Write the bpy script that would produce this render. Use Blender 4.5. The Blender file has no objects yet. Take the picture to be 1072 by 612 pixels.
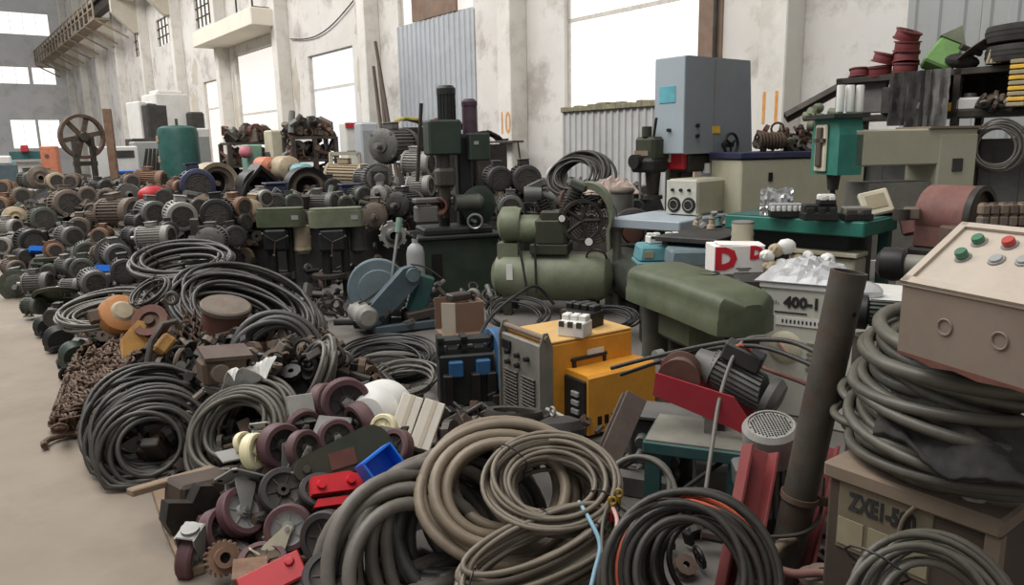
import bpy, bmesh, math, random
from mathutils import Vector, Matrix, Euler
rnd = random.Random(11)
sc = bpy.context.scene
COL = sc.collection
PI = math.pi

# ------------------------------------------------------------------ camera
F_PX, CX, CY = 780.0, 536.0, 306.0            # focal length in pixels of the 1072x612 frame
PITCH, ROLL, EYE = math.atan(155 / 780), math.radians(-1.15), 1.6
CAMR = Matrix.Rotation(PI / 2 - PITCH, 3, 'X') @ Matrix.Rotation(ROLL, 3, 'Z')
CAMP = Vector((0, 0, EYE))
cd = bpy.data.cameras.new('camera'); cam = bpy.data.objects.new('camera', cd); COL.objects.link(cam)
cd.sensor_width = 36.0; cd.lens = F_PX / 1072 * 36.0; cd.clip_end = 300
cam.matrix_world = Matrix.Translation(CAMP) @ CAMR.to_4x4()
sc.camera = cam

# ------------------------------------------------------------------ sky light, added skylight, exposure
wd = bpy.data.worlds.new('overcast_sky'); sc.world = wd; wd.use_nodes = True
bg = wd.node_tree.nodes['Background']
bg.inputs[0].default_value = (0.95, 0.97, 1.0, 1); bg.inputs[1].default_value = 0.42
def area(name, loc, target, size, size_y, power, color):
    ld = bpy.data.lights.new(name, 'AREA'); ld.shape = 'RECTANGLE'; ld.size = size; ld.size_y = size_y
    ld.energy = power; ld.color = color
    lo = bpy.data.objects.new(name, ld); COL.objects.link(lo); lo.location = loc
    lo.rotation_euler = (Vector(target) - Vector(loc)).to_track_quat('-Z', 'Y').to_euler()
    return lo
sky = area('added_skylight', (-15.5, 18.0, 12.5), (-15.5, 18.0, 0), 50, 7, 7600, (1.0, 0.985, 0.965))
sky.rotation_euler = (math.radians(16), 0, math.atan2(-0.7920, 0.6105))      # unseen strip over the aisle, added for light from above
sc.view_settings.view_transform = 'Standard'
sc.view_settings.look = 'None'
sc.view_settings.exposure = -0.12
sc.view_settings.gamma = 1.0
sc.view_settings.use_curve_mapping = False

# ------------------------------------------------------------------ helpers: places
def ray(px, py): return CAMR @ Vector(((px - CX) / F_PX, -(py - CY) / F_PX, -1))
def P(px, py, d): return CAMP + ray(px, py) * d          # point at camera depth d
def G(px, py, z=0.0):                                    # point at height z
    r = ray(px, py); return CAMP + r * ((z - EYE) / r.z)
def dep(p): return -(CAMR.transposed() @ (p - CAMP)).z
W = Vector((-0.6105, 0.7920, 0)); N = Vector((0.7920, 0.6105, 0))   # along the long wall / towards it
WALLD = 9.7
def SV(s, v, z=0.0): return W * s + N * v + Vector((0, 0, z))
YW = math.atan2(-W.y, -W.x)                              # yaw of a machine whose front faces the aisle
def facing(p, deg=0.0):                                  # yaw that turns local -Y to the camera, plus deg
    return math.atan2(-p.x, p.y) * 1.0 + math.radians(deg)
def surf(p):                                             # top of the heaps of motors
    v = p.dot(N); s = p.dot(W)
    h = min(max(0.0, (v - 0.62) * 0.5), 1.0)
    edge = 6.2 if v < 1.9 else (6.2 + (v - 1.9) * 2.1 if v < 2.8 else (8.1 if v < 6.5 else 7.3))
    return h * max(0.0, min(1.0, (s - edge) * 1.6))
def HEAP(px, py, lift=0.0):
    r = ray(px, py); d = 3.0
    while d < 40:
        q = CAMP + r * d
        if q.z <= surf(q) + lift: break
        d += 0.02
    return q

# ------------------------------------------------------------------ helpers: meshes
def frame_of(axis):
    a = Vector(axis).normalized()
    t = Vector((0, 0, 1)) if abs(a.z) < 0.9 else Vector((1, 0, 0))
    u = t.cross(a).normalized(); v = a.cross(u)
    return u, v, a
class MB:
    def __init__(s): s.v = []; s.f = []
    def add(s, vs, fs, M=None):
        o = len(s.v)
        s.v += [tuple(M @ Vector(p)) if M else tuple(p) for p in vs]
        s.f += [tuple(i + o for i in f) for f in fs]
        return s
    def box(s, c, d, rot=None, bev=0.0, taper=1.0):
        x, y, z = d[0] / 2, d[1] / 2, d[2] / 2
        b = min(bev, x * .9, y * .9, z * .9)
        M = Matrix.Translation(Vector(c))
        if rot is not None:
            M = M @ (Euler(rot).to_matrix().to_4x4() if not isinstance(rot, Matrix) else rot.to_4x4())
        if b <= 0:
            vs = [(i * x * (taper if k > 0 else 1), j * y * (taper if k > 0 else 1), k * z) for k in (-1, 1) for j in (-1, 1) for i in (-1, 1)]
            fs = [(0, 2, 3, 1), (4, 5, 7, 6), (0, 1, 5, 4), (2, 6, 7, 3), (0, 4, 6, 2), (1, 3, 7, 5)]
            return s.add(vs, fs, M)
        bm = bmesh.new(); pts = []
        for i in (-1, 1):
            for j in (-1, 1):
                for k in (-1, 1):
                    tp = taper if k > 0 else 1
                    pts += [(i * (x * tp - b), j * (y * tp - b), k * z), (i * x * tp, j * (y * tp - b), k * (z - b)), (i * (x * tp - b), j * y * tp, k * (z - b))]
        for p in pts: bm.verts.new(p)
        bmesh.ops.convex_hull(bm, input=bm.verts)
        bmesh.ops.dissolve_limit(bm, angle_limit=0.01, verts=bm.verts, edges=bm.edges)
        bm.verts.index_update()
        s.add([v.co[:] for v in bm.verts], [[v.index for v in f.verts] for f in bm.faces], M); bm.free()
        return s
    def lathe(s, prof, o=(0, 0, 0), axis=(0, 0, 1), n=20):      # profile (radius, height) pairs
        u, v, a = frame_of(axis); o = Vector(o); vs = []; fs = []; rings = []
        for r, h in prof:
            if r < 1e-6:
                rings.append([len(vs)]); vs.append(o + a * h)
            else:
                rings.append(list(range(len(vs), len(vs) + n)))
                vs += [o + a * h + (u * math.cos(2 * PI * i / n) + v * math.sin(2 * PI * i / n)) * r for i in range(n)]
        for A, B in zip(rings, rings[1:]):
            if len(A) == 1 and len(B) == 1: continue
            for i in range(n):
                j = (i + 1) % n
                if len(A) == 1: fs.append((A[0], B[j], B[i]))
                elif len(B) == 1: fs.append((A[i], A[j], B[0]))
                else: fs.append((A[i], A[j], B[j], B[i]))
        return s.add(vs, fs)
    def cyl(s, p0, p1, r0, r1=None, n=16, cap=True):
        p0 = Vector(p0); p1 = Vector(p1); L = (p1 - p0).length; r1 = r0 if r1 is None else r1
        pr = [(r0, 0), (r1, L)]
        if cap: pr = [(0, 0)] + pr + [(0, L)]
        return s.lathe(pr, p0, p1 - p0, n)
    def tor(s, c, axis, R, r, n=24, m=8, a0=0, a1=2 * PI):
        full = abs(a1 - a0 - 2 * PI) < 1e-6
        u, v, a = frame_of(axis); c = Vector(c); k = n if full else n + 1
        pts = [c + (u * math.cos(a0 + (a1 - a0) * i / n) + v * math.sin(a0 + (a1 - a0) * i / n)) * R for i in range(k)]
        return s.tube(pts, r, m, full)
    def tube(s, pts, r, n=8, closed=False):
        pts = [Vector(p) for p in pts]; m = len(pts); vs = []; fs = []
        if m < 2: return s
        T = []
        for i in range(m):
            a = pts[(i - 1) % m] if (closed or i > 0) else pts[i]
            b = pts[(i + 1) % m] if (closed or i < m - 1) else pts[i]
            t = b - a
            T.append(t.normalized() if t.length > 1e-9 else Vector((0, 0, 1)))
        u, _, _ = frame_of(T[0])
        for i in range(m):
            t = T[i]; u = (u - t * u.dot(t))
            if u.length < 1e-6: u, _, _ = frame_of(t)
            u.normalize(); w = t.cross(u)
            rr = r[i] if isinstance(r, (list, tuple)) else r
            vs += [pts[i] + (u * math.cos(2 * PI * k / n) + w * math.sin(2 * PI * k / n)) * rr for k in range(n)]
        for i in range(m if closed else m - 1):
            j = (i + 1) % m
            for k in range(n):
                l = (k + 1) % n
                fs.append((i * n + k, i * n + l, j * n + l, j * n + k))
        if not closed:
            fs.append(tuple(range(n))[::-1]); fs.append(tuple((m - 1) * n + k for k in range(n)))
        return s.add(vs, fs)
    def prism(s, poly, o, u, v, w):              # polygon in u,v pushed along w
        o = Vector(o); u = Vector(u); v = Vector(v); w = Vector(w); n = len(poly)
        vs = [o + u * a + v * b for a, b in poly]; vs += [p + w for p in vs]
        fs = [tuple(range(n))[::-1], tuple(range(n, 2 * n))] + [(i, (i + 1) % n, n + (i + 1) % n, n + i) for i in range(n)]
        return s.add(vs, fs)
    def ell(s, c, r, n=16, m=10, rot=None):
        M = Matrix.Translation(Vector(c))
        if rot is not None: M = M @ Euler(rot).to_matrix().to_4x4()
        M = M @ Matrix.Diagonal((r[0], r[1], r[2], 1))
        t = MB(); t.lathe([(math.sin(PI * i / m), -math.cos(PI * i / m)) for i in range(m + 1)], n=n)
        return s.add(t.v, t.f, M)
    def sheet(s, nx, ny, fn, th=0.004):          # a crumpled sheet with a thickness, fn(u,v) -> point
        vs = [Vector(fn(i / nx, j / ny)) for j in range(ny + 1) for i in range(nx + 1)]
        k = len(vs); vs += [p - Vector((0, 0, th)) for p in vs]; fs = []
        for j in range(ny):
            for i in range(nx):
                a = j * (nx + 1) + i; q = (a, a + 1, a + nx + 2, a + nx + 1)
                fs.append(q); fs.append(tuple(x + k for x in q[::-1]))
        rim = [i for i in range(nx + 1)] + [j * (nx + 1) + nx for j in range(1, ny + 1)] + [ny * (nx + 1) + i for i in range(nx - 1, -1, -1)] + [j * (nx + 1) for j in range(ny - 1, 0, -1)]
        for a, b in zip(rim, rim[1:] + rim[:1]): fs.append((b, a, a + k, b + k))
        return s.add(vs, fs)
    def build(s, name, mat, parent=None, smooth=True, ang=0.6):
        me = bpy.data.meshes.new(name); me.from_pydata([tuple(p) for p in s.v], [], s.f); me.validate()
        bm = bmesh.new(); bm.from_mesh(me); bmesh.ops.recalc_face_normals(bm, faces=bm.faces); bm.to_mesh(me); bm.free()
        if smooth:
            me.shade_smooth(); me.set_sharp_from_angle(angle=ang)
        me.materials.append(mat if not isinstance(mat, str) else MAT[mat])
        o = bpy.data.objects.new(name, me); COL.objects.link(o)
        if parent is not None: o.parent = parent
        return o
def tag(o, label, cat, group=None):
    o['label'] = label; o['category'] = cat
    if group: o['group'] = group
    return o
def thing(name, label, cat, loc=(0, 0, 0), rot=0.0, group=None, scale=1.0):
    o = bpy.data.objects.new(name, None); COL.objects.link(o); o.empty_display_size = 0.1
    R = Matrix.Rotation(rot, 4, 'Z') if isinstance(rot, (int, float)) else (rot.to_4x4() if isinstance(rot, Matrix) else Euler(rot).to_matrix().to_4x4())
    if isinstance(scale, (int, float)): scale = (scale,) * 3
    o.matrix_world = Matrix.Translation(Vector(loc)) @ R @ Matrix.Diagonal((*scale, 1))
    return tag(o, label, cat, group)
def struct(o): o['kind'] = 'structure'; return o
def dup(root, M, label=None, group=None, mats=None):
    r = root.copy(); COL.objects.link(r); r.matrix_world = M
    if label: r['label'] = label
    if group: r['group'] = group
    def rec(src, dst):
        for ch in [c for c in src.children]:
            c = ch.copy(); COL.objects.link(c); c.parent = dst
            if mats and c.type == 'MESH':
                key = ch.data.materials[0].name if ch.material_slots[0].link == 'DATA' else ch.material_slots[0].material.name
                if key in mats:
                    c.material_slots[0].link = 'OBJECT'; c.material_slots[0].material = MAT[mats[key]]
            rec(ch, c)
    rec(root, r)
    return r
def rotm(yaw=0, pitch=0, roll=0):                        # yaw about Z, then pitch about X, then roll about Y (degrees)
    return Matrix.Rotation(math.radians(yaw), 3, 'Z') @ Matrix.Rotation(math.radians(pitch), 3, 'X') @ Matrix.Rotation(math.radians(roll), 3, 'Y')
def basis(z, x=None):                                    # rotation whose local Z is z and whose X leans to x
    z = Vector(z).normalized(); x = Vector(x) if x is not None else frame_of(z)[0]
    x = (x - z * x.dot(z)).normalized(); y = z.cross(x)
    return Matrix((x, y, z)).transposed()
def text(body, size, depth, parent, mat, M, name='lettering', bold=0.0, align='CENTER', sx=1.0):
    cu = bpy.data.curves.new(name, 'FONT'); cu.body = body; cu.size = size; cu.extrude = depth; cu.offset = bold
    cu.align_x = align; cu.align_y = 'CENTER'; cu.resolution_u = 2
    t = bpy.data.objects.new(name, cu); COL.objects.link(t)
    dg = bpy.context.evaluated_depsgraph_get(); dg.update()
    me = bpy.data.meshes.new_from_object(t.evaluated_get(dg)); bpy.data.objects.remove(t); bpy.data.curves.remove(cu)
    me.materials.clear(); me.materials.append(MAT[mat])
    o = bpy.data.objects.new(name, me); COL.objects.link(o)
    if parent is not None: o.parent = parent
    o.matrix_local = M @ Matrix.Diagonal((sx, 1, 1, 1))
    return o
FRONT = Matrix.Rotation(PI / 2, 4, 'X')                  # writing that stands on a local -Y face

# ------------------------------------------------------------------ materials
MAT = {}
def lin(c): return tuple((x / 255 / 12.92) if x / 255 <= 0.04045 else ((x / 255 + 0.055) / 1.055) ** 2.4 for x in c)
def mk(name, rgb, rough=0.6, metal=0.0, var=0.22, dust=0.25, scale=7.0, dcol=(126, 118, 106), bump=0.0, rust=0.0, rcol=(92, 56, 38), spec=0.4, alpha=1.0):
    m = bpy.data.materials.new(name); m.use_nodes = True; MAT[name] = m
    nt = m.node_tree; nd = nt.nodes; ln = nt.links; b = nd['Principled BSDF']
    b.inputs['Roughness'].default_value = rough; b.inputs['Metallic'].default_value = metal
    b.inputs['Specular IOR Level'].default_value = spec
    c = lin(rgb); tc = nd.new('ShaderNodeTexCoord')
    oi = nd.new('ShaderNodeObjectInfo'); off = nd.new('ShaderNodeVectorMath'); off.operation = 'MULTIPLY_ADD'
    cb = nd.new('ShaderNodeCombineXYZ')
    for k in range(3): ln.new(oi.outputs['Random'], cb.inputs[k])
    ln.new(cb.outputs[0], off.inputs[0]); off.inputs[1].default_value = (17, 31, 23); ln.new(tc.outputs['Object'], off.inputs[2])
    n1 = nd.new('ShaderNodeTexNoise'); n1.inputs['Scale'].default_value = scale; n1.inputs['Detail'].default_value = 5; n1.inputs['Roughness'].default_value = 0.65
    ln.new(off.outputs[0], n1.inputs['Vector'])
    r1 = nd.new('ShaderNodeValToRGB'); r1.color_ramp.elements[0].position = 0.3; r1.color_ramp.elements[1].position = 0.72
    r1.color_ramp.elements[0].color = (*[x * (1 - var) for x in c], 1); r1.color_ramp.elements[1].color = (*[min(1, x * (1 + var)) for x in c], 1)
    ln.new(n1.outputs[0], r1.inputs[0]); out = r1.outputs[0]
    def layer(out, colr, amt, sc_, lo, hi):
        n = nd.new('ShaderNodeTexNoise'); n.inputs['Scale'].default_value = sc_; n.inputs['Detail'].default_value = 6; n.inputs['Roughness'].default_value = 0.7
        ln.new(off.outputs[0], n.inputs['Vector'])
        mr = nd.new('ShaderNodeMapRange'); mr.inputs[1].default_value = lo; mr.inputs[2].default_value = hi; mr.inputs[4].default_value = amt
        ln.new(n.outputs[0], mr.inputs[0])
        mx = nd.new('ShaderNodeMix'); mx.data_type = 'RGBA'
        ln.new(mr.outputs[0], mx.inputs[0]); ln.new(out, mx.inputs[6]); mx.inputs[7].default_value = (*lin(colr), 1)
        return mx.outputs[2]
    if dust > 0: out = layer(out, dcol, dust, scale * 0.6, 0.35, 0.75)
    if rust > 0: out = layer(out, rcol, rust, scale * 1.7, 0.5, 0.64)
    ln.new(out, b.inputs['Base Color'])
    if bump > 0:
        bp = nd.new('ShaderNodeBump'); bp.inputs['Strength'].default_value = bump; bp.inputs['Distance'].default_value = 0.01
        n2 = nd.new('ShaderNodeTexNoise'); n2.inputs['Scale'].default_value = scale * 6; n2.inputs['Detail'].default_value = 4
        ln.new(off.outputs[0], n2.inputs['Vector']); ln.new(n2.outputs[0], bp.inputs['Height']); ln.new(bp.outputs[0], b.inputs['Normal'])
    if alpha < 1: b.inputs['Alpha'].default_value = alpha
    return m
def glow(name, rgb, strength):
    m = bpy.data.materials.new(name); m.use_nodes = True; MAT[name] = m
    b = m.node_tree.nodes['Principled BSDF']; b.inputs['Base Color'].default_value = (0.15, 0.15, 0.15, 1)
    b.inputs['Emission Color'].default_value = (*lin(rgb), 1); b.inputs['Emission Strength'].default_value = strength
    b.inputs['Roughness'].default_value = 0.4
    return m
glow('pane', (255, 254, 250), 1.3); glow('pane_dim', (250, 243, 234), 1.05); glow('pane_cold', (244, 246, 250), 1.05)
mk('window_bar', (206, 200, 190), 0.7, 0.0, dust=0.3, dcol=(170, 160, 145))
mk('walkway', (150, 134, 116), 0.8, 0.0, dust=0.4, dcol=(170, 158, 140), rust=0.3)
mk('plaster', (218, 214, 208), 0.9, var=0.07, dust=0.4, scale=0.55, dcol=(176, 167, 153), rust=0.5, rcol=(128, 116, 104))
mk('plaster_grey', (226, 225, 224), 0.9, var=0.1, dust=0.3, scale=0.4, dcol=(190, 187, 182), rust=0.25, rcol=(126, 120, 112))
mk('pillar', (222, 218, 210), 0.9, var=0.08, dust=0.35, scale=0.8, dcol=(184, 176, 158), rust=0.28, rcol=(140, 130, 114))
mk('brick_dark', (120, 96, 80), 0.95, var=0.3, dust=0.5, scale=2.5, dcol=(150, 140, 128))
mk('concrete_beam', (196, 188, 172), 0.9, var=0.12, dust=0.35, scale=1.2, dcol=(150, 138, 120))
mk('balcony', (226, 218, 202), 0.9, var=0.06, dust=0.25, scale=0.9, dcol=(188, 176, 156))
mk('sheet', (170, 174, 178), 0.55, 0.1, var=0.08, dust=0.35, scale=1.2, dcol=(186, 184, 180), rust=0.1)
mk('sheet_shade', (158, 160, 158), 0.6, 0.1, var=0.08, dust=0.4, scale=1.0, dcol=(140, 138, 132), rust=0.15, rcol=(120, 112, 98))
mk('sheet_dirty', (186, 186, 184), 0.6, 0.1, var=0.1, dust=0.4, scale=1.0, dcol=(168, 164, 156), rust=0.2, rcol=(140, 128, 108))
mk('moss_edge', (132, 126, 102), 0.9, var=0.4, dust=0.4, scale=6)
mk('orange_paint', (214, 140, 42), 0.8, var=0.2, dust=0.3, scale=18, dcol=(216, 196, 160))
mk('iron', (62, 58, 54), 0.55, 0.35, dust=0.35, rust=0.25)
mk('dark_iron', (42, 40, 38), 0.55, 0.35, dust=0.3, rust=0.15)
mk('black_iron', (27, 27, 27), 0.5, 0.2, dust=0.28, dcol=(84, 80, 74))
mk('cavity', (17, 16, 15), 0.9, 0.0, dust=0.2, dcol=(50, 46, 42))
mk('rust_brown', (84, 66, 54), 0.8, 0.1, dust=0.35, rust=0.4, rcol=(70, 44, 30))
mk('rust_chain', (96, 76, 62), 0.75, 0.3, dust=0.3, rust=0.5, rcol=(78, 46, 30), scale=20)
mk('rust_red', (98, 56, 46), 0.7, 0.1, dust=0.35, rust=0.3)
mk('steel', (160, 160, 158), 0.4, 0.7, dust=0.3, rust=0.15)
mk('zinc', (150, 150, 146), 0.5, 0.35, dust=0.4, dcol=(116, 110, 102))
mk('motor_grey', (92, 92, 90), 0.55, 0.15, dust=0.5, dcol=(128, 122, 112), rust=0.15)
mk('motor_dark', (50, 50, 50), 0.55, 0.15, dust=0.45, dcol=(96, 90, 82), rust=0.12)
mk('motor_light', (146, 144, 138), 0.6, 0.1, dust=0.4, dcol=(120, 114, 104), rust=0.15)
mk('motor_green', (62, 70, 62), 0.55, 0.1, dust=0.5, dcol=(110, 106, 94), rust=0.15)
mk('motor_blue', (42, 46, 76), 0.5, 0.1, dust=0.3, dcol=(96, 92, 94))
mk('motor_brown', (98, 86, 76), 0.65, 0.1, dust=0.5, dcol=(136, 126, 114), rust=0.25)
mk('motor_tan', (170, 154, 128), 0.65, 0.05, dust=0.4, dcol=(136, 124, 106), rust=0.2)
mk('motor_rust', (126, 96, 76), 0.75, 0.1, dust=0.4, rust=0.4)
mk('motor_black', (26, 26, 26), 0.5, 0.1, dust=0.3, dcol=(78, 74, 70))
mk('grille_dark', (66, 62, 58), 0.75, 0.1, dust=0.4, dcol=(92, 86, 78))
mk('olive', (74, 84, 60), 0.5, 0.05, dust=0.35, dcol=(116, 112, 96), rust=0.12)
mk('olive_pale', (104, 112, 88), 0.55, 0.05, dust=0.5, dcol=(140, 136, 120), rust=0.1)
mk('olive_dark', (52, 56, 42), 0.55, 0.05, dust=0.3, dcol=(82, 80, 68), rust=0.15)
mk('machine_green', (44, 56, 46), 0.5, 0.05, dust=0.3, dcol=(80, 82, 74))
mk('machine_dark', (30, 33, 32), 0.5, 0.1, dust=0.3, dcol=(70, 70, 66))
mk('teal', (34, 112, 96), 0.55, 0.0, dust=0.3, dcol=(92, 112, 102), rust=0.08)
mk('teal_dark', (34, 80, 78), 0.6, 0.0, dust=0.4, dcol=(92, 98, 92), rust=0.12)
mk('turquoise', (86, 138, 144), 0.5, 0.0, dust=0.3, dcol=(120, 140, 140))
mk('tank_green', (28, 78, 70), 0.5, 0.0, dust=0.3, dcol=(84, 106, 98))
mk('press_cream', (172, 168, 146), 0.6, 0.0, var=0.08, dust=0.4, scale=2.5, dcol=(132, 126, 108), rust=0.06)
mk('cream', (196, 188, 164), 0.6, 0.0, var=0.1, dust=0.35, dcol=(140, 130, 110))
mk('grey_paint', (132, 138, 142), 0.5, 0.0, var=0.06, dust=0.25, scale=2.5, dcol=(126, 124, 120))
mk('grey_front', (156, 166, 172), 0.5, 0.0, var=0.05, dust=0.25, scale=2.5, dcol=(170, 176, 180))
mk('panel_grey', (128, 126, 116), 0.6, 0.1, dust=0.4, dcol=(104, 96, 86))
mk('white_paint', (214, 212, 206), 0.55, 0.0, var=0.06, dust=0.3, dcol=(164, 156, 144), scale=4)
mk('welder_white', (196, 194, 182), 0.6, 0.0, var=0.08, dust=0.4, dcol=(140, 132, 116), scale=5)
mk('yellow', (218, 150, 48), 0.5, 0.0, var=0.1, dust=0.3, dcol=(160, 118, 60), rust=0.1)
mk('yellow_top', (206, 162, 92), 0.6, 0.0, var=0.12, dust=0.5, dcol=(160, 146, 118))
mk('hoist_yellow', (196, 146, 74), 0.6, 0.0, var=0.15, dust=0.4, dcol=(140, 112, 82), rust=0.3)
mk('hoist_orange', (176, 118, 66), 0.6, 0.0, var=0.15, dust=0.3, dcol=(150, 112, 76), rust=0.25)
mk('blue', (44, 92, 136), 0.5, 0.0, dust=0.3, dcol=(76, 96, 116))
mk('bright_blue', (24, 112, 216), 0.4, 0.0, var=0.08, dust=0.1)
mk('blue_grey', (66, 82, 90), 0.55, 0.0, dust=0.45, dcol=(104, 110, 110), rust=0.12)
mk('blue_guard', (96, 114, 120), 0.6, 0.0, dust=0.45, dcol=(120, 124, 120), rust=0.15)
mk('red', (176, 36, 44), 0.5, 0.0, var=0.12, dust=0.2, dcol=(130, 70, 66))
mk('winch_red', (164, 44, 56), 0.55, 0.0, var=0.12, dust=0.3, dcol=(132, 92, 86))
mk('red_plastic', (206, 30, 42), 0.4, 0.0, var=0.1, dust=0.12)
mk('faded_red', (116, 74, 68), 0.7, 0.0, dust=0.45, dcol=(136, 116, 106), rust=0.25)
mk('reel_red', (108, 42, 44), 0.6, 0.0, dust=0.25, dcol=(92, 66, 62))
mk('lime', (112, 156, 82), 0.6, 0.0, dust=0.6, dcol=(110, 122, 96))
mk('caster_maroon', (82, 50, 54), 0.6, 0.0, dust=0.4, dcol=(120, 104, 100))
mk('caster_cream', (226, 216, 176), 0.5, 0.0, var=0.08, dust=0.25, dcol=(170, 160, 130))
mk('caster_black', (40, 36, 36), 0.6, 0.0, dust=0.35, dcol=(92, 82, 76))
mk('rubber', (34, 34, 34), 0.7, 0.0, dust=0.35, dcol=(88, 84, 78))
mk('tyre', (48, 45, 42), 0.85, 0.0, dust=0.4, dcol=(92, 86, 78))
mk('cable_black', (48, 45, 41), 0.45, 0.0, var=0.2, dust=0.38, dcol=(98, 94, 86), scale=10)
mk('cable_grey', (94, 90, 83), 0.45, 0.0, var=0.2, dust=0.38, dcol=(128, 122, 112), scale=9)
mk('cable_dark', (34, 33, 33), 0.45, 0.0, var=0.2, dust=0.38, dcol=(80, 76, 70), scale=10)
mk('cable_brown', (104, 95, 82), 0.45, 0.0, var=0.2, dust=0.38, dcol=(142, 130, 110), scale=9)
mk('hose_brown', (122, 108, 90), 0.45, 0.0, var=0.2, dust=0.38, dcol=(144, 132, 116), scale=8)
mk('hose_grey', (94, 88, 80), 0.45, 0.0, var=0.2, dust=0.38, dcol=(132, 126, 118), scale=8)
mk('hose_dark', (62, 60, 57), 0.45, 0.0, var=0.2, dust=0.38, dcol=(98, 96, 92), scale=8)
mk('cable_olive', (78, 75, 66), 0.45, 0.0, var=0.2, dust=0.38, dcol=(122, 117, 106), scale=9)
mk('cable_orange', (196, 90, 62), 0.55, 0.0, dust=0.3, dcol=(140, 110, 92))
mk('cable_pale', (156, 150, 140), 0.6, 0.0, dust=0.3, dcol=(130, 124, 114))
mk('cable_blue', (120, 160, 178), 0.5, 0.0, dust=0.3, dcol=(150, 160, 160))
mk('cable_pink', (206, 160, 150), 0.5, 0.0, dust=0.3)
mk('bronze', (190, 156, 74), 0.4, 0.6, dust=0.2)
mk('cardboard', (124, 98, 82), 0.9, 0.0, var=0.12, dust=0.2, dcol=(150, 124, 100))
mk('cardboard_pale', (188, 176, 158), 0.9, 0.0, var=0.1, dust=0.3, dcol=(150, 136, 116))
mk('carton', (206, 198, 184), 0.85, 0.0, var=0.08, dust=0.3, dcol=(170, 158, 140), scale=5)
mk('carton_white', (228, 222, 216), 0.85, 0.0, var=0.05, dust=0.15)
mk('print_red', (190, 34, 48), 0.8, 0.0, var=0.05, dust=0.0)
mk('print_black', (34, 34, 34), 0.8, 0.0, var=0.05, dust=0.15)
mk('wood', (128, 108, 88), 0.85, 0.0, var=0.2, dust=0.35, dcol=(146, 132, 114), scale=4)
mk('old_brown', (70, 58, 50), 0.75, 0.0, var=0.2, dust=0.35, dcol=(112, 98, 84), scale=4)
mk('edge_tan', (126, 110, 94), 0.8, 0.0, var=0.15, dust=0.3, dcol=(110, 98, 84))
mk('plate_shaded', (116, 106, 86), 0.7, 0.0, var=0.15, dust=0.45, dcol=(84, 76, 62), scale=9)  # tan plate darkened to hold the shade on it, plus its dirt; plate_field likewise
mk('plate_field', (146, 136, 110), 0.7, 0.0, var=0.12, dust=0.4, dcol=(104, 94, 76), scale=9)
mk('plate_tan', (158, 146, 120), 0.7, 0.0, var=0.12, dust=0.45, dcol=(116, 104, 84), scale=9)
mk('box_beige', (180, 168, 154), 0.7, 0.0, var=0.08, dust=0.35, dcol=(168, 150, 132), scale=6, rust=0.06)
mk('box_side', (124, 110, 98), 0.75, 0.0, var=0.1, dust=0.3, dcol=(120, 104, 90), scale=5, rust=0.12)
mk('button_green', (58, 112, 84), 0.4, 0.0, dust=0.2); mk('button_red', (178, 62, 54), 0.4, 0.0, dust=0.2)
mk('beam_brown', (86, 72, 66), 0.7, 0.1, dust=0.35, rust=0.3)
mk('plastic_white', (218, 216, 210), 0.45, 0.0, var=0.05, dust=0.2)
mk('plastic_grey', (150, 152, 150), 0.5, 0.0, var=0.06, dust=0.3)
mk('film', (184, 184, 184), 0.25, 0.0, var=0.15, dust=0.2, dcol=(150, 146, 140), spec=0.8, alpha=0.85)
mk('foil', (206, 206, 204), 0.3, 0.4, var=0.2, dust=0.2)
mk('rag', (172, 154, 144), 0.95, 0.0, var=0.2, dust=0.3, scale=12)
mk('rag_dark', (36, 36, 37), 0.95, 0.0, var=0.3, dust=0.3, scale=8)
mk('yellow_cloth', (170, 158, 84), 0.9, 0.0, var=0.2, dust=0.3)
mk('maroon_cloth', (110, 44, 50), 0.8, 0.0, var=0.25, dust=0.3)
mk('purple', (62, 36, 56), 0.6, 0.0, dust=0.3)
mk('label_yellow', (222, 176, 60), 0.6, 0.0, dust=0.15)
mk('label_teal', (90, 164, 176), 0.6, 0.0, dust=0.2)
mk('pink', (186, 112, 122), 0.6, 0.0, dust=0.2)
mk('orange', (186, 112, 82), 0.6, 0.0, dust=0.2)
mk('mint', (110, 144, 126), 0.6, 0.0, dust=0.35, dcol=(130, 140, 126))
mk('rail_red', (134, 58, 58), 0.6, 0.0, var=0.15, dust=0.4, dcol=(124, 92, 86), rust=0.2)
mk('pipe_steel', (70, 66, 60), 0.55, 0.3, var=0.2, dust=0.35, rust=0.3, scale=8)
mk('wall_pipe', (150, 140, 126), 0.7, 0.2, dust=0.3, rust=0.2)
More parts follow.
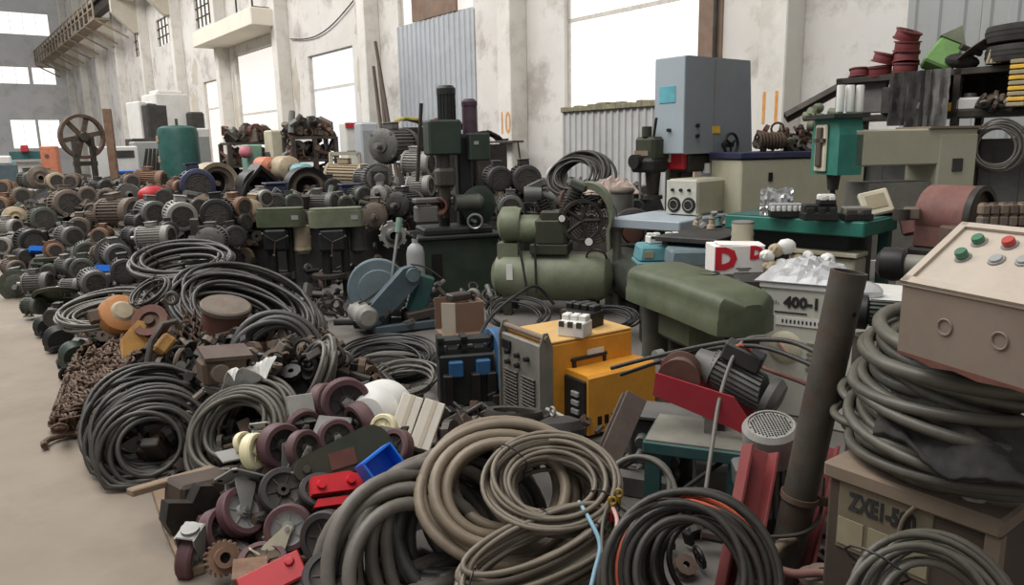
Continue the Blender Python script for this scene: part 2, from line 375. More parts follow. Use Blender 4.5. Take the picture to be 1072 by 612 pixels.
def floor_mat():
    m = mk('floor_concrete', (138, 126, 112), 0.85, 0.0, var=0.2, dust=0.45, scale=0.9, dcol=(128, 116, 102), bump=0.1, rust=0.45, rcol=(118, 106, 92))
    nt = m.node_tree; nd = nt.nodes; ln = nt.links; b = nd['Principled BSDF']
    src = b.inputs['Base Color'].links[0].from_socket
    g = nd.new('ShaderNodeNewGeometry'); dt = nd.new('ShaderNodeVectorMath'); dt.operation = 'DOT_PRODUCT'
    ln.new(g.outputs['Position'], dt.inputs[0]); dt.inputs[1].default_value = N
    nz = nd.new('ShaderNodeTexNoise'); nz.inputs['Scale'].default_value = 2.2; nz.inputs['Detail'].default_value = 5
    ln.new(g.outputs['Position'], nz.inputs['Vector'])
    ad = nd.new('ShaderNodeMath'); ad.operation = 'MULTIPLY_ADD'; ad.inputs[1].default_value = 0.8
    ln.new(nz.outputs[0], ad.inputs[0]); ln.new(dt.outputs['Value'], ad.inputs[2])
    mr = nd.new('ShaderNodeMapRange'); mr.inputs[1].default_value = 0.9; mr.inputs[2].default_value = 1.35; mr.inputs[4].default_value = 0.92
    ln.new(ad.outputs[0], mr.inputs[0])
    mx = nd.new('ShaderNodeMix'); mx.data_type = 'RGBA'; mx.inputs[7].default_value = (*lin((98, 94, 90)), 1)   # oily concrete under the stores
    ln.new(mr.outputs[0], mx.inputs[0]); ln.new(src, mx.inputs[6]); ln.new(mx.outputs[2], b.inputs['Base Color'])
floor_mat()

def pt(root, name, mat, *ops):
    m = MB()
    for op in ops: getattr(m, op[0])(*op[1:])
    return m.build(name, mat, root)
# ================================================================== the hall
RW = Matrix.Rotation(YW, 3, 'Z')
def wbox(mb, s0, s1, v0, v1, z0, z1, bev=0.0):
    c = SV((s0 + s1) / 2, (v0 + v1) / 2, (z0 + z1) / 2)
    return mb.box(c, (abs(s1 - s0), abs(v1 - v0), abs(z1 - z0)), RW, bev)
fl = MB(); fl.box(SV(30, 0, -0.1), (90, 44, 0.2), RW)
struct(fl.build('floor', 'floor_concrete'))

def pierced(mb, s0, s1, z0, z1, holes, put):
    ss = sorted({s0, s1, *[h[0] for h in holes], *[h[1] for h in holes]}); zz = sorted({z0, z1, *[h[2] for h in holes], *[h[3] for h in holes]})
    for a, b in zip(ss, ss[1:]):
        run = None
        for c, d in list(zip(zz, zz[1:])) + [(None, None)]:
            solid = c is not None and not any(h[0] <= a and b <= h[1] and h[2] <= c and d <= h[3] for h in holes)
            if solid: run = (run[0], d) if run else (c, d)
            elif run: put(mb, a, b, *run); run = None
UP = [(31.2, 33.8), (37.2, 40.3), (43.0, 45.2), (48.7, 50.9), (54.7, 57.0), (60.6, 62.8)]
HOLES = [(7.72, 10.84, 0.6, 5.4), (13.75, 16.95, 1.0, 5.3), (19.55, 22.6, 1.0, 4.36), (24.8, 29.35, 0.1, 5.05), (30.7, 33.6, 1.0, 4.4)] + [(a, b, 6.55, 7.75) for a, b in UP]
wl = MB(); pierced(wl, -12, 69.3, 0, 14, HOLES, lambda m, a, b, c, d: wbox(m, a, b, WALLD, WALLD + 0.35, c, d))
wall_r = struct(wl.build('wall_right', 'plaster', smooth=False))
# back wall: v runs from -12 to the corner
BH = [(3.0, 8.95, 10.4, 12.05), (4.6, 7.2, 6.8, 8.1), (7.35, 8.95, 6.8, 8.1), (5.5, 7.2, 2.0, 4.2), (7.3, 8.8, 2.0, 4.2), (-3, 1.5, 6.8, 8.1), (-3, 1.5, 10.4, 12.05)]
bw = MB(); pierced(bw, -14, WALLD, 0, 16, BH, lambda m, a, b, c, d: wbox(m, 69, 69.3, a, b, c, d))
struct(bw.build('wall_back', 'plaster_grey', smooth=False))
# windows of the back wall
wi = [0]
def window(frame_fn, pane_fn, mat='pane', bars_fn=None):
    wi[0] += 1; f = MB(); frame_fn(f)
    o = struct(f.build('window_%d' % wi[0], 'window_bar', smooth=False))
    for pm in pane_fn():
        pm.build('pane', mat, o, smooth=False)
    if bars_fn:
        for b in bars_fn(): b.build('bar', 'iron', o)
    return o
for (a, b, c, d) in BH:
    n = max(2, round((b - a) / 0.85))
    def fr(f, a=a, b=b, c=c, d=d):
        for z in (c, d): wbox(f, 69.02, 69.1, a, b, z - .04, z + .04)
        for v in (a, b): wbox(f, 69.02, 69.1, v - .04, v + .04, c, d)
    def pn(a=a, b=b, c=c, d=d, n=n):
        return [wbox(MB(), 69.12, 69.14, a + (b - a) * i / n + .015, a + (b - a) * (i + 1) / n - .015, c, d) for i in range(n)]
    window(fr, pn, 'pane')
# windows of the long wall: (s0, s1, z0, z1, panes across, crossbars, glass)
def rwin(s0, s1, z0, z1, nx, bars, mat, grille=0):
    def fr(f):
        for z in [z0, z1] + bars: wbox(f, s0, s1, WALLD + .1, WALLD + .17, z - .035, z + .035)
        for s in (s0 + .03, s1 - .03): wbox(f, s - .03, s + .03, WALLD + .1, WALLD + .17, z0, z1)
    def pn():
        zs = [z0] + bars + [z1]; out = []
        for c, d in zip(zs, zs[1:]):
            for i in range(nx):
                out.append(wbox(MB(), s0 + (s1 - s0) * i / nx + .012, s0 + (s1 - s0) * (i + 1) / nx - .012, WALLD + .12, WALLD + .14, c, d))
        return out
    def br():
        return [MB().cyl(SV(s0 + (s1 - s0) * (i + .5) / grille, WALLD + .04, z0), SV(s0 + (s1 - s0) * (i + .5) / grille, WALLD + .04, z1), .035, n=6) for i in range(grille)] + \
               [MB().cyl(SV(s0, WALLD + .04, z0 + (z1 - z0) * k), SV(s1, WALLD + .04, z0 + (z1 - z0) * k), .03, n=6) for k in (.33, .66)]
    return window(fr, pn, mat, br if grille else None)
rwin(7.72, 10.84, 2.15, 5.4, 2, [3.82], 'pane')
rwin(13.75, 16.95, 4.5, 5.3, 2, [], 'pane_dim')
rwin(19.55, 22.6, 1.0, 4.36, 3, [3.35], 'pane_cold')
rwin(24.8, 29.35, 0.1, 5.05, 4, [2.9], 'pane_dim')
rwin(30.7, 33.6, 1.0, 4.4, 3, [3.3], 'pane_dim')
for a, b in UP: rwin(a, b, 6.55, 7.75, 3, [], 'pane_dim', grille=5)
# pillars with corbels, each one a trim of the wall
tn = [0]
def trim(mb, mat, smooth=True):
    tn[0] += 1; return struct(mb.build('trim_%d' % tn[0], mat, smooth=smooth))
pil = []
for k in range(-1, 11):
    s = 5.94 + 6 * k; m = MB()
    wbox(m, s, s + .42, WALLD - .43, WALLD, 0, 14, .015)
    o = trim(m, 'pillar'); pil.append(o)
    c = MB(); c.prism([(0, 7.4), (.25, 7.4), (1.15, 8.3), (1.15, 8.9), (0, 8.9)], SV(s + .02, WALLD - .4, 0), -N, (0, 0, 1), W * .38)
    c.build('corbel', 'concrete_beam', o)
# dark brick jamb beside the large window, and its pipe
m = MB(); wbox(m, 7.28, 7.72, WALLD - .04, WALLD + .1, 0, 6, .01); trim(m, 'brick_dark')
m = MB(); m.cyl(SV(7.36, WALLD - .09, 0), SV(7.36, WALLD - .09, 9), .035, n=8); trim(m, 'dark_iron')
for s in (18.55, 30.2, 36.4, 42.3, 48.4):
    m = MB(); m.cyl(SV(s, WALLD - .1, 0), SV(s, WALLD - .1, 9), .055, n=8)
    for z in (2.2, 4.4, 6.6): m.cyl(SV(s, WALLD - .1, z), SV(s, WALLD - .1, z + .08), .075, n=8)
    trim(m, 'wall_pipe')
# crane girder with a walkway and railing
m = MB(); wbox(m, 5, 69, WALLD - 1.35, WALLD - .95, 8.9, 9.0); wbox(m, 5, 69, WALLD - 1.22, WALLD - 1.08, 9.0, 9.5); wbox(m, 5, 69, WALLD - 1.4, WALLD - .9, 9.5, 9.6)
gird = trim(m, 'dark_iron')
m = MB(); wbox(m, 44, 69, WALLD - 2.0, WALLD - 1.3, 8.2, 8.26)
for h in (8.75, 9.25): m.cyl(SV(44, WALLD - 2.0, h), SV(69, WALLD - 2.0, h), .05, n=6)
for i in range(19):
    s = 44 + i * 1.38; m.cyl(SV(s, WALLD - 2.0, 8.2), SV(s, WALLD - 2.0, 9.25), .05, n=6)
    if i % 2 == 0: m.cyl(SV(s, WALLD - 2.0, 8.2), SV(s, WALLD - .5, 7.4), .05, n=6)
trim(m, 'walkway')
# balcony slab
m = MB(); wbox(m, 24.1, 30.5, WALLD - 1.12, WALLD, 5.4, 5.94, .03); bal = trim(m, 'balcony')
m = MB(); wbox(m, 24.3, 30.3, WALLD - .95, WALLD - .1, 5.94, 6.0); m.build('balcony_gutter', 'iron', bal)
for s in (24.5, 26.0): MB().cyl(SV(s, WALLD - .9, 5.94), SV(s, WALLD - .9, 6.7), .03, n=6).build('balcony_post', 'dark_iron', bal)
# corrugated sheets fixed over the window bays, one object for each sheet
def corr(s0, s1, z0, z1, v, mat, pitch=0.2, dep_=0.028):
    n = max(1, round((s1 - s0) / pitch)); top = []
    for i in range(n):
        a = s0 + (s1 - s0) * i / n; w_ = (s1 - s0) / n
        top += [(a, 0), (a + w_ * .55, 0), (a + w_ * .65, dep_), (a + w_ * .9, dep_)]
    top.append((s1, 0)); poly = top + [(x, y + .004) for x, y in reversed(top)]
    m = MB(); m.prism(poly, Vector((0, 0, z0)), W, -N, (0, 0, z1 - z0))
    m.v = [tuple(Vector(p) + N * v) for p in m.v]
    return m.build('corrugated_sheet', mat, wall_r, smooth=False)
for i in range(4): corr(13.7 + i * .82, 13.7 + (i + 1) * .82, 0.2, 4.48, WALLD - .02 - .006 * (i % 2), 'sheet')
for i in range(4): corr(7.7 + i * .79, 7.7 + (i + 1) * .79, 0.1, 2.2, WALLD - .02 - .006 * (i % 2), 'sheet_dirty', .16)
for i in range(8): corr(-2.0 + i * .82, -2.0 + (i + 1) * .82, 0.1, 4.4, WALLD - .02 - .006 * (i % 2), 'sheet_shade', .27, .02)
m = MB()
for i in range(26):
    s = 7.72 + i * .12; wbox(m, s, s + .13, WALLD - .1, WALLD + .08, 2.17, 2.25 + rnd.uniform(0, .05), .01)
m.build('sill', 'moss_edge', wall_r)
# boards in the bay above the sheets
m = MB(); wbox(m, 14.3, 16.2, WALLD - .06, WALLD - .02, 4.5, 5.6); m.build('board', 'brick_dark', wall_r)
# painted bay numbers on two pillars
for k, body in ((1, '10'), (0, '11')):
    s = 5.94 + 6 * k + .2
    M4 = Matrix.Translation(SV(s, WALLD - .434, 2.0)) @ Matrix.Rotation(YW, 4, 'Z') @ FRONT
    text(body, .62, .001, pil[k + 1], 'orange_paint', M4, 'painted_number', sx=.62, bold=.004)
# patches where the plaster fell, and loose wires
for (s, z, a, b) in ((18.9, 4.9, .5, .7), (23.6, 3.6, .25, .9), (19.2, 3.4, .2, .6), (35, 3.2, .7, 1.1), (34.6, 4.9, .5, .6), (29.6, 3, .2, 1.6)):
    pts = [(math.cos(t * PI / 7) * a * rnd.uniform(.6, 1.1), math.sin(t * PI / 7) * b * rnd.uniform(.6, 1.1)) for t in range(14)]
    MB().prism(pts, SV(s, WALLD - .006, z), W, (0, 0, 1), N * .01).build('bare_patch', 'concrete_beam', wall_r)
def sag(a, b, drop, n=14): return [Vector(a).lerp(Vector(b), i / n) - Vector((0, 0, drop * math.sin(PI * i / n))) for i in range(n + 1)]
MB().tube(sag(SV(19.2, WALLD - .06, 5.45), SV(23.7, WALLD - .06, 5.0), .35), .018, 6).build('wall_wire', 'dark_iron', wall_r)
# the opposite side of the hall stays out of view
# ================================================================== electric motors
# a motor of shaft radius 1: axis along Y, fan end at -Y (front), drive end at +Y, feet on z = 0
def gear_poly(n, r0, r1, duty=.5):
    out = []
    for i in range(n):
        a = 2 * PI * i / n; b = a + 2 * PI / n * duty
        out += [(r1 * math.cos(a), r1 * math.sin(a)), (r1 * math.cos(b), r1 * math.sin(b)), (r0 * math.cos(b + .01), r0 * math.sin(b + .01)), (r0 * math.cos(a + 2 * PI / n - .01), r0 * math.sin(a + 2 * PI / n - .01))]
    return out
ZC = 1.12
def make_motor(L=1.5, box='top', style='cast', feet=True):
    t = bpy.data.objects.new('electric_motor', None); COL.objects.link(t)
    b = MB(); b.prism(gear_poly(26, .84, .97, .42), (0, -L * .5, ZC), (1, 0, 0), (0, 0, 1), (0, L, 0))
    b.build('body', 'motor_grey', t, smooth=False)
    fc = MB(); y0 = -L * .5 - .62          # fan cover: a drum with an open rim
    fc.lathe([(1.0, 0), (1.02, .42), (.98, .56), (.8, .62), (.72, .62), (.72, .57)], (0, -L * .5, ZC), (0, -1, 0), 28)
    f = fc.build('fan_cover', 'motor_grey', t)
    g = MB(); g.lathe([(.74, .57), (.2, .585), (0, .585)], (0, -L * .5, ZC), (0, -1, 0), 24)
    for r in (.3, .45, .6): g.tor((0, y0 + .035, ZC), (0, 1, 0), r, .025, 20, 4)
    for k in range(8):
        a = k * PI / 4; g.cyl((.2 * math.cos(a), y0 + .035, ZC + .2 * math.sin(a)), (.73 * math.cos(a), y0 + .035, ZC + .73 * math.sin(a)), .03, n=5)
    g.build('grille', 'grille_dark', f)
    e = MB(); e.lathe([(.98, 0), (1.02, .06), (1.02, .16), (.9, .24), (.55, .34), (.42, .34), (.4, .46), (0, .46)], (0, L * .5, ZC), (0, 1, 0), 28)
    for k in range(4):
        a = PI / 4 + k * PI / 2; e.cyl((.94 * math.cos(a), L * .5, ZC + .94 * math.sin(a)), (.94 * math.cos(a), L * .5 + .26, ZC + .94 * math.sin(a)), .1, n=8)
    e.build('end_bell', 'motor_grey', t)
    s = MB(); s.cyl((0, L * .5 + .4, ZC), (0, L * .5 + 1.0, ZC), .17, n=12); s.build('shaft', 'steel', t)
    if box:
        x = MB()
        if box == 'top': x.box((0, .1, ZC + 1.12), (.72, .8, .4), bev=.06); x.box((0, .1, ZC + 1.34), (.8, .88, .06), bev=.02)
        else: x.box((1.12, .1, ZC + .25), (.4, .8, .7), bev=.06); x.box((1.34, .1, ZC + .25), (.06, .88, .78), bev=.02)
        x.build('terminal_box', 'motor_grey', t)
    if feet:
        for q in (-1, 1):
            ft = MB(); ft.box((q * .72, 0, .07), (.5, L * .92, .14), bev=.03); ft.box((q * .66, -L * .3, .28), (.16, .22, .5)); ft.box((q * .66, L * .3, .28), (.16, .22, .5))
            ft.build('foot', 'motor_grey', t)
    else:
        fl_ = MB(); fl_.lathe([(1.0, .1), (1.3, .1), (1.3, .22), (.9, .22)], (0, L * .5, ZC), (0, 1, 0), 28); fl_.build('flange', 'motor_grey', t)
    return t
PROTO = {'m': make_motor(1.5, 'top'), 'l': make_motor(2.1, 'top'), 'n': make_motor(1.3, 'side'), 'f': make_motor(1.4, 'top', feet=False)}
used_motor = set()
def motor(kind, centre, R, yaw, mat, label, group='old electric motors heaped along the aisle', grille=None, pitch=0, roll=0):
    rot = Matrix.Rotation(yaw, 3, 'Z') @ Matrix.Rotation(math.radians(pitch), 3, 'X') @ Matrix.Rotation(math.radians(roll), 3, 'Y')
    loc = Vector(centre) - rot @ Vector((0, 0, ZC * R))
    M = Matrix.Translation(loc) @ rot.to_4x4() @ Matrix.Diagonal((R, R, R, 1))
    mm = {'motor_grey': mat}
    if grille: mm['grille_dark'] = grille
    o = dup(PROTO[kind], M, mats=mm)
    tag(o, label, 'motor', group)
    return o
# px, py, radius in px, kind, turn from facing the camera (0 shows the fan end, 180 the shaft), paint, label, lift above the heap surface
HM = [
 (68, 213, 14, 'm', 12, 'motor_brown', 'brown dusty motor crowning the left heap, round fan end forward'),
 (44, 229, 12, 'm', 8, 'motor_green', 'grey-green motor just left below the brown motor crowning the left heap'),
 (31, 252, 13, 'n', 14, 'motor_black', 'black motor with a pale grey rim above the small blue tub'),
 (85, 237, 11, 'm', -10, 'motor_brown', 'small brown motor wedged right below the brown motor crowning the left heap'),
 (72, 247, 11, 'm', 20, 'motor_grey', 'grey motor in the left heap beside the black pale-rimmed one'),
 (124, 222, 15, 'l', 40, 'motor_brown', 'taupe motor lying sideways with a light round fan grille'),
 (90, 263, 11, 'n', 4, 'motor_green', 'dark green motor with a black round face mid left heap'),
 (57, 262, 8, 'f', 6, 'motor_rust', 'small pinkish brown motor right of the blue tub'),
 (13, 280, 9, 'm', 20, 'motor_brown', 'brown motor at the aisle edge furthest left'),
 (20, 297, 13, 'f', 168, 'motor_green', 'greenish flanged motor with its shaft pointing at the aisle'),
 (38, 296, 11, 'm', 60, 'motor_grey', 'grey-green motor seen from its side near the aisle edge'),
 (88, 281, 12, 'm', -6, 'motor_green', 'dusty green motor low in the left heap above the flat blue tray'),
 (97, 294, 13, 'n', 10, 'motor_grey', 'grey motor with dark round face left of the blue tray'),
 (120, 266, 13, 'f', 12, 'motor_grey', 'open ended grey motor ring left of the cable coil'),
 (130, 282, 13, 'm', 0, 'motor_dark', 'dark motor half hidden behind the draped cable coil'),
 (34, 320, 9, 'n', 40, 'motor_green', 'small green motor on the floor in front of the flat green cover'),
 (157, 222, 13, 'm', 18, 'motor_grey', 'grey motor with a smooth pale-streaked face next to a paler one'),
 (188, 225, 15, 'm', 8, 'motor_light', 'pale grey motor with a wide dark fan face below the blue motor'),
 (205, 194, 17, 'm', 6, 'motor_blue', 'dark blue motor on top of the heap, face to the camera'),
 (228, 223, 16, 'm', -4, 'motor_black', 'black motor right of the pale grey wide-faced one'),
 (161, 248, 12, 'l', 60, 'motor_light', 'beige-grey gearmotor housing seen from the side above the cable coil'),
 (222, 251, 14, 'm', 168, 'motor_grey', 'grey motor above the large cable coil with shaft end forward'),
 (203, 217, 9, 'n', 30, 'motor_dark', 'dark motor hidden under the blue motor'),
 (156, 188, 10, 'l', 62, 'motor_rust', 'rusty brown motor lying on its side beside the green tank'),
 (264, 219, 12, 'm', 172, 'motor_tan', 'tan-green motor with round shaft end left of the drill covers'),
 (246, 216, 11, 'm', 40, 'motor_rust', 'reddish brown finned motor right of the black motor'),
 (273, 207, 9, 'm', 30, 'motor_light', 'small light grey motor under the black hood ring'),
 (291, 211, 9, 'n', -10, 'motor_dark', 'small dark motor between the two drill covers, left one'),
 (305, 213, 10, 'm', 14, 'motor_green', 'small green-grey motor behind the left drill cover'),
 (335, 212, 11, 'l', 58, 'motor_grey', 'long finned grey motor behind the right drill cover'),
 (356, 214, 10, 'm', 30, 'motor_green', 'green motor poking out over the right drill cover'),
 (58, 190, 9, 'm', 8, 'motor_tan', 'beige motor at the far top of the left heap'),
 (24, 268, 8, 'n', 20, 'motor_dark', 'dark motor under the black pale-rimmed one'),
 (108, 246, 9, 'm', -20, 'motor_rust', 'rusty motor lying between the taupe and the green motors'),
 (107, 266, 9, 'm', 50, 'motor_brown', 'brown motor beside the open grey motor ring'),
 (140, 247, 10, 'n', 24, 'motor_dark', 'dark motor left of the beige-grey gearmotor housing'),
 (243, 246, 11, 'm', 15, 'motor_dark', 'dark dusty motor right of the shaft-end motor above the coil'),
 (52, 284, 8, 'n', -10, 'motor_green', 'small green motor behind the side-on motor near the aisle'),
 (70, 278, 9, 'm', 30, 'motor_grey', 'dusty motor beside the white cap in the left heap'),
 (74, 300, 9, 'n', 60, 'motor_grey', 'small motor lying sideways beside the flat green cover'),
 (62, 330, 10, 'm', -30, 'motor_dark', 'dark motor on the floor right under the flat green cover'),
 (100, 228, 8, 'm', 60, 'motor_brown', 'small brown motor left of the taupe motor'),
]
for px, py, r, kind, deg, mat, lab in HM:
    c = HEAP(px, py, .12); d = dep(c); R = r * d / F_PX
    motor(kind, c, R, facing(c, deg), mat, lab, pitch=rnd.uniform(-4, 4), roll=rnd.uniform(-8, 8))
# motors in the middle store by the wall, placed by depth
MM = [
 (412, 152, 17, 11.0, 'l', 148, 'motor_grey', 'large grey motor topping the middle stack, shaft disc forward'),
 (436, 171, 13, 10.6, 'm', 62, 'motor_light', 'pale motor seen from the side beside the drilling machine'),
 (362, 186, 15, 11.2, 'l', 70, 'motor_tan', 'large cream motor lying sideways with horizontal fins'),
 (438, 195, 11, 10.0, 'm', 66, 'motor_light', 'motor with a white end collar beside the drilling machine'),
 (424, 213, 13, 9.4, 'l', 150, 'motor_dark', 'dark finned motor with a bright shaft tip below the white collared one'),
 (394, 224, 13, 9.2, 'm', 170, 'motor_brown', 'brownish motor with round shaft end right of the drill covers'),
 (399, 203, 9, 9.8, 'm', 160, 'motor_light', 'small pale motor end below the grey finned fan'),
 (520, 186, 13, 10.0, 'm', 14, 'motor_dark', 'dark motor right of the drilling column, left of the stacked pair'),
 (549, 187, 15, 10.0, 'm', 10, 'motor_dark', 'dark motor of the stacked pair nearest the bay number ten'),
 (534, 216, 13, 9.7, 'm', 4, 'motor_grey', 'grey motor with a stippled round face under the stacked pair'),
 (552, 240, 11, 9.4, 'n', 8, 'motor_dark', 'dark motor low behind the compressor pump'),
 (567, 209, 13, 9.8, 'm', 20, 'motor_grey', 'grey motor left of the rust brown pulley wheel'),
 (376, 204, 10, 9.8, 'n', 30, 'motor_green', 'green motor under the large cream motor'),
 (512, 236, 10, 9.5, 'm', 20, 'motor_black', 'black motor behind the drilling machine column'),
 (383, 186, 10, 10.6, 'm', 40, 'motor_grey', 'grey motor between the cream motor and the finned fan'),
 (345, 196, 10, 10.6, 'm', 20, 'motor_dark', 'dark motor right of the large open ring'),
]
for px, py, r, d, kind, deg, mat, lab in MM:
    c = P(px, py, d); motor(kind, c, r * d / F_PX, facing(c, deg), mat, lab, 'old electric motors stacked by the wall', pitch=rnd.uniform(-3, 3), roll=rnd.uniform(-5, 5))
# far motors behind the left heap: small, seen only as round ends
FAR = ['rusty motor end at the left edge, above the cream flange disc', 'brown motor end behind the tan flange disc', 'pale motor end at the left edge below the tan flange disc', 'brown motor end right of the beige motor at the far top', 'dark motor end left of the grey finned ring', 'brown motor end just left of the grey finned ring', 'dark motor end left of the pale-streaked motor', 'dark motor end left of the blue motor', 'rusty motor end touching the blue motor', 'rusty motor end at the far left below the teal machine', 'green motor end in front of the large brown ring', 'brown motor end under the large spoked wheel', 'brown motor end under the blue crate', 'pale motor end at the left edge beside the black pale-rimmed motor', 'dark motor end below the pale-streaked motor', 'dark motor end left of the tan-green shaft-end motor']
k = 0
for px, py, r, mat in [(6, 214, 9, 'motor_rust'), (22, 205, 9, 'motor_brown'), (8, 238, 9, 'motor_light'), (92, 204, 9, 'motor_brown'), (104, 196, 8, 'motor_dark'), (112, 206, 9, 'motor_brown'), (143, 232, 9, 'motor_dark'), (174, 206, 9, 'motor_dark'), (185, 196, 8, 'motor_rust'), (5, 196, 8, 'motor_rust'), (30, 188, 9, 'motor_green'), (78, 190, 8, 'motor_brown'), (136, 190, 8, 'motor_brown'), (8, 256, 9, 'motor_light'), (176, 240, 9, 'motor_dark'), (250, 232, 9, 'motor_dark')]:
    c = HEAP(px, py, .1); motor(('m', 'n')[k % 2], c, r * dep(c) / F_PX, facing(c, (k * 37) % 80 - 30), mat, FAR[k], 'far motors half buried in the left heap'); k += 1
for t in PROTO.values():
    for ch in list(t.children_recursive): bpy.data.objects.remove(ch)
    bpy.data.objects.remove(t)

# heap of mixed scrap under the motors: too small and mixed to count
def junk(name, label, cat, n, place, mats, rng, size=(.03, .1)):
    bs = {m: MB() for m in mats}
    for i in range(n):
        p = place(); b = bs[rng.choice(mats)]; s = rng.uniform(*size); kind = rng.random()
        ax = Vector((rng.gauss(0, 1), rng.gauss(0, 1), rng.gauss(0, .6))).normalized()
        if kind < .35: b.lathe([(s * .3, -s * .3), (s, -s * .3), (s, s * .3), (s * .3, s * .3)], p, ax, 10)
        elif kind < .6: b.cyl(p - ax * s * 1.6, p + ax * s * 1.6, s * .45, n=8)
        elif kind < .8: b.box(p, (s * 2, s * 1.4, s * .8), (rng.uniform(0, 6), rng.uniform(0, 6), rng.uniform(0, 6)), s * .1)
        else: b.tor(p, ax, s, s * .22, 12, 6)
    root = thing(name, label, cat); root['kind'] = 'stuff'
    for m, b in bs.items():
        if b.v:
            o = b.build('scrap_pieces', m, root); o['kind'] = 'stuff'
    return root
r2 = random.Random(5)
def pl_left():
    while True:
        s = r2.uniform(6.3, 20); v = r2.uniform(.75, 8.8); q = SV(s, v)
        if surf(q) > .05 and (v < 4.6 or s < 13): break
    q.z = max(.03, surf(q) - r2.uniform(.0, .2)); return q
junk('scrap_heap', 'dark jumble of small machine parts filling gaps between heaped motors', 'scrap heap', 2400, pl_left, ['iron', 'dark_iron', 'motor_brown', 'motor_green', 'rust_brown', 'motor_grey'], r2, (.04, .12))
# solid body of the heap so nothing floats
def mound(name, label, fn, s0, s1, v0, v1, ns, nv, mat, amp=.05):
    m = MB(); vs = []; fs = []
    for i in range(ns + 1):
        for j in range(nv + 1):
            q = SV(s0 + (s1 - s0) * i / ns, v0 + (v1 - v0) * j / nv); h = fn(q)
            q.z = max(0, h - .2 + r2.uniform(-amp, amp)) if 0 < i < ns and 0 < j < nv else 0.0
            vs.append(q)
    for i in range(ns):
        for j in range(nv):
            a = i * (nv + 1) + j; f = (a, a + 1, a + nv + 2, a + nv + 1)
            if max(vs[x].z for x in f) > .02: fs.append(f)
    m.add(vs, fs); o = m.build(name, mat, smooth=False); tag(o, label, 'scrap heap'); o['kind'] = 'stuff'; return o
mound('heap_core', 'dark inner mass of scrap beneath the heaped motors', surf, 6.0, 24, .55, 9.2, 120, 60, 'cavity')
# ================================================================== machines in the middle
def scl(d): return d / F_PX
# ---- two small drill presses with olive belt covers
def drill_press(label, cover_px, d, yaw, L, zb=0.0, motor_mat='motor_tan', cover='olive', group='small drill presses with belt covers'):
    c = P(*cover_px, d); top = c.z - zb
    t = thing('drill_press', label, 'drill press', (c.x, c.y, zb), yaw, group)
    h = .19
    cv = MB(); prof = []
    for a in range(7): prof.append((L / 2 - .07 + .07 * math.cos(-PI / 2 + a * PI / 6), .1 * math.sin(-PI / 2 + a * PI / 6)))
    for a in range(7): prof.append((-L / 2 + .09 + .09 * math.cos(PI / 2 + a * PI / 6), .1 * math.sin(PI / 2 + a * PI / 6)))
    cv.prism([(x, y * 1.15) for x, y in prof], (0, 0, top - h / 2), (1, 0, 0), (0, 1, 0), (0, 0, h * .85))
    cv.prism([(x * .95, y * 1.0) for x, y in prof], (0, 0, top + h * .35), (1, 0, 0), (0, 1, 0), (0, 0, h * .15))
    b = cv.build('belt_cover', cover, t)
    pt(b, 'name_plate', 'plastic_grey', ('box', (L * .32, -.118, top), (.07, .004, .045)))
    pt(t, 'column', 'dark_iron', ('cyl', (L * .12, .05, .06), (L * .12, .05, top - h / 2), .045))
    pt(t, 'base', 'dark_iron', ('box', (0, 0, .04), (L * .9, .34, .08), None, .02))
    pt(t, 'head', 'machine_dark', ('box', (-L * .1, -.02, top - h / 2 - .13), (L * .5, .2, .24), None, .03), ('cyl', (-L * .22, -.02, top - .6), (-L * .22, -.02, top - .3), .05), ('cyl', (-L * .22, -.02, top - .7), (-L * .22, -.02, top - .6), .025))
    pt(t, 'work_table', 'iron', ('cyl', (-L * .2, -.02, .3), (-L * .2, -.02, .335), .17, .17, 24), ('box', (0, 0, .3), (.2, .08, .07)))
    hd = MB()
    for k in range(3):
        a = k * 2.1 + .4; hd.cyl((-L * .1, -.13, top - .24), (-L * .1 + .14 * math.cos(a), -.16, top - .24 + .14 * math.sin(a)), .008, n=6); hd.ell((-L * .1 + .14 * math.cos(a), -.16, top - .24 + .14 * math.sin(a)), (.017,) * 3, 8, 6)
    hd.build('feed_handle', 'iron', t)
    pt(t, 'motor', motor_mat, ('cyl', (L * .38, .04, top - .32), (L * .38, .04, top - .1), .085, .085, 18), ('lathe', [(.085, 0), (.09, .03), (.06, .07), (0, .07)], (L * .38, .04, top - .32), (0, 0, -1), 18))
    return t
drill_press('drill press with a pale olive belt cover, nearer the cable coils', (294, 227), 7.7, math.radians(6), .5)
drill_press('drill press with an olive belt cover beside the blue saw', (352, 227), 7.6, math.radians(14), .55, cover='olive_pale', motor_mat='motor_dark')

# ---- junk around their feet
r3 = random.Random(9)
def pl_mid():
    q = SV(r3.uniform(5.6, 8.2), r3.uniform(2.2, 4.3)); q.z = max(.03, r3.uniform(0, .22)); return q
junk('floor_scrap', 'small dark scrap strewn round the feet of the drill presses', 'scrap', 240, pl_mid, ['dark_iron', 'iron', 'black_iron', 'motor_grey'], r3, (.02, .07))

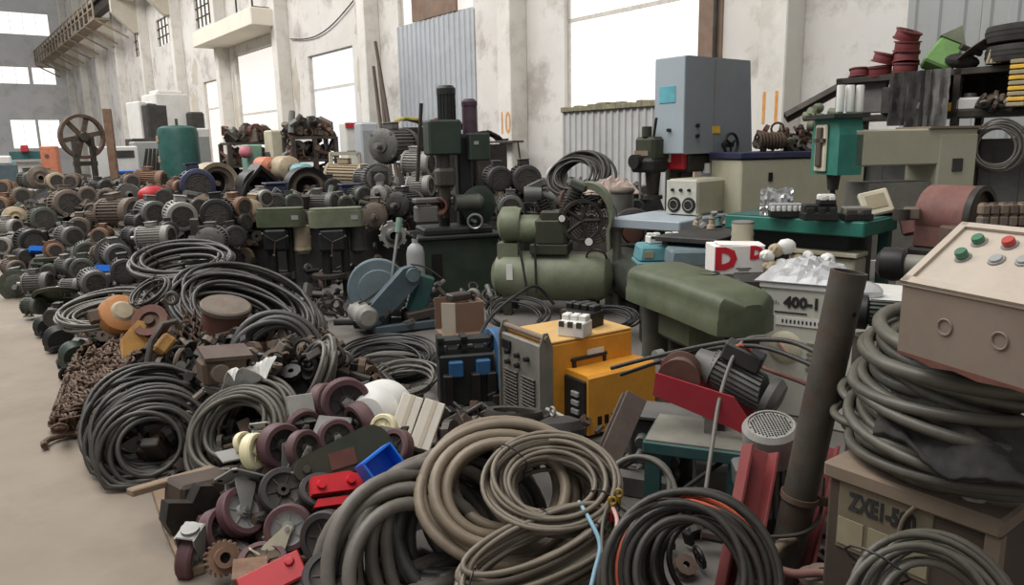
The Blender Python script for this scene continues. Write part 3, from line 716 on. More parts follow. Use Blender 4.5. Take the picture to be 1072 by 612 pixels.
# ---- dark green drilling machine on a cabinet
t = thing('drilling_machine', 'dark green drilling machine with twin motors standing on its cabinet', 'machine', G(482, 312), facing(G(482, 312), 14))
k = scl(8.2)
cw = 78 * k; ch = 62 * k
cab = pt(t, 'cabinet', 'machine_green', ('box', (0, 0.2, ch / 2), (cw, .6, ch), None, .012))
pt(cab, 'cabinet_recess', 'cavity', ('box', (-cw * .32, -.105, ch * .55), (cw * .13, .02, ch * .45)))
pt(t, 'top_plate', 'machine_dark', ('box', (0, .2, ch + .02), (cw * 1.12, .7, .04), None, .01), ('box', (0, .2, ch + .07), (cw * .9, .5, .08), None, .02))
pt(t, 'column', 'machine_dark', ('box', (cw * .18, .25, ch + .55), (.16, .16, 1.0), None, .02), ('cyl', (-cw * .12, .2, ch + .1), (-cw * .12, .2, ch + .75), .06))
pt(t, 'drive_housing', 'machine_green', ('box', (-cw * .12, .15, ch + 1.03), (33 * k, .3, 34 * k), None, .02))
pt(t, 'switch_box', 'machine_green', ('box', (cw * .32, .1, ch + .93), (21 * k, .22, 27 * k), None, .015))
pt(t, 'switch_plate', 'plastic_grey', ('box', (cw * .27, -.012, ch + .97), (.05, .006, .035)))
up = MB(); up.prism([(x * 9 * k, y * 9 * k) for x, y in gear_poly(16, .9, 1, .5)], (-cw * .05, .15, ch + 1.2), (1, 0, 0), (0, 1, 0), (0, 0, 27 * k)); up.lathe([(9.4 * k, 0), (9.4 * k, .06), (7 * k, .09), (0, .09)], (-cw * .05, .15, ch + 1.2 + 25 * k), n=20)
up.build('upright_motor', 'machine_dark', t)
pt(t, 'purple_motor', 'purple', ('cyl', (cw * .27, .22, ch + 1.06), (cw * .27, .22, ch + 1.06 + 30 * k), 7.5 * k, 7.5 * k, 18), ('lathe', [(8 * k, 0), (8 * k, .04), (5 * k, .07), (0, .07)], (cw * .27, .22, ch + 1.06 + 28 * k), (0, 0, 1), 18))
pt(t, 'spindle', 'iron', ('cyl', (-cw * .12, .12, ch + .3), (-cw * .12, .12, ch + .86), .06), ('cyl', (-cw * .12, .12, ch + .2), (-cw * .12, .12, ch + .3), .03), ('box', (-cw * .12, .1, ch + .62), (.2, .2, .2), None, .03))
pt(t, 'feed_motor', 'motor_green', ('cyl', (-.02, .02, ch + .36), (.2, .02, ch + .36), .085, .085, 18), ('lathe', [(.085, 0), (.09, .04), (.06, .08), (0, .08)], (.2, .02, ch + .36), (1, 0, 0), 18))
pt(t, 'red_funnel', 'rust_red', ('lathe', [(.04, .1), (.055, .02), (.09, -.06), (.07, -.06), (.035, .02), (.03, .1)], (-.18, -.02, ch + .34), (.5, .85, 0), 20))
pt(t, 'hand_wheel', 'steel', ('tor', (.16, -.1, ch + .17), (.3, 1, .1), .075, .013, 20, 6), ('cyl', (.16, -.1, ch + .17), (.16, .1, ch + .17), .018))
pt(t, 'cross_arm', 'motor_grey', ('box', (-cw * .38, .0, ch + .4), (.3, .14, .05), (0, 0, .1), .01), ('box', (-cw * .4, .02, ch + .26), (.24, .16, .18), None, .02))
pt(t, 'guard_disc', 'machine_green', ('lathe', [(0, 0), (.2, 0), (.21, .03), (.15, .06), (0, .06)], (cw * .3, .1, ch + .32), (.25, -1, 0), 26))
# rod and bracket standing beside it
p = P(441, 108, 8.4); q = P(437, 190, 8.6)
tag(MB().tube([p, q], .022, 8).build('steel_bar', 'dark_iron'), 'dark steel bar leaning beside the dark green drilling machine', 'bar')

# ---- blue cut-off saw
g0 = G(405, 346); t = thing('cutoff_saw', 'blue-grey abrasive cut-off saw with round blade guard and long handle', 'saw', g0, facing(g0, 16))
k = scl(6.6)
pt(t, 'base_frame', 'blue_grey', ('box', (.17, .1, .05), (.62, .06, .07), (0, 0, 0), .008), ('box', (.17, -.14, .05), (.62, .06, .07), None, .008), ('box', (-.12, 0, .05), (.06, .3, .07)), ('box', (.46, 0, .05), (.06, .3, .07)))
gd = MB(); gd.lathe([(0, -.05), (.26, -.05), (.27, -.03), (.27, .05), (.26, .06), (.18, .062), (.17, .075), (.1, .078), (0, .078)], (-.02, .14, .36), (-.25, -1, .05), 40)
gd.build('blade_guard', 'blue_guard', t)
pt(t, 'belt_cover', 'blue_grey', ('prism', [(-.28 + .0, .02), (-.2, -.05), (-.1, -.05), (.3, .3), (.32, .4), (.26, .46), (.16, .44)], (-.02, -.13, .12), (1, 0, 0), (0, 0, 1), (0, .1, 0)))
pt(t, 'belt_cover_boss', 'blue_guard', ('lathe', [(0, .02), (.06, .02), (.065, 0)], (.22, -.13, .5), (0, -1, 0), 20))
pt(t, 'belt_cover_boss', 'blue_guard', ('lathe', [(0, .02), (.05, .02), (.055, 0)], (-.17, -.13, .14), (0, -1, 0), 20))
pt(t, 'motor', 'motor_light', ('cyl', (-.2, -.06, .17), (-.2, .18, .17), .1, .1, 20), ('lathe', [(.1, 0), (.105, .06), (.07, .1), (0, .1)], (-.2, -.06, .17), (0, -1, 0), 20))
pt(t, 'arm', 'teal_dark', ('box', (.32, -.02, .3), (.16, .12, .36), (0, .35, 0), .02))
hl = MB(); a = Vector((.06, .0, .42)); b = Vector((.2, .1, .98)); hl.tube([a, b], .014, 8); hd = hl.build('handle', 'steel', t)
pt(hd, 'grip', 'mint', ('cyl', tuple(a.lerp(b, .78)), tuple(b), .026, .03, 10))
pt(t, 'cable', 'cable_black', ('tube', sag((-.18, -.1, .28), (.14, .0, .5), .08), .014, 6), ('tube', sag((-.24, -.02, .28), (.1, .1, .44), .02), .011, 6), ('tube', sag((.2, -.16, .6), (.46, -.2, .46), -.03), .008, 6))
pt(t, 'vise', 'iron', ('box', (.3, -.1, .14), (.3, .1, .08), (0, -.1, 0), .01), ('cyl', (.4, -.1, .2), (.55, -.1, .14), .02))
# ---- grey gas cylinder behind it
q = P(437, 312, 7.5); zc = q.z
t = thing('gas_cylinder', 'small grey gas cylinder behind the blue cut-off saw', 'gas cylinder', (q.x, q.y, 0))
pt(t, 'bottle', 'plastic_grey', ('lathe', [(0, 0), (.085, 0), (.09, .02), (.09, .56), (.075, .62), (.03, .66), (.03, .7), (0, .7)], (0, 0, 0), (0, 0, 1), 24))
pt(t, 'valve', 'iron', ('cyl', (0, 0, .68), (0, 0, .78), .018, .018, 10), ('box', (0, 0, .76), (.09, .03, .03)))

# ---- green air compressor
g0 = G(578, 327); t = thing('air_compressor', 'olive green air compressor with pump, belt guard and long tank', 'compressor', g0, facing(g0, -10))
TL, TR, TZ = 1.18, .235, .36
pt(t, 'tank', 'olive_pale', ('lathe', [(0, 0), (TR * .5, .02), (TR * .85, .07), (TR, .15), (TR, TL - .15), (TR * .85, TL - .07), (TR * .5, TL - .02), (0, TL)], (-TL / 2, 0, TZ), (1, 0, 0), 32))
for x, y in ((-.4, -.15), (-.4, .15), (.4, -.15), (.4, .15)): pt(t, 'leg', 'olive_dark', ('box', (x, y, .08), (.08, .05, .16)))
pt(t, 'deck', 'olive_dark', ('box', (0.0, 0, TZ + TR + .04), (.36, .34, .1), None, .01))
lb = pt(t, 'tank_label', 'plastic_white', ('box', (-.36, -TR - .001, TZ + .07), (.06, .006, .15)))
mo = pt(t, 'motor', 'olive_pale', ('cyl', (-.42, -.02, TZ + TR + .22), (-.1, -.02, TZ + TR + .22), .13, .13, 24))
pt(mo, 'motor_cover', 'olive_pale', ('lathe', [(.1, -.06), (.165, -.02), (.17, .1), (.15, .16), (.12, .16)], (-.44, -.02, TZ + TR + .26), (1, 0, 0), 24))
pt(mo, 'motor_grille', 'grille_dark', ('lathe', [(0, -.05), (.12, -.045), (.15, -.02)], (-.44, -.02, TZ + TR + .26), (1, 0, 0), 24))
pt(mo, 'motor_foot', 'olive_pale', ('box', (-.4, 0, TZ + TR + .02), (.2, .26, .14)))
cr = pt(t, 'crankcase', 'olive_dark', ('box', (.02, -.04, TZ + TR + .2), (.3, .26, .26), None, .03), ('box', (.02, -.06, TZ + TR + .35), (.2, .2, .1), None, .02))
for sx in (-1, 1):
    cy = MB()
    for i in range(8): cy.lathe([(.05, i * .03), (.085, i * .03), (.085, i * .03 + .014), (.05, i * .03 + .014)], (.06 + sx * .09, .0, TZ + TR + .36), (sx * .45, 0, 1), 18)
    cy.cyl((.06 + sx * .09, 0, TZ + TR + .36), Vector((.06 + sx * .09, 0, TZ + TR + .36)) + Vector((sx * .45, 0, 1)).normalized() * .25, .055)
    cy.build('cylinder', 'dark_iron', t)
    pt(t, 'cylinder_head', 'motor_green', ('box', (.06 + sx * .2, 0, TZ + TR + .62), (.17, .17, .08), (0, sx * .42, 0), .015))
fw = MB(); fw.lathe([(.17, -.03), (.2, -.03), (.2, .03), (.17, .03), (.17, -.03)], (.3, -.08, TZ + TR + .3), (.35, -1, 0), 30)
for i in range(5):
    a = i * 1.257; u, v, _ = frame_of((.35, -1, 0)); c = Vector((.3, -.08, TZ + TR + .3)); fw.cyl(c, c + (u * math.cos(a) + v * math.sin(a)) * .18, .02, n=6)
fw.build('flywheel', 'dark_iron', t)
gu = MB(); gu.tube([(.13 + .36 * (1 - math.cos(a)) * .62 + .02, .06, TZ + TR + .04 + .52 * math.sin(a)) for a in [x * PI / 14 * .98 for x in range(3, 13)]], .01, 6)
arc = [(.34 + .24 * math.cos(a), .33 + .3 * math.sin(a)) for a in [PI * .62 - i * PI * .78 / 12 for i in range(13)]] + [(.56, .0)]
arc_in = [(x * .88 + .035, y * .9) for x, y in arc]
gu = MB(); gu.prism(arc + arc_in[::-1], (0, -.06, TZ + TR + .02), (1, 0, 0), (0, 0, 1), (0, .26, 0)); gu.build('belt_guard', 'olive_pale', t)
mesh_ = MB()
for i in range(9): mesh_.tor((.36, .14, TZ + TR + .3), (0, 1, 0), .03 + i * .027, .004, 20, 4)
for i in range(12): mesh_.cyl((.36, .14, TZ + TR + .3), (.36 + .25 * math.cos(i * PI / 6), .14, TZ + TR + .3 + .25 * math.sin(i * PI / 6)), .004, n=4)
mesh_.build('guard_mesh', 'olive_dark', t)
for q, sx in (((.13, -.18, TZ + TR + .33), .035), ((.38, -.2, TZ + TR + .12), .04)):
    gg = pt(t, 'pressure_gauge', 'iron', ('lathe', [(0, .03), (sx, .03), (sx * 1.1, 0)], q, (0, 1, 0), 18)); pt(gg, 'dial', 'plastic_white', ('lathe', [(0, -.002), (sx * .85, -.002), (sx * .9, .002)], q, (0, 1, 0), 18))
pt(t, 'air_filter', 'motor_grey', ('cyl', (-.08, -.05, TZ + TR + .55), (-.24, -.08, TZ + TR + .55), .07, .07, 18), ('cyl', (-.08, -.05, TZ + TR + .55), (.04, -.03, TZ + TR + .5), .03))
pt(t, 'tank_handle', 'iron', ('tor', (.44, -.12, TZ + TR - .03), (0, 1, .6), .09, .01, 12, 6, -.2, PI + .2))
pt(t, 'hose', 'cable_dark', ('tube', sag((-.3, -.12, TZ + TR + .1), (-.18, -.28, .2), -.05), .012, 6), ('tube', sag((-.12, -.2, TZ + TR + .12), (-.1, -.27, .24), .0), .012, 6))
# ---- second tank to the right, almost hidden
q = P(663, 305, 7.2)
t = thing('air_tank', 'dark grey steel tank end behind the olive compressor', 'tank', (q.x, q.y, 0), facing(q, -60))
pt(t, 'shell', 'motor_green', ('lathe', [(0, 0), (.14, .02), (.23, .08), (.25, .16), (.25, .9), (0, .98)], (-.4, 0, .34), (1, 0, 0), 28))
pt(t, 'saddle', 'dark_iron', ('box', (0, 0, .06), (.6, .3, .12)))

# ---- cardboard box with parts
q = P(481, 348, 5.3); t = thing('cardboard_box', 'open brown cardboard box on the contactor block', 'box', q, facing(q, 14))
bx = MB(); w_, d_, h_ = .29, .26, .24
bx.box((0, -d_ / 2, h_ / 2), (w_ * .62, .008, h_)); bx.box((0, d_ / 2, h_ / 2), (w_, .008, h_)); bx.box((0, 0, .006), (w_, d_, .012)); bx.box((w_ / 2, 0, h_ / 2), (.008, d_, h_))
pt(t, 'front_wall', 'cardboard', ('box', (w_ * .16, -d_ / 2, h_ / 2), (w_ * .7, .008, h_)))
pt(t, 'side_wall', 'cardboard', ('box', (w_ / 2, 0, h_ / 2), (.008, d_, h_)), ('box', (0, d_ / 2, h_ / 2), (w_, .008, h_)), ('box', (0, 0, .006), (w_, d_, .012)))
pt(t, 'taped_wall', 'cardboard_pale', ('box', (-w_ * .33, -d_ / 2 + .04, h_ / 2), (w_ * .34, .008, h_), (0, 0, -.5)))
pt(t, 'flap', 'cardboard', ('box', (w_ * .16, -d_ / 2 - .05, .02), (w_ * .8, .12, .006), (.2, 0, 0)))
q2 = Vector(q) + Vector((0, 0.02, .2)); o = thing('metal_bracket', 'grey metal bracket sticking out of the cardboard box', 'bracket', q2, facing(q, 30)); pt(o, 'plate', 'iron', ('box', (0, 0, .06), (.16, .1, .05), None, .01)); pt(o, 'ring', 'motor_grey', ('tor', (.14, .02, .03), (1, .3, 0), .05, .02, 18, 8))

# ---- black and blue contactor block, blue disc
q = G(492, 425); t = thing('contactor_block', 'black contactor block with blue coil covers under the cardboard box', 'contactor', q, facing(q, 8))
H = .42
pt(t, 'frame', 'machine_dark', ('box', (0, .1, H * .4), (.36, .2, H * .8), None, .012))
for x in (-.08, .09): pt(t, 'coil_cover', 'blue', ('box', (x, -.01, H * .6), (.09, .05, .1), None, .008))
for x in (-.13, .04, .14): pt(t, 'terminal_column', 'black_iron', ('box', (x, -.02, H * .28), (.06, .06, H * .5), None, .008))
ar = MB(); ar.box((0, .08, H * .98), (.36, .12, .03)); ar.box((0, .08, H * .82), (.36, .12, .03))
for x in (-.165, -.02, .165): ar.box((x, .08, H * .9), (.04, .12, .13))
ar.build('bridge', 'machine_dark', t)
for x in (-.09, .075): pt(t, 'contact_window', 'plastic_grey', ('box', (x, .1, H * .9), (.06, .1, .05)))
q = P(518, 386, 4.75); t = thing('blue_disc', 'blue round disc seen edge-on beside the yellow welder', 'disc', (q.x, q.y, .0), facing(q, -70))
pt(t, 'disc', 'blue', ('lathe', [(0, -.03), (.2, -.03), (.205, -.025), (.205, .025), (.2, .03), (0, .03)], (0, 0, .26), (0, 1, 0), 32))
pt(t, 'hub', 'dark_iron', ('lathe', [(0, -.1), (.11, -.1), (.15, -.03), (.15, .03), (.11, .1), (0, .1)], (0, .06, .26), (0, 1, 0), 24))
pt(t, 'stand', 'dark_iron', ('box', (0, .05, .04), (.3, .24, .08), None, .01))

# ---- yellow welders
def handle_arc(root, c, w_, h_, r=.012, mat='iron', axis='x'):
    x, y, z = c
    pts = [(x - w_ / 2, y, z), (x - w_ / 2, y, z + h_), (x + w_ / 2, y, z + h_), (x + w_ / 2, y, z)] if axis == 'x' else [(x, y - w_ / 2, z), (x, y - w_ / 2, z + h_), (x, y + w_ / 2, z + h_), (x, y + w_ / 2, z)]
    return pt(root, 'carry_handle', mat, ('tube', pts, r, 8))
q = G(596, 442); q = q + Vector((-.03, .12, 0))
yw = facing(q, -54)
t = thing('welding_machine', 'yellow welding machine with a grey louvred front panel, taller one', 'welder', q, yw)
BW, BL, BH_ = .42, .62, .52                             # front is -Y, width X, length Y
pt(t, 'casing', 'yellow', ('box', (0, .05, BH_ * .55), (BW, BL, BH_ * .9), None, .012))
pt(t, 'top_cover', 'yellow_top', ('box', (0, .05, BH_ + .006), (BW * .99, BL * .98, .012), None, .004))
fp = pt(t, 'front_panel', 'panel_grey', ('box', (0, -BL / 2 + .03, BH_ * .52), (BW * .98, .03, BH_ * .96), None, .006))
lo = MB()
for i in range(13):
    for x in (-.1, .08): lo.box((x, -BL / 2 + .01, .07 + i * .02), (.14, .012, .008), (.5, 0, 0))
lo.build('louvre', 'iron', fp)
for i in range(5): pt(fp, 'knob', 'black_iron', ('cyl', (-.12 + (i % 3) * .1, -BL / 2 + .016, .42 - (i // 3) * .06), (-.12 + (i % 3) * .1, -BL / 2 - .012, .42 - (i // 3) * .06), .016, .014, 12))
pt(fp, 'meter', 'black_iron', ('box', (-.14, -BL / 2 + .01, .46), (.09, .012, .05)))
for x in (-1, 1): pt(t, 'corner_bracket', 'panel_grey', ('prism', [(0, 0), (.09, 0), (.09, BH_ * .98), (.06, BH_ + .07), (.03, BH_ + .07), (0, BH_ * .98)], (x * BW / 2 - .004, -BL / 2 + .0, 0), (0, 1, 0), (0, 0, 1), (.008, 0, 0)))
pt(t, 'front_bar', 'edge_tan', ('cyl', (-BW / 2 - .02, -BL / 2 + .045, BH_ + .04), (BW / 2 + .02, -BL / 2 + .045, BH_ + .04), .016, .016, 10))
pt(t, 'warning_label', 'plastic_white', ('box', (BW / 2 + .002, .08, BH_ * .82), (.004, .12, .05)))
pt(t, 'foot_rail', 'dark_iron', ('box', (-.15, .05, .02), (.05, BL, .04)), ('box', (.15, .05, .02), (.05, BL, .04)))
M1 = t.matrix_world.copy()
q2 = G(621, 450) + Vector((0, .1, 0))
t2 = thing('welding_machine', 'low yellow welding machine with black front, in front of the taller one', 'welder', q2, facing(q2, -50))
pt(t2, 'casing', 'yellow', ('prism', [(-.19, 0), (.19, 0), (.19, .32), (.17, .335), (-.17, .335), (-.19, .32)], (0, -.18, .03), (1, 0, 0), (0, 0, 1), (0, .5, 0)))
f2 = pt(t2, 'front_panel', 'black_iron', ('box', (0, -.185, .19), (.35, .02, .29), None, .006))
for z in (.25, .2, .15): pt(f2, 'terminal', 'plastic_grey', ('box', (.1, -.2, z), (.06, .02, .03), None, .004))
pt(f2, 'dial', 'iron', ('cyl', (-.08, -.19, .2), (-.08, -.22, .2), .035, .03, 16))
pt(t2, 'carry_handle', 'machine_dark', ('box', (0, -.02, .41), (.03, .26, .02), None, .004), ('box', (0, -.13, .385), (.028, .02, .06)), ('box', (0, .09, .385), (.028, .02, .06)))
for i in range(4): pt(t2, 'vent_slot', 'cavity', ('box', (.192, -.1 + i * .05, .1), (.004, .028, .05)))
pt(t2, 'foot_rail', 'dark_iron', ('box', (-.12, .05, .015), (.04, .5, .03)), ('box', (.12, .05, .015), (.04, .5, .03)))
# circuit breakers on the taller welder
def breaker(label, loc, yaw, size, mat, group=None, poles=4):
    w_, d_, h_ = size
    t = thing('circuit_breaker', label, 'breaker', loc, yaw, group)
    pt(t, 'housing', mat, ('box', (0, 0, h_ * .36), (w_, d_, h_ * .72), None, .006))
    for i in range(poles):
        x = (i + .5) / poles * w_ - w_ / 2
        pt(t, 'pole_block', mat, ('box', (x, d_ * .12, h_ * .82), (w_ / poles * .82, d_ * .5, h_ * .34), None, .005))
        pt(t, 'terminal', 'iron', ('box', (x, -d_ * .46, h_ * .6), (w_ / poles * .6, d_ * .12, h_ * .25)))
    return t
topz = BH_ + .012
breaker('black four pole contactor on the taller yellow welder', M1 @ Vector((-.02, .16, topz)), yw + .3, (.22, .15, .13), 'motor_black')
breaker('white circuit breaker on the taller yellow welder beside the black one', M1 @ Vector((.15, -.02, topz)), yw + .5, (.16, .13, .12), 'plastic_white', poles=3)
breaker('small black breaker behind the black four pole contactor', M1 @ Vector((-.14, .3, topz)), yw, (.12, .1, .1), 'motor_black', poles=2)

# ---- big olive drill press, cover seen from above
far = P(684, 292, 4.95); near = P(786, 322, 3.95)
ax = near - far; ax.z = 0; L = ax.length + .05; ax.normalize(); mid = (far + near) / 2; yaw = math.atan2(ax.y, ax.x)
t = thing('drill_press', 'large olive drill press with a long rounded belt cover', 'drill press', (mid.x, mid.y, 0), yaw)
HC, CWD, zt = .24, .4, .83
def hull(x):                                             # half width along the cover
    return CWD / 2 * (1 - .12 * (x / (L / 2)))
cv = MB(); secs = []
for i in range(19):
    x = -L / 2 + L * i / 18; e = min(1, math.sqrt(max(0, 1 - max(0, (abs(x) - (L / 2 - .1)) / .1) ** 2)) + .02)
    w_ = hull(x) * (.35 + .65 * e); top = zt - .02 * (1 - e) ** .5 * 3 - max(0, (x / L) * .05); lo_ = zt - HC - .03 * max(0, x / L)
    ring = []
    for a in range(17):
        th = PI * a / 16; cx_ = math.cos(th); sx_ = math.sin(th)
        px_ = math.copysign(abs(cx_) ** .45, cx_) * w_; pz_ = lo_ + .09 + (top - lo_ - .09) * (sx_ ** .5)
        ring.append((x, px_, pz_))
    ring += [(x, -w_ * 1.03, lo_ + .08), (x, -w_ * 1.03, lo_), (x, w_ * 1.03, lo_), (x, w_ * 1.03, lo_ + .08)]
    secs.append(ring)
nr = len(secs[0]); cv.add([p for r_ in secs for p in r_], [(i * nr + j, i * nr + (j + 1) % nr, (i + 1) * nr + (j + 1) % nr, (i + 1) * nr + j) for i in range(18) for j in range(nr)] + [tuple(range(nr)), tuple(18 * nr + j for j in range(nr))])
bc = cv.build('belt_cover', 'olive', t)
pt(bc, 'top_slot', 'cavity', ('lathe', [(0, 0), (.07, 0), (.07, .004)], (.02, .06, zt - .004), (0, 0, 1), 16))
pt(t, 'column', 'dark_iron', ('cyl', (-L * .18, 0, .04), (-L * .18, 0, zt - HC), .06))
pt(t, 'head', 'olive', ('box', (-L * .05, 0, zt - HC - .1), (.42, .24, .2), None, .03), ('cyl', (.1, 0, zt - HC - .32), (.1, 0, zt - HC), .07))
pt(t, 'spindle', 'steel', ('cyl', (.1, 0, .2), (.1, 0, zt - HC - .3), .03))
pt(t, 'motor', 'motor_green', ('cyl', (-L * .4, 0, .2), (-L * .4, 0, zt - HC), .11, .11, 20))
pt(t, 'base', 'dark_iron', ('box', (-L * .18, 0, .04), (.42, .36, .08), None, .02))
pt(t, 'feed_knob', 'zinc', ('lathe', [(0, .05), (.045, .05), (.05, 0), (0, 0)], (-L * .1, -.16, .3), (0, -1, 0), 18), ('cyl', (-L * .1, -.16, .3), (-L * .1, 0, .3), .015))
# ================================================================== machines and shelves by the wall, right half
def WV(px, py, v):
    r = ray(px, py); return CAMP + r * (v / r.dot(N))
# ---- tall grey gear-head drilling machine
c = P(738, 113, 7.6); t = thing('pillar_drill', 'tall grey pillar drill with a pale blue-grey front panel and hand wheel', 'drill', (c.x, c.y, 0), YW)
z0, z1 = c.z - .45, c.z + .47
HW, HL = .38, 1.06
hd = MB(); hd.prism([(-HL / 2, z0), (HL / 2 + .03, z0), (HL / 2 - .06, z1), (-HL / 2, z1)], (-HW / 2, 0, 0), (0, 1, 0), (0, 0, 1), (HW, 0, 0))
head = hd.build('head', 'grey_paint', t, smooth=False)
fp = pt(head, 'front_panel', 'grey_front', ('box', (0, -HL / 2 - .012, (z0 + z1) / 2), (HW * .98, .024, (z1 - z0) * .99), None, .006))
pt(fp, 'type_plate', 'label_teal', ('box', (-.02, -HL / 2 - .027, c.z + .12), (.2, .006, .16), None, .003))
pt(fp, 'catch', 'black_iron', ('cyl', (.02, -HL / 2 - .02, c.z - .22), (.02, -HL / 2 - .06, c.z - .22), .018, .018, 10))
pt(head, 'seam', 'panel_grey', ('box', (HW / 2 + .003, -HL * .1, c.z), (.006, .012, (z1 - z0) * .98)))
pt(head, 'warning_label', 'label_yellow', ('box', (HW / 2 + .004, -.06, c.z - .22), (.006, .12, .07)))
for z in (.02, -.08): pt(head, 'button', 'black_iron', ('cyl', (HW / 2, -HL * .34, c.z - .2 + z), (HW / 2 + .025, -HL * .34, c.z - .2 + z), .02, .02, 12))
hw = MB(); hw.tor((HW / 2 + .1, .06, z0 + .08), (1, 0, 0), .11, .015, 26, 8)
for k in range(3):
    a = k * 2.094 + .5; hw.cyl((HW / 2 + .1, .06, z0 + .08), (HW / 2 + .1, .06 + .11 * math.cos(a), z0 + .08 + .11 * math.sin(a)), .012, n=6)
hw.cyl((HW / 2, .06, z0 + .08), (HW / 2 + .12, .06, z0 + .08), .025)
hw.build('hand_wheel', 'black_iron', t)
pt(t, 'column', 'grey_paint', ('box', (0, .3, z0 / 2 + .05), (.34, .3, z0), None, .02))
pt(t, 'base', 'grey_paint', ('box', (0, 0, .08), (.6, 1.0, .16), None, .02))
pt(t, 'spindle_housing', 'dark_iron', ('box', (0, -.22, z0 - .09), (.26, .34, .18), None, .02), ('cyl', (0, -.25, z0 - .5), (0, -.25, z0 - .1), .055), ('cyl', (.05, .0, z0 - .12), (.4, .05, z0 - .1), .02))
pt(t, 'red_cover', 'red', ('box', (-.02, -.38, z0 - .07), (.24, .14, .17), None, .015))
pt(t, 'white_tag', 'plastic_white', ('box', (-.1, -.46, z0 - .04), (.1, .02, .08)))
pt(t, 'lower_table', 'panel_grey', ('box', (0, -.1, .78), (.5, .6, .09), None, .015))
pt(t, 'pressure_lamp', 'plastic_white', ('cyl', (.12, -.1, z0 - .2), (.12, -.1, z0 - .1), .05, .05, 14))
# ---- dark milling head standing left of it
c = P(684, 160, 7.5); t = thing('milling_machine', 'dark green milling head left of the tall grey pillar drill', 'machine', (c.x, c.y, 0), YW)
pt(t, 'housing', 'olive_dark', ('box', (0, 0, c.z + .04), (.26, .3, .24), None, .03), ('cyl', (0, -.1, c.z + .16), (0, -.1, c.z + .26), .05))
pt(t, 'scale_plate', 'edge_tan', ('box', (-.02, -.155, c.z + .0), (.18, .008, .05)))
pt(t, 'crank', 'black_iron', ('cyl', (-.05, -.14, c.z - .08), (-.05, -.24, c.z - .08), .07, .07, 18), ('box', (0, -.06, c.z - .12), (.3, .26, .14), None, .03))
pt(t, 'quill', 'dark_iron', ('cyl', (0, 0, c.z - .42), (0, 0, c.z - .16), .06, .08), ('cyl', (0, 0, c.z - .46), (0, 0, c.z - .42), .1))
pt(t, 'rod', 'steel', ('cyl', (-.1, -.08, c.z - .46), (-.1, -.08, c.z - .14), .012))
pt(t, 'lever', 'black_iron', ('cyl', (.08, -.1, c.z + .1), (.12, -.1, c.z + .34), .014))
pt(t, 'pillar', 'olive_dark', ('cyl', (.0, .34, .0), (.0, .34, c.z + .1), .1), ('box', (0, .2, c.z + .02), (.16, .36, .16)))
# ---- pale bench top with the two-gauge unit
c = G(700, 226, .9); t = thing('work_table', 'pale grey steel table carrying the two-dial unit', 'table', (c.x, c.y, 0), YW + .2)
pt(t, 'table_top', 'grey_front', ('box', (0, 0, .86), (.75, .95, .09), None, .01))
for x in (-.32, .32):
    for y in (-.4, .4): pt(t, 'leg', 'panel_grey', ('box', (x, y, .405), (.06, .06, .81)))
pt(t, 'shelf', 'dark_iron', ('box', (0, 0, .3), (.7, .9, .03)))
c = G(724, 224, .905); t = thing('welding_rectifier', 'greenish grey box with two round dials on the pale table', 'rectifier', (c.x, c.y, .906), YW + .12)
pt(t, 'case', 'press_cream', ('box', (0, .12, .17), (.34, .6, .34), None, .025))
fp = pt(t, 'front_panel', 'welder_white', ('box', (0, -.185, .17), (.33, .012, .32), None, .005))
for x in (-.075, .085):
    dl = pt(fp, 'dial', 'black_iron', ('lathe', [(0, .012), (.068, .012), (.075, 0), (0, 0)], (x, -.19, .1), (0, -1, 0), 24))
    pt(dl, 'dial_ring', 'panel_grey', ('tor', (x, -.203, .1), (0, 1, 0), .045, .006, 18, 6))
for x in (-.09, 0, .09): pt(fp, 'knob', 'black_iron', ('cyl', (x, -.19, .24), (x, -.215, .24), .016, .014, 10))
# ---- cream cabinet with dark top edge behind the presses
a = P(776, 178, 6.9); t = thing('machine_bed', 'long cream machine bed with a dark top edge behind the teal press', 'machine', (a.x, a.y, 0), YW - .45)
zt = P(776, 163, 6.9).z
pt(t, 'bed', 'press_cream', ('box', (-.3, .65, zt / 2 - .02), (.6, 1.3, zt - .04), None, .012))
pt(t, 'top_edge', 'motor_blue', ('box', (-.3, .65, zt), (.63, 1.34, .06), None, .008))
pt(t, 'latch', 'black_iron', ('box', (.004, .3, zt - .2), (.012, .04, .08)))
bedM = t.matrix_world.copy(); bedz = zt + .03
r4 = random.Random(21)
def on_bed():
    p = bedM @ Vector((r4.uniform(-.5, -.08), r4.uniform(.35, 1.2), 0)); p.z = bedz + .03 + r4.uniform(0, .05 + .18 * r4.random()); return p
junk('bed_scrap', 'dark red and grey scrap fittings heaped on the cream machine bed', 'scrap', 120, on_bed, ['rust_red', 'rust_brown', 'olive_pale', 'dark_iron', 'motor_grey'], r4, (.03, .07))
t = thing('spring_coil', 'rusty coiled spring lying on the cream machine bed', 'spring', P(806, 147, 7.0), facing(P(806, 147, 7.0), 20))
pt(t, 'coil', 'rust_brown', ('tube', [((i / 90 - .5) * .24, .07 * math.cos(i * .55), .07 * math.sin(i * .55)) for i in range(91)], .012, 6))
pt(t, 'core', 'iron', ('cyl', (-.1, 0, 0), (.1, 0, 0), .04))
o = thing('sloping_channel', 'dark steel channel sloping from the bed up to the shelf rack', 'beam')
a, b = P(822, 122, 7.1), P(877, 92, 7.0); u = (b - a).normalized(); v = frame_of(u)[0]
pt(o, 'web', 'iron', ('box', (a + b) / 2, (.09, .05, (b - a).length), basis(u, N)))
pt(o, 'flange', 'iron', ('box', (a + b) / 2 + basis(u, N) @ Vector((.045, -.01, 0)), (.012, .08, (b - a).length), basis(u, N)))
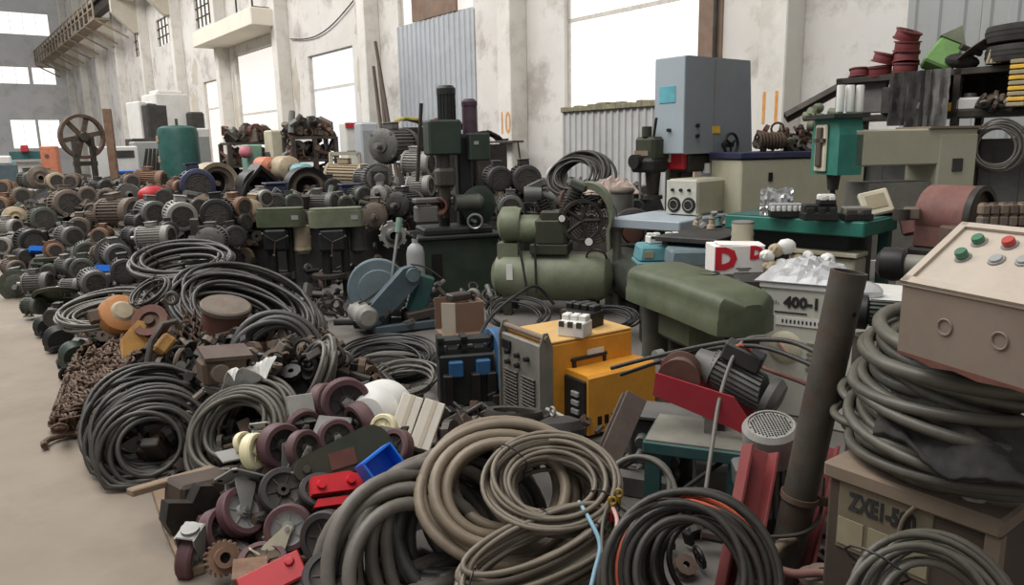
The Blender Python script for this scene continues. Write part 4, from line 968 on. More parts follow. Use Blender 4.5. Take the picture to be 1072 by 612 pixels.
for i, (px, py, r) in enumerate([(842, 122, 5), (851, 117, 6), (860, 125, 6), (869, 118, 5), (846, 131, 6), (858, 113, 5), (868, 130, 6), (853, 130, 5)]):
    p_ = P(px, py, 6.9); m = MB(); m.lathe([(.0, 0), (r * .009, 0), (r * .0088, .05), (r * .006, .07), (r * .006, .1), (0, .1)], p_, (r4.gauss(0, .6), -1, r4.gauss(0, .5)), 14)
    tag(m.build('pipe_fitting', 'olive_pale'), 'greenish grey pipe fitting piled beneath the sloping channel', 'fitting', 'pipe fittings under the sloping channel')
# ---- teal and cream C-frame press
c = P(942, 168, 5.9); t = thing('c_frame_press', 'cream C-frame press with a teal head over the teal bench', 'press', (c.x, c.y, 0), YW - .48)
zt, zb = P(960, 135, 5.9).z, P(960, 172, 5.9).z
pt(t, 'upper_arm', 'press_cream', ('box', (0, 0, (zt + zb) / 2), (.36, 1.05, zt - zb), None, .012))
cb = pt(t, 'back_column', 'press_cream', ('box', (0, .36, zt / 2 - .02), (.37, .34, zt - .04), None, .012))
pt(cb, 'side_plate', 'motor_dark', ('box', (.19, .36, zt - .28), (.012, .09, .1), None, .003))
pt(cb, 'top_lip', 'edge_tan', ('box', (0, .34, zt + .008), (.4, .5, .016)))
pt(t, 'throat_panel', 'panel_grey', ('box', (-.02, .0, .95), (.3, .7, .6)))
th = MB(); th.prism([(-.18, 0), (.18, 0), (.18, .3), (.14, .46), (-.14, .46), (-.18, .3)], (0, -.66, zb - .06), (1, 0, 0), (0, 0, 1), (0, .2, 0)); 
hd = th.build('press_head', 'teal', t, smooth=False)
pt(hd, 'slide_frame', 'cream', ('box', (-.03, -.672, zb + .14), (.15, .024, .36), None, .01))
pt(hd, 'ram', 'old_brown', ('box', (-.03, -.69, zb + .15), (.07, .03, .3), None, .008), ('box', (-.03, -.69, zb + .2), (.14, .03, .03)))
pt(t, 'neck', 'panel_grey', ('box', (0, -.49, (zt + zb) / 2), (.3, .16, (zt - zb) * .95), None, .01))
for z in (.06, .14, .22): pt(t, 'bolt', 'iron', ('cyl', (.15, -.49, zb + z), (.165, -.49, zb + z), .016, .016, 8))
pt(t, 'punch', 'dark_iron', ('cyl', (0, -.57, zb - .18), (0, -.57, zb - .04), .04, .055), ('cyl', (0, -.57, zb - .24), (0, -.57, zb - .18), .02))
pressM = t.matrix_world.copy()
# ---- teal bench
cn = G(905, 233, 1.06); yb = math.radians(-46)
c = cn + Matrix.Rotation(yb, 3, 'Z') @ Vector((-.5, .3, 0)); t = thing('press_bench', 'teal topped steel bench loaded with contactors', 'bench', (c.x, c.y, 0), yb)
bt = pt(t, 'bench_top', 'teal', ('box', (0, 0, 1.01), (1.0, .6, .1), None, .008))
pt(bt, 'top_sheet', 'teal_dark', ('box', (0, 0, 1.063), (.98, .58, .006)))
pt(t, 'pedestal', 'machine_dark', ('box', (-.05, .05, .48), (.8, .45, .96), None, .01))
pt(t, 'drawer_unit', 'cream', ('box', (.2, -.16, .83), (.5, .2, .03), None, .005), ('box', (.2, -.13, .5), (.46, .2, .6), None, .01))
for x in (-.45, .45): pt(t, 'leg', 'teal_dark', ('box', (x, .22, .48), (.07, .07, .96)))
def onb(px, py): return G(px, py, 1.067)
q = onb(812, 226); o = thing('foil_pack', 'crumpled silver foil pack on the teal bench', 'foil', q, facing(q))
r5 = random.Random(3)
m = MB(); m.sheet(14, 12, lambda u, v: ((u - .5) * .22, .05 + r5.uniform(-.015, .015), v * .19 + r5.uniform(-.012, .012)), .004); m.build('sheet', 'foil', o)
pt(o, 'block', 'foil', ('box', (0, .09, .08), (.18, .07, .16), None, .02))
def contactor(label, px, py, size, mat, yaw, z=1.067, n=4, row='plastic_white'):
    q = G(px, py, z); w_, d_, h_ = size
    o = thing('contactor', label, 'contactor', q, yaw, 'contactors and breakers on the benches')
    pt(o, 'base', 'motor_black', ('box', (0, 0, h_ * .22), (w_, d_, h_ * .44), None, .006))
    pt(o, 'upper_housing', mat, ('box', (0, .01, h_ * .62), (w_ * .96, d_ * .7, h_ * .5), None, .008))
    for i in range(n):
        x = (i + .5) / n * w_ - w_ / 2; pt(o, 'terminal', row, ('box', (x, -d_ * .42, h_ * .55), (w_ / n * .65, d_ * .16, h_ * .34), None, .004))
    return o
contactor('row of white terminal blocks on a black base, on the teal bench', 822, 227, (.22, .1, .11), 'plastic_grey', facing(q, 10), n=6)
contactor('black three pole contactor on the teal bench', 857, 230, (.22, .13, .12), 'motor_black', facing(q, 14), n=3, row='machine_dark')
contactor('white breaker on top of the black three pole contactor', 862, 231, (.11, .08, .08), 'plastic_white', facing(q, 16), z=1.067, n=2).location = G(862, 230, 1.067) + Vector((.01, .0, .1))
contactor('brown-grey relay box on the teal bench', 896, 230, (.18, .13, .1), 'panel_grey', facing(q, 14), n=2, row='iron')
q = onb(922, 226); o = thing('panel_meter', 'cream framed panel meter leaning on a dark block on the teal bench', 'meter', q, rotm(math.degrees(facing(q, 18)), -28, -14))
pt(o, 'frame', 'cream', ('box', (0, 0, .1), (.2, .04, .18), None, .01)); pt(o, 'face', 'plate_tan', ('box', (0, -.022, .105), (.13, .006, .1))); pt(o, 'backing', 'machine_dark', ('box', (.02, .08, .07), (.16, .12, .14), None, .01))
q = onb(943, 230); o = thing('cable_reel', 'small dark cable reel at the end of the teal bench', 'reel', q, facing(q)); pt(o, 'core', 'dark_iron', ('lathe', [(0, 0), (.05, 0), (.05, .07), (0, .07)], (0, 0, 0), (0, 0, 1), 16)); pt(o, 'cover', 'motor_brown', ('box', (.06, .05, .04), (.1, .1, .08), None, .01))
# ---- faded red belt drum
c = P(1000, 226, 4.9); t = thing('belt_drum', 'faded red cylindrical belt guard beside the teal bench', 'drum', (c.x, c.y, 0), facing(c, -24))
pt(t, 'shell', 'faded_red', ('lathe', [(.0, -.02), (.18, -.02), (.2, 0), (.2, .3), (.19, .31)], (-.16, 0, c.z), (1, 0, 0), 36))
pt(t, 'end_ring', 'dark_iron', ('lathe', [(.19, .29), (.205, .29), (.205, .33), (.17, .33), (.17, .3)], (-.16, 0, c.z), (1, 0, 0), 36)); pt(t, 'end_disc', 'rust_brown', ('lathe', [(.0, .29), (.18, .29), (.18, .3)], (-.16, 0, c.z), (1, 0, 0), 30))
pt(t, 'skirt', 'faded_red', ('box', (-.05, .0, c.z - .1), (.24, .38, .2), None, .01)); pt(t, 'stand', 'dark_iron', ('box', (0, 0, (c.z - .2) / 2), (.4, .4, c.z - .2), None, .02))
pt(t, 'side_arm', 'faded_red', ('box', (-.25, .05, c.z - .06), (.16, .26, .16), (0, -.3, 0), .02))
# ---- grid of brown castings at the right edge, cable in front
k = 0
for j in range(2):
    for i in range(6):
        p = P(1030 + i * 10, 216, 4.5); p.z = P(1030, 229, 4.5).z - .018 + (1 - j) * .074
        m = MB(); m.box(p, (.05, .06, .062), (0, 0, 0), .008); m.box(p + Vector((0, 0, .034)), (.03, .04, .01), (0, 0, 0))
        tag(m.build('brick_block', 'motor_brown' if (i + j) % 2 else 'edge_tan'), 'brown casting, %s row of the grid at the right edge, %s from left' % (('upper', 'lower')[j], ('first', 'second', 'third', 'fourth', 'fifth', 'sixth')[i]), 'casting', 'castings stacked behind the control box')
p = P(1058, 229, 4.45); zt_ = P(1030, 229, 4.5).z - .05; m = MB(); m.box((p.x, p.y + .02, zt_ / 2), (.62, .36, zt_), (0, 0, 0), .01); tag(m.build('casting_crate', 'rust_brown'), 'rusty crate below the castings at the right edge', 'crate')
# ---- shelf rack along the wall
VR = 7.7
ta, tb = WV(876, 80, VR), WV(1080, 68, VR - .0)
s_a, s_b = ta.dot(W), tb.dot(W) - .6; ztop = (ta.z + tb.z) / 2
t = thing('shelf_rack', 'dark steel shelf rack loaded with reels, tyres and scrap', 'shelf rack', SV((s_a + s_b) / 2, VR + .3), YW)
LR = s_a - s_b
zmid = WV(960, 118, VR).z; z2 = zmid
for z in (ztop, z2, .7): pt(t, 'shelf', 'dark_iron', ('box', (0, 0, z - .03), (LR, .62, .06), None, .005))
for x in (-LR / 2 + .04, 0, LR / 2 - .04):
    for y in (-.28, .28): pt(t, 'post', 'dark_iron', ('box', (x, y, ztop / 2), (.06, .06, ztop)))
for i in range(9): pt(t, 'back_panel', 'motor_grey', ('box', (-LR / 2 + (i + .5) * LR / 9, .31, .95), (LR / 9 * .995, .015, z2 - .1 - .5), None, .003))
for i in range(7): pt(t, 'upper_back_panel', 'motor_black', ('box', (-LR * .22 + (i + .5) * LR * .1, .31, (ztop + z2) / 2 - .03), (LR * .0995, .015, ztop - z2 - .06), None, .003))
def on_rack(px, z, v=VR + .1):                           # a spot on a shelf under that column of the photograph
    r = ray(px, 140); q = CAMP + r * (v / r.dot(N)); q.z = z; return q
def spool(label, p, r, h, rot, mat='reel_red', group='red reels on the rack'):
    o = thing('cable_spool', label, 'reel', p, rot, group)
    pt(o, 'drum', mat, ('lathe', [(r * .35, 0), (r * .85, 0), (r * .9, h * .2), (r * .9, h * .8), (r * .85, h), (r * .35, h)], (0, 0, 0), (0, 0, 1), 22))
    pt(o, 'flange', mat, ('lathe', [(r * .3, -.0), (r, 0), (r, h * .15), (r * .3, h * .15)], (0, 0, 0), (0, 0, 1), 22)); pt(o, 'flange', mat, ('lathe', [(r * .3, h * .85), (r, h * .85), (r, h), (r * .3, h)], (0, 0, 0), (0, 0, 1), 22))
    pt(o, 'bore', 'cavity', ('lathe', [(0, h * .5), (r * .36, h * .5), (r * .36, h * .9)], (0, 0, 0), (0, 0, 1), 16))
    return o
spool('single flat red reel at the left end of the rack top', on_rack(896, ztop), .11, .09, rotm(0, -6, 4))
spool('lower red reel of the two beside the tall red stack', on_rack(917, ztop), .12, .1, rotm(0, 5, -6)); spool('upper red reel of the two beside the tall red stack', on_rack(919, ztop + .12), .12, .1, rotm(10, 14, 8))
for i, lb in enumerate(['bottom reel of the tall red stack on the rack', 'second reel of the tall red stack on the rack', 'third reel of the tall red stack on the rack', 'top tilted reel of the tall red stack on the rack']):
    spool(lb, on_rack(942 - (i == 3) * 2, ztop + i * .105), .125, .1, rotm(20 * i, [3, -5, 6, 20][i], [2, 6, -4, -12][i]))
q = on_rack(972, ztop); o = thing('green_bin', 'bright green dented bin tipped over on the rack top', 'bin', q, rotm(math.degrees(facing(q, 10)), -18, 28))
pt(o, 'shell', 'lime', ('box', (0, 0, .16), (.28, .22, .28), None, .02, .8)); pt(o, 'top', 'olive_pale', ('prism', [(-.12, 0), (.12, 0), (.0, .16)], (0, -.09, .3), (1, 0, 0), (0, 0, 1), (0, .18, 0)))
q = on_rack(1030, ztop); o = thing('bent_sheet', 'bent brown-grey metal sheet on the rack top', 'sheet metal', q, facing(q, -10)); m = MB(); m.sheet(10, 4, lambda u, v: ((u - .5) * .5, (v - .5) * .3, .08 + .2 * math.sin(u * 2.2) * (1 - .3 * v)), .008); m.build('sheet', 'motor_brown', o)
for i in range(2):
    q = on_rack(1066 - i * 2, ztop + .01 + i * .17, VR + .15); o = thing('tyre', ['lower worn tyre lying flat at the right end of the rack', 'upper worn tyre lying flat at the right end of the rack'][i], 'tyre', q, 0.0, 'worn tyres on the rack')
    pt(o, 'tread', 'tyre', ('lathe', [(.19, .03), (.25, 0), (.31, .01), (.32, .05), (.32, .11), (.31, .15), (.25, .16), (.19, .13), (.19, .03)], (0, 0, 0), (0, 0, 1), 32))
    pt(o, 'groove', 'black_iron', ('tor', (0, 0, .06), (0, 0, 1), .318, .006, 32, 5), ('tor', (0, 0, .1), (0, 0, 1), .318, .006, 32, 5))
for i in range(4):
    q = on_rack(1026 + i * 4, ztop + .01, VR - .1); m = MB(); m.cyl(q, q + Vector((.03, 0, .12)), .015, .015, 8); tag(m.build('brass_tube', 'plate_tan'), 'short tan tube before the bent sheet on the rack, %s from left' % ('first', 'second', 'third', 'fourth')[i], 'tube', 'tan tubes on the rack')
q = on_rack(1000, ztop); o = thing('scrap_bundle', 'dark rag bundle beside the green bin', 'bundle', q, facing(q)); m = MB(); m.ell((0, 0, .07), (.15, .12, .07), 14, 8, (0, .2, 0)); m.build('bundle', 'rag_dark', o); pt(o, 'strip', 'dark_iron', ('box', (.06, -.05, .16), (.2, .08, .05), (.2, .4, .3), .01))
# grey coats / rags hanging from the rack
q = on_rack(962, ztop, VR - .06); o = thing('hanging_rag', 'grey rags hanging over the front of the rack under the green bin', 'rag', (q.x, q.y, ztop - .62), YW)
for j in range(3):
    m = MB(); m.sheet(10, 10, lambda u, v: ((u - .5) * .22 + (j - 1) * .17, -.06 - .02 * math.sin(u * 12 + j) - .03 * r5.random(), v * (.5 + .08 * j) + (.12 - .08 * j)), .006); m.build('cloth', ['rag_dark', 'motor_dark', 'motor_grey'][j], o)
# middle shelf goods
q = on_rack(888, z2 + .0, VR - .3)
for i, px in enumerate((879, 889, 899)):
    q = P(px, 117, 5.75); m = MB(); m.lathe([(0, 0), (.028, 0), (.03, .01), (.03, .19), (.026, .2), (0, .2)], q, (0, 0, 1), 16); o = tag(m.build('white_canister', 'plastic_white'), ['left white tube standing on the press head', 'middle white tube standing on the press head', 'right white tube standing on the press head, half behind a post'][i], 'canister', 'white tubes on the press head')
pr = pressM @ Vector((0, -.57, 0)); m = MB(); a = P(872, 120, 5.75); m.box((pr.x, pr.y, P(888, 119, 5.75).z - .02), (.38, .3, .03), (0, 0, YW - .48)); tag(m.build('tray', 'dark_iron'), 'dark tray on top of the teal press head', 'tray')
q = on_rack(1012, z2); o = thing('white_junction_box', 'white junction box with a dark cap on the middle shelf', 'junction box', q, facing(q)); pt(o, 'box', 'plastic_white', ('box', (0, 0, .06), (.24, .16, .12), None, .02)); pt(o, 'cap', 'iron', ('lathe', [(0, .04), (.05, .04), (.06, 0)], (0, 0, .12), (0, 0, 1), 14))
q = on_rack(988, z2); tag(MB().box(q + Vector((0, -.1, .04)), (.09, .08, .08), RW, .008).build('small_carton', 'label_yellow'), 'small orange-yellow carton left of the white junction box', 'carton')
q = on_rack(948, z2); o = thing('control_unit', 'dark control unit with a white name plate on the middle shelf', 'control unit', q + Vector((0, 0, 0)), YW); pt(o, 'case', 'motor_dark', ('box', (0, 0, .13), (.4, .3, .26), None, .01)); pt(o, 'name_plate', 'plastic_white', ('box', (.02, -.153, .2), (.12, .006, .05)))
for i in range(9):
    q = on_rack(1064, z2 + .03 + i * .045, VR - .1); tag(MB().box(q, (.14, .22, .035), RW, .006).build('yellow_packet', 'label_yellow' if i % 2 else 'plate_tan'), 'yellow packet on the rack, %s from the bottom of the tall pile' % ('first', 'second', 'third', 'fourth', 'fifth', 'sixth', 'seventh', 'eighth', 'ninth')[i], 'packet', 'pile of yellow packets')
q = on_rack(905, z2); tag(MB().box(q + Vector((0, 0, .2)), (.42, .05, .36), RW, .01).build('steel_sheet', 'motor_grey'), 'grey metal panel standing on the middle shelf behind the tubes', 'panel')
def on_mid():
    return on_rack(r4.uniform(1020, 1060), z2 + r4.uniform(.02, .1), VR + r4.uniform(-.15, .2))
junk('shelf_scrap', 'small grey fittings heaped on the middle shelf beneath the tyres', 'scrap', 60, on_mid, ['motor_grey', 'dark_iron', 'rust_brown'], r4, (.02, .06))
# ================================================================== goods between compressor and bench
q = P(740, 243, 5.9); t = thing('steel_bench', 'low dark steel bench strewn with small fittings', 'bench', (q.x, q.y, 0), YW + .25)
zt = q.z; pt(t, 'top', 'motor_dark', ('box', (0, .1, zt - .02), (.5, 1.0, .04), None, .006))
for x in (-.2, .2):
    for y in (-.3, .5): pt(t, 'leg', 'dark_iron', ('box', (x, y, (zt - .04) / 2), (.05, .05, zt - .04)))
r6 = random.Random(31)
for i, (px, py, m_) in enumerate([(729, 232, 'motor_tan'), (737, 234, 'motor_light'), (744, 236, 'motor_tan'), (752, 234, 'teal_dark'), (760, 232, 'motor_brown'), (748, 229, 'motor_light')]):
    p = G(px, py + 4, zt); m = MB(); m.lathe([(0, 0), (.035, 0), (.035, .03), (.022, .04), (.022, .08), (.03, .085), (.03, .1), (0, .1)], p, (r6.gauss(0, .4), r6.gauss(0, .4), 1), 12)
    tag(m.build('valve_fitting', m_), 'small metal valve fitting on the low dark steel bench, %s from left' % ('first', 'second', 'third', 'fifth', 'sixth', 'fourth')[i], 'fitting', 'fittings on the low steel bench')
q = G(774, 224, zt); t = thing('pulley_ring', 'pinkish red slotted pulley behind the bronze-coloured can', 'pulley', q, facing(q, 10))
pt(t, 'rim', 'faded_red', ('tor', (0, 0, .1), (0, 1, .3), .09, .03, 22, 8, -.2, PI + .2), ('tor', (-.04, .02, .1), (0, 1, .3), .06, .02, 18, 8)); pt(t, 'block', 'faded_red', ('ell', (.14, -.06, .05), (.1, .08, .06), 14, 8))
q = P(777, 252, 5.2); t = thing('metal_can', 'dull metal can standing on the white carton', 'can', q, .2); pt(t, 'body', 'press_cream', ('lathe', [(0, 0), (.075, 0), (.078, .01), (.072, .03), (.078, .05), (.072, .08), (.078, .11), (.075, .13), (0, .13)], (0, 0, 0), (0, 0, 1), 20)); pt(t, 'lid', 'steel', ('lathe', [(0, .005), (.07, .005), (.078, 0), (.078, -.01)], (0, 0, .135), (0, 0, 1), 20))
# ---- white carton with red letters
q = P(768, 284, 5.05); t = thing('carton', 'white carton printed with large red letters D', 'carton', q, facing(q, 16))
cs = (.33, .24, .19); pt(t, 'box', 'carton_white', ('box', (0, 0, cs[2] / 2), cs, None, .004)); pt(t, 'flap', 'carton_white', ('box', (.02, -.04, cs[2] + .006), (.3, .15, .005), (.06, .03, 0)))
text('D', .19, .002, t, 'print_red', Matrix.Translation((-.09, -.123, .1)) @ FRONT, bold=.012); text('D', .11, .002, t, 'print_red', Matrix.Translation((.11, -.123, .14)) @ FRONT, bold=.008)
pt(t, 'printed_line', 'print_black', ('box', (.03, -.1215, .04), (.1, .002, .006))); pt(t, 'printed_line', 'print_black', ('box', (.03, -.1215, .028), (.07, .002, .005)))
m = MB(); m.box((q.x, q.y, q.z / 2), (.5, .5, q.z), (0, 0, facing(q, 10)), .01); tag(m.build('stand_block', 'dark_iron'), 'dark steel block carrying the white carton', 'block')
# ---- turquoise tool cases
for px, py, d, L, mt, lb in ((702, 263, 5.9, .55, 'turquoise', 'turquoise metal cover behind the large olive drill press'), (726, 268, 5.6, .4, 'blue_guard', 'blue-grey metal cover in front of the turquoise one')):
    q = P(px, py, d); t = thing('metal_cover', lb, 'cover', (q.x, q.y, 0), facing(q, 12))
    pt(t, 'lid', mt, ('box', (0, 0, q.z), (L, .3, .13), None, .02, .95)); pt(t, 'rim', mt, ('box', (0, 0, q.z - .075), (L * 1.03, .32, .03), None, .008)); pt(t, 'support', 'dark_iron', ('box', (0, 0, (q.z - .09) / 2), (L * .8, .24, q.z - .09), None, .01))
    if mt == 'turquoise': pt(t, 'sticker', 'plate_tan', ('box', (-L * .36, -.15, q.z), (.07, .012, .05)))
    CV = (q, facing(q, 12)) if mt == 'turquoise' else CV
breaker('white breaker on the turquoise cover, left one', CV[0] + Vector((-.13, .02, .068)), CV[1] + .2, (.11, .1, .08), 'plastic_white', 'white breakers on the turquoise cover', 2)
breaker('white breaker on the turquoise cover, right one', CV[0] + Vector((.02, .04, .068)), CV[1] + .1, (.11, .1, .08), 'plastic_white', 'white breakers on the turquoise cover', 2)
# ---- white arc welder 400-1 and its film
q = P(838, 300, 4.25); t = thing('arc_welder', 'white arc welder lettered 400-1 with a meter on its front', 'welder', (q.x, q.y, 0), facing(q, -12))
Hh = q.z
pt(t, 'case', 'welder_white', ('box', (0, .22, Hh / 2), (.42, .5, Hh), None, .012)); pt(t, 'top_rim', 'plastic_white', ('box', (0, .22, Hh), (.44, .52, .03), None, .006))
text('400-1', .085, .002, t, 'print_black', Matrix.Translation((.02, -.034, Hh - .09)) @ FRONT, bold=.004)
text('AB1-', .035, .001, t, 'print_black', Matrix.Translation((-.14, -.034, Hh - .095)) @ FRONT)
pt(t, 'printed_line', 'print_black', ('box', (-.04, -.033, Hh - .15), (.18, .002, .008)))
pn = pt(t, 'scale_plate', 'plastic_white', ('box', (.03, -.034, Hh - .2), (.3, .004, .05)))
for i in range(10): pt(pn, 'scale_mark', 'print_black', ('box', (-.08 + i * .022, -.0365, Hh - .2), (.01, .002, .02)))
pt(t, 'dial', 'cream', ('lathe', [(0, .02), (.07, .02), (.1, 0)], (-.06, -.03, Hh - .36), (0, -1, 0), 26)); pt(t, 'dial_pointer', 'cable_pink', ('box', (-.06, -.055, Hh - .36), (.12, .01, .012), (0, .8, 0)))
lv = MB()
for i in range(6): lv.box((.12, -.034, Hh - .32 - i * .03), (.12, .01, .01))
lv.build('louvre', 'panel_grey', t)
o = thing('plastic_film', 'crumpled clear plastic film heaped on the white arc welder', 'film', (q.x, q.y, Hh + .016), facing(q, -12))
rf = random.Random(8); hz = [[.5 + .28 * math.sin(i * 1.3 + j * .7) * math.cos(j * 1.1 - i * .4) + rf.uniform(-.16, .16) for j in range(20)] for i in range(20)]
m = MB(); m.sheet(19, 19, lambda u, v: ((u - .5) * .5, .2 + (v - .5) * .5, .012 + .13 * (math.sin(PI * u) * math.sin(PI * v)) ** .6 * (.45 + .65 * hz[int(u * 19)][int(v * 19)])), .004); m.build('sheet', 'film', o, smooth=False)
for i, (px, py, r) in enumerate([(812, 262, 8), (823, 258, 10), (803, 268, 8), (835, 272, 7), (866, 272, 8), (846, 268, 6), (806, 279, 8), (818, 276, 7)]):
    p = P(px, py, 4.7); m = MB(); m.ell(p, (r * .0062, r * .005, r * .0058), 10, 7, (r6.random(), r6.random(), 0)); m.box(p + Vector((0, -.02, 0)), (r * .008, .03, r * .006), (.3, .4, r6.random()), .005)
    tag(m.build('plastic_fitting', 'plastic_white' if i % 3 else 'motor_tan'), 'white plastic pipe fitting heaped behind the arc welder', 'fitting', 'plastic fittings behind the arc welder')
p = P(815, 285, 4.9); m = MB(); m.box((p.x, p.y, p.z / 2), (.6, .5, p.z), (0, 0, facing(p, 10)), .02); tag(m.build('fitting_crate', 'motor_dark'), 'dark crate holding white plastic fittings behind the arc welder', 'crate')
# ---- white cabinet and finned motor behind the pipe
q = P(915, 316, 3.9); t = thing('white_cabinet', 'low white steel cabinet behind the upright pipe', 'cabinet', (q.x, q.y, 0), facing(q, -14))
pt(t, 'body', 'welder_white', ('box', (0, .25, q.z / 2), (.45, .5, q.z), None, .012)); pt(t, 'top', 'plastic_white', ('box', (0, .25, q.z), (.47, .52, .02), None, .005)); pt(t, 'wadding', 'film', ('ell', (-.1, .1, q.z + .03), (.12, .1, .06), 12, 7))
q = P(926, 328, 3.3); t = thing('small_gearmotor', 'finned motor with black end caps between pipe and control box', 'motor', q - Vector((0, 0, .08)), facing(q, 0))
b = MB(); b.prism([(x * .06, y * .06) for x, y in gear_poly(18, .8, 1)], (-.06, 0, .08), (0, 1, 0), (0, 0, 1), (.18, 0, 0)); b.build('body', 'motor_green', t, smooth=False)
pt(t, 'end_cap', 'motor_black', ('lathe', [(0, -.09), (.06, -.09), (.078, -.06), (.078, .0), (.05, .01)], (-.07, 0, .08), (1, 0, 0), 24)); pt(t, 'foot', 'dark_iron', ('box', (.03, 0, -.01), (.14, .14, .02)))
m = MB(); pz = q.z - .105; m.box((q.x, q.y + .02, pz / 2), (.16, .18, pz), (0, 0, .2), .01); tag(m.build('motor_pedestal', 'iron'), 'dark steel pedestal beneath the small finned motor', 'pedestal')
q = P(946, 277, 3.1); t = thing('black_knob_motor', 'black round motor end poking out left of the control box', 'motor', q - Vector((0, 0, .075)), facing(q, 0))
pt(t, 'end_cap', 'motor_black', ('lathe', [(0, -.1), (.04, -.1), (.068, -.08), (.072, -.03), (.065, .0), (.05, .01)], (0, 0, .075), (1, -.2, 0), 24)); pt(t, 'body', 'panel_grey', ('cyl', (0, 0, .075), (.2, -.04, .075), .045)); pt(t, 'pole', 'dark_iron', ('cyl', (.06, 0, -q.z + .075), (.06, 0, .04), .03))
# ---- things by the wall between compressor and drill
q = P(597, 209, 9.2); t = thing('belt_pulley', 'rust brown pulley wheel on a long shaft above the compressor', 'pulley', q - Vector((0, 0, .3)), facing(q, 24))
pt(t, 'rim', 'rust_brown', ('lathe', [(.12, -.05), (.155, -.05), (.165, -.03), (.15, 0), (.165, .03), (.155, .05), (.12, .05), (.12, -.05)], (0, 0, .3), (0, 1, 0), 28)); pt(t, 'web', 'rust_red', ('lathe', [(0, -.03), (.05, -.03), (.05, -.01), (.125, -.01), (.125, .01), (0, .01)], (0, 0, .3), (0, 1, 0), 24)); pt(t, 'shaft', 'motor_grey', ('cyl', (0, 0, .3), (-.05, .5, .3), .1, .1, 18)); pt(t, 'stand', 'dark_iron', ('box', (0, .3, .12), (.3, .4, .24)))
q = P(583, 184, 9.6); t = thing('white_collar', 'white painted collar ring leaning by the cable coil at the wall', 'ring', q - Vector((0, 0, .12)), facing(q, 20)); pt(t, 'ring', 'white_paint', ('tor', (0, 0, .12), (.2, 1, .4), .12, .03, 22, 8)); pt(t, 'core', 'motor_grey', ('lathe', [(0, -.04), (.09, -.03), (.09, .05), (0, .05)], (0, 0, .12), (.2, 1, .4), 18))
q = P(651, 226, 8.0); t = thing('grey_bucket', 'dusty grey can behind the compressor belt guard', 'can', q, .1); pt(t, 'body', 'motor_grey', ('lathe', [(0, 0), (.12, 0), (.125, .02), (.12, .24), (.13, .25), (.13, .27), (0, .27)], (0, 0, 0), (0, 0, 1), 24)); pt(t, 'lid', 'motor_brown', ('lathe', [(0, .31), (.12, .3), (.135, .28), (.135, .26)], (0, 0, 0), (0, 0, 1), 24))
o = thing('rag_pile', 'pinkish cream rags heaped near the wall behind the compressor', 'rags', P(640, 203, 8.5), 0.0); hz2 = [[rf.random() for _ in range(20)] for _ in range(20)]
m = MB(); m.sheet(14, 14, lambda u, v: ((u - .5) * .62, (v - .5) * .5, .02 + .17 * math.sin(PI * u) ** .7 * math.sin(PI * v) ** .7 * (.6 + .6 * hz2[int(u * 14)][int(v * 14)])), .01); m.build('cloth', 'rag', o, smooth=False)
q = P(662, 243, 7.6); t = thing('brake_drum', 'dark arched housing with a rusty orange core behind the compressor', 'housing', (q.x, q.y, 0), facing(q, 14))
pt(t, 'arch', 'dark_iron', ('tor', (0, 0, q.z), (0, 1, 0), .2, .05, 22, 8, -.3, PI + .3)); pt(t, 'core', 'rust_red', ('lathe', [(0, -.06), (.1, -.05), (.12, 0), (.12, .1), (0, .1)], (0, 0, q.z), (0, 1, 0), 22)); pt(t, 'foot', 'dark_iron', ('box', (0, .05, q.z / 2 - .05), (.4, .3, q.z - .1), None, .02)); pt(t, 'ring', 'motor_grey', ('tor', (0, -.02, q.z), (0, 1, 0), .14, .025, 22, 8))
# black support benches under the wall goods
for px, py, d, w_ in ((600, 232, 9.4, .9), (640, 222, 8.6, .8), (660, 236, 8.1, .5)):
    q = P(px, py, d); m = MB(); m.box((q.x, q.y, q.z / 2), (w_, .6, q.z), (0, 0, YW), .02); tag(m.build('iron_block', 'dark_iron'), 'dark iron block carrying goods %s' % {600: 'below the rust brown pulley', 640: 'below the rags', 660: 'below the grey can'}[px], 'block')
# poles leaning at the wall, ledge on the pillar
for i, (a, b) in enumerate((((393, 44, 1), (408, 136, 2)), ((396, 62, 1), (404, 136, 2)), ((391, 70, 1), (399, 136, 2)))):
    pa = WV(a[0], a[1], WALLD - .55); pb = WV(b[0], b[1], WALLD - 1.1)
    pb = pa + (pb - pa) * (pa.z / max(.1, pa.z - pb.z)) * .995
    tag(MB().cyl(pb, pa, .05, .04, 8).build('wooden_pole', 'old_brown'), ['tallest brown pole leaning on the pillar left of the grey sheets', 'middle brown pole leaning on the pillar left of the grey sheets', 'shortest brown pole leaning on the pillar left of the grey sheets'][i], 'pole', 'brown poles leaning on the wall')
a = WV(506, 150, WALLD - .5); b = WV(542, 147, WALLD - .5); o = thing('wall_ledge', 'narrow dark ledge fixed to the pillar under the number ten', 'ledge'); pt(o, 'plank', 'iron', ('box', (a + b) / 2, ((b - a).length, .3, .04), RW)); pt(o, 'brace', 'iron', ('cyl', a + Vector((0, 0, -.02)) - W * .0, SV(a.dot(W), WALLD - .1, a.z - .4), .02, .02, 6)); pt(o, 'brace', 'iron', ('cyl', b, SV(b.dot(W), WALLD - .45, b.z - .35), .02, .02, 6))
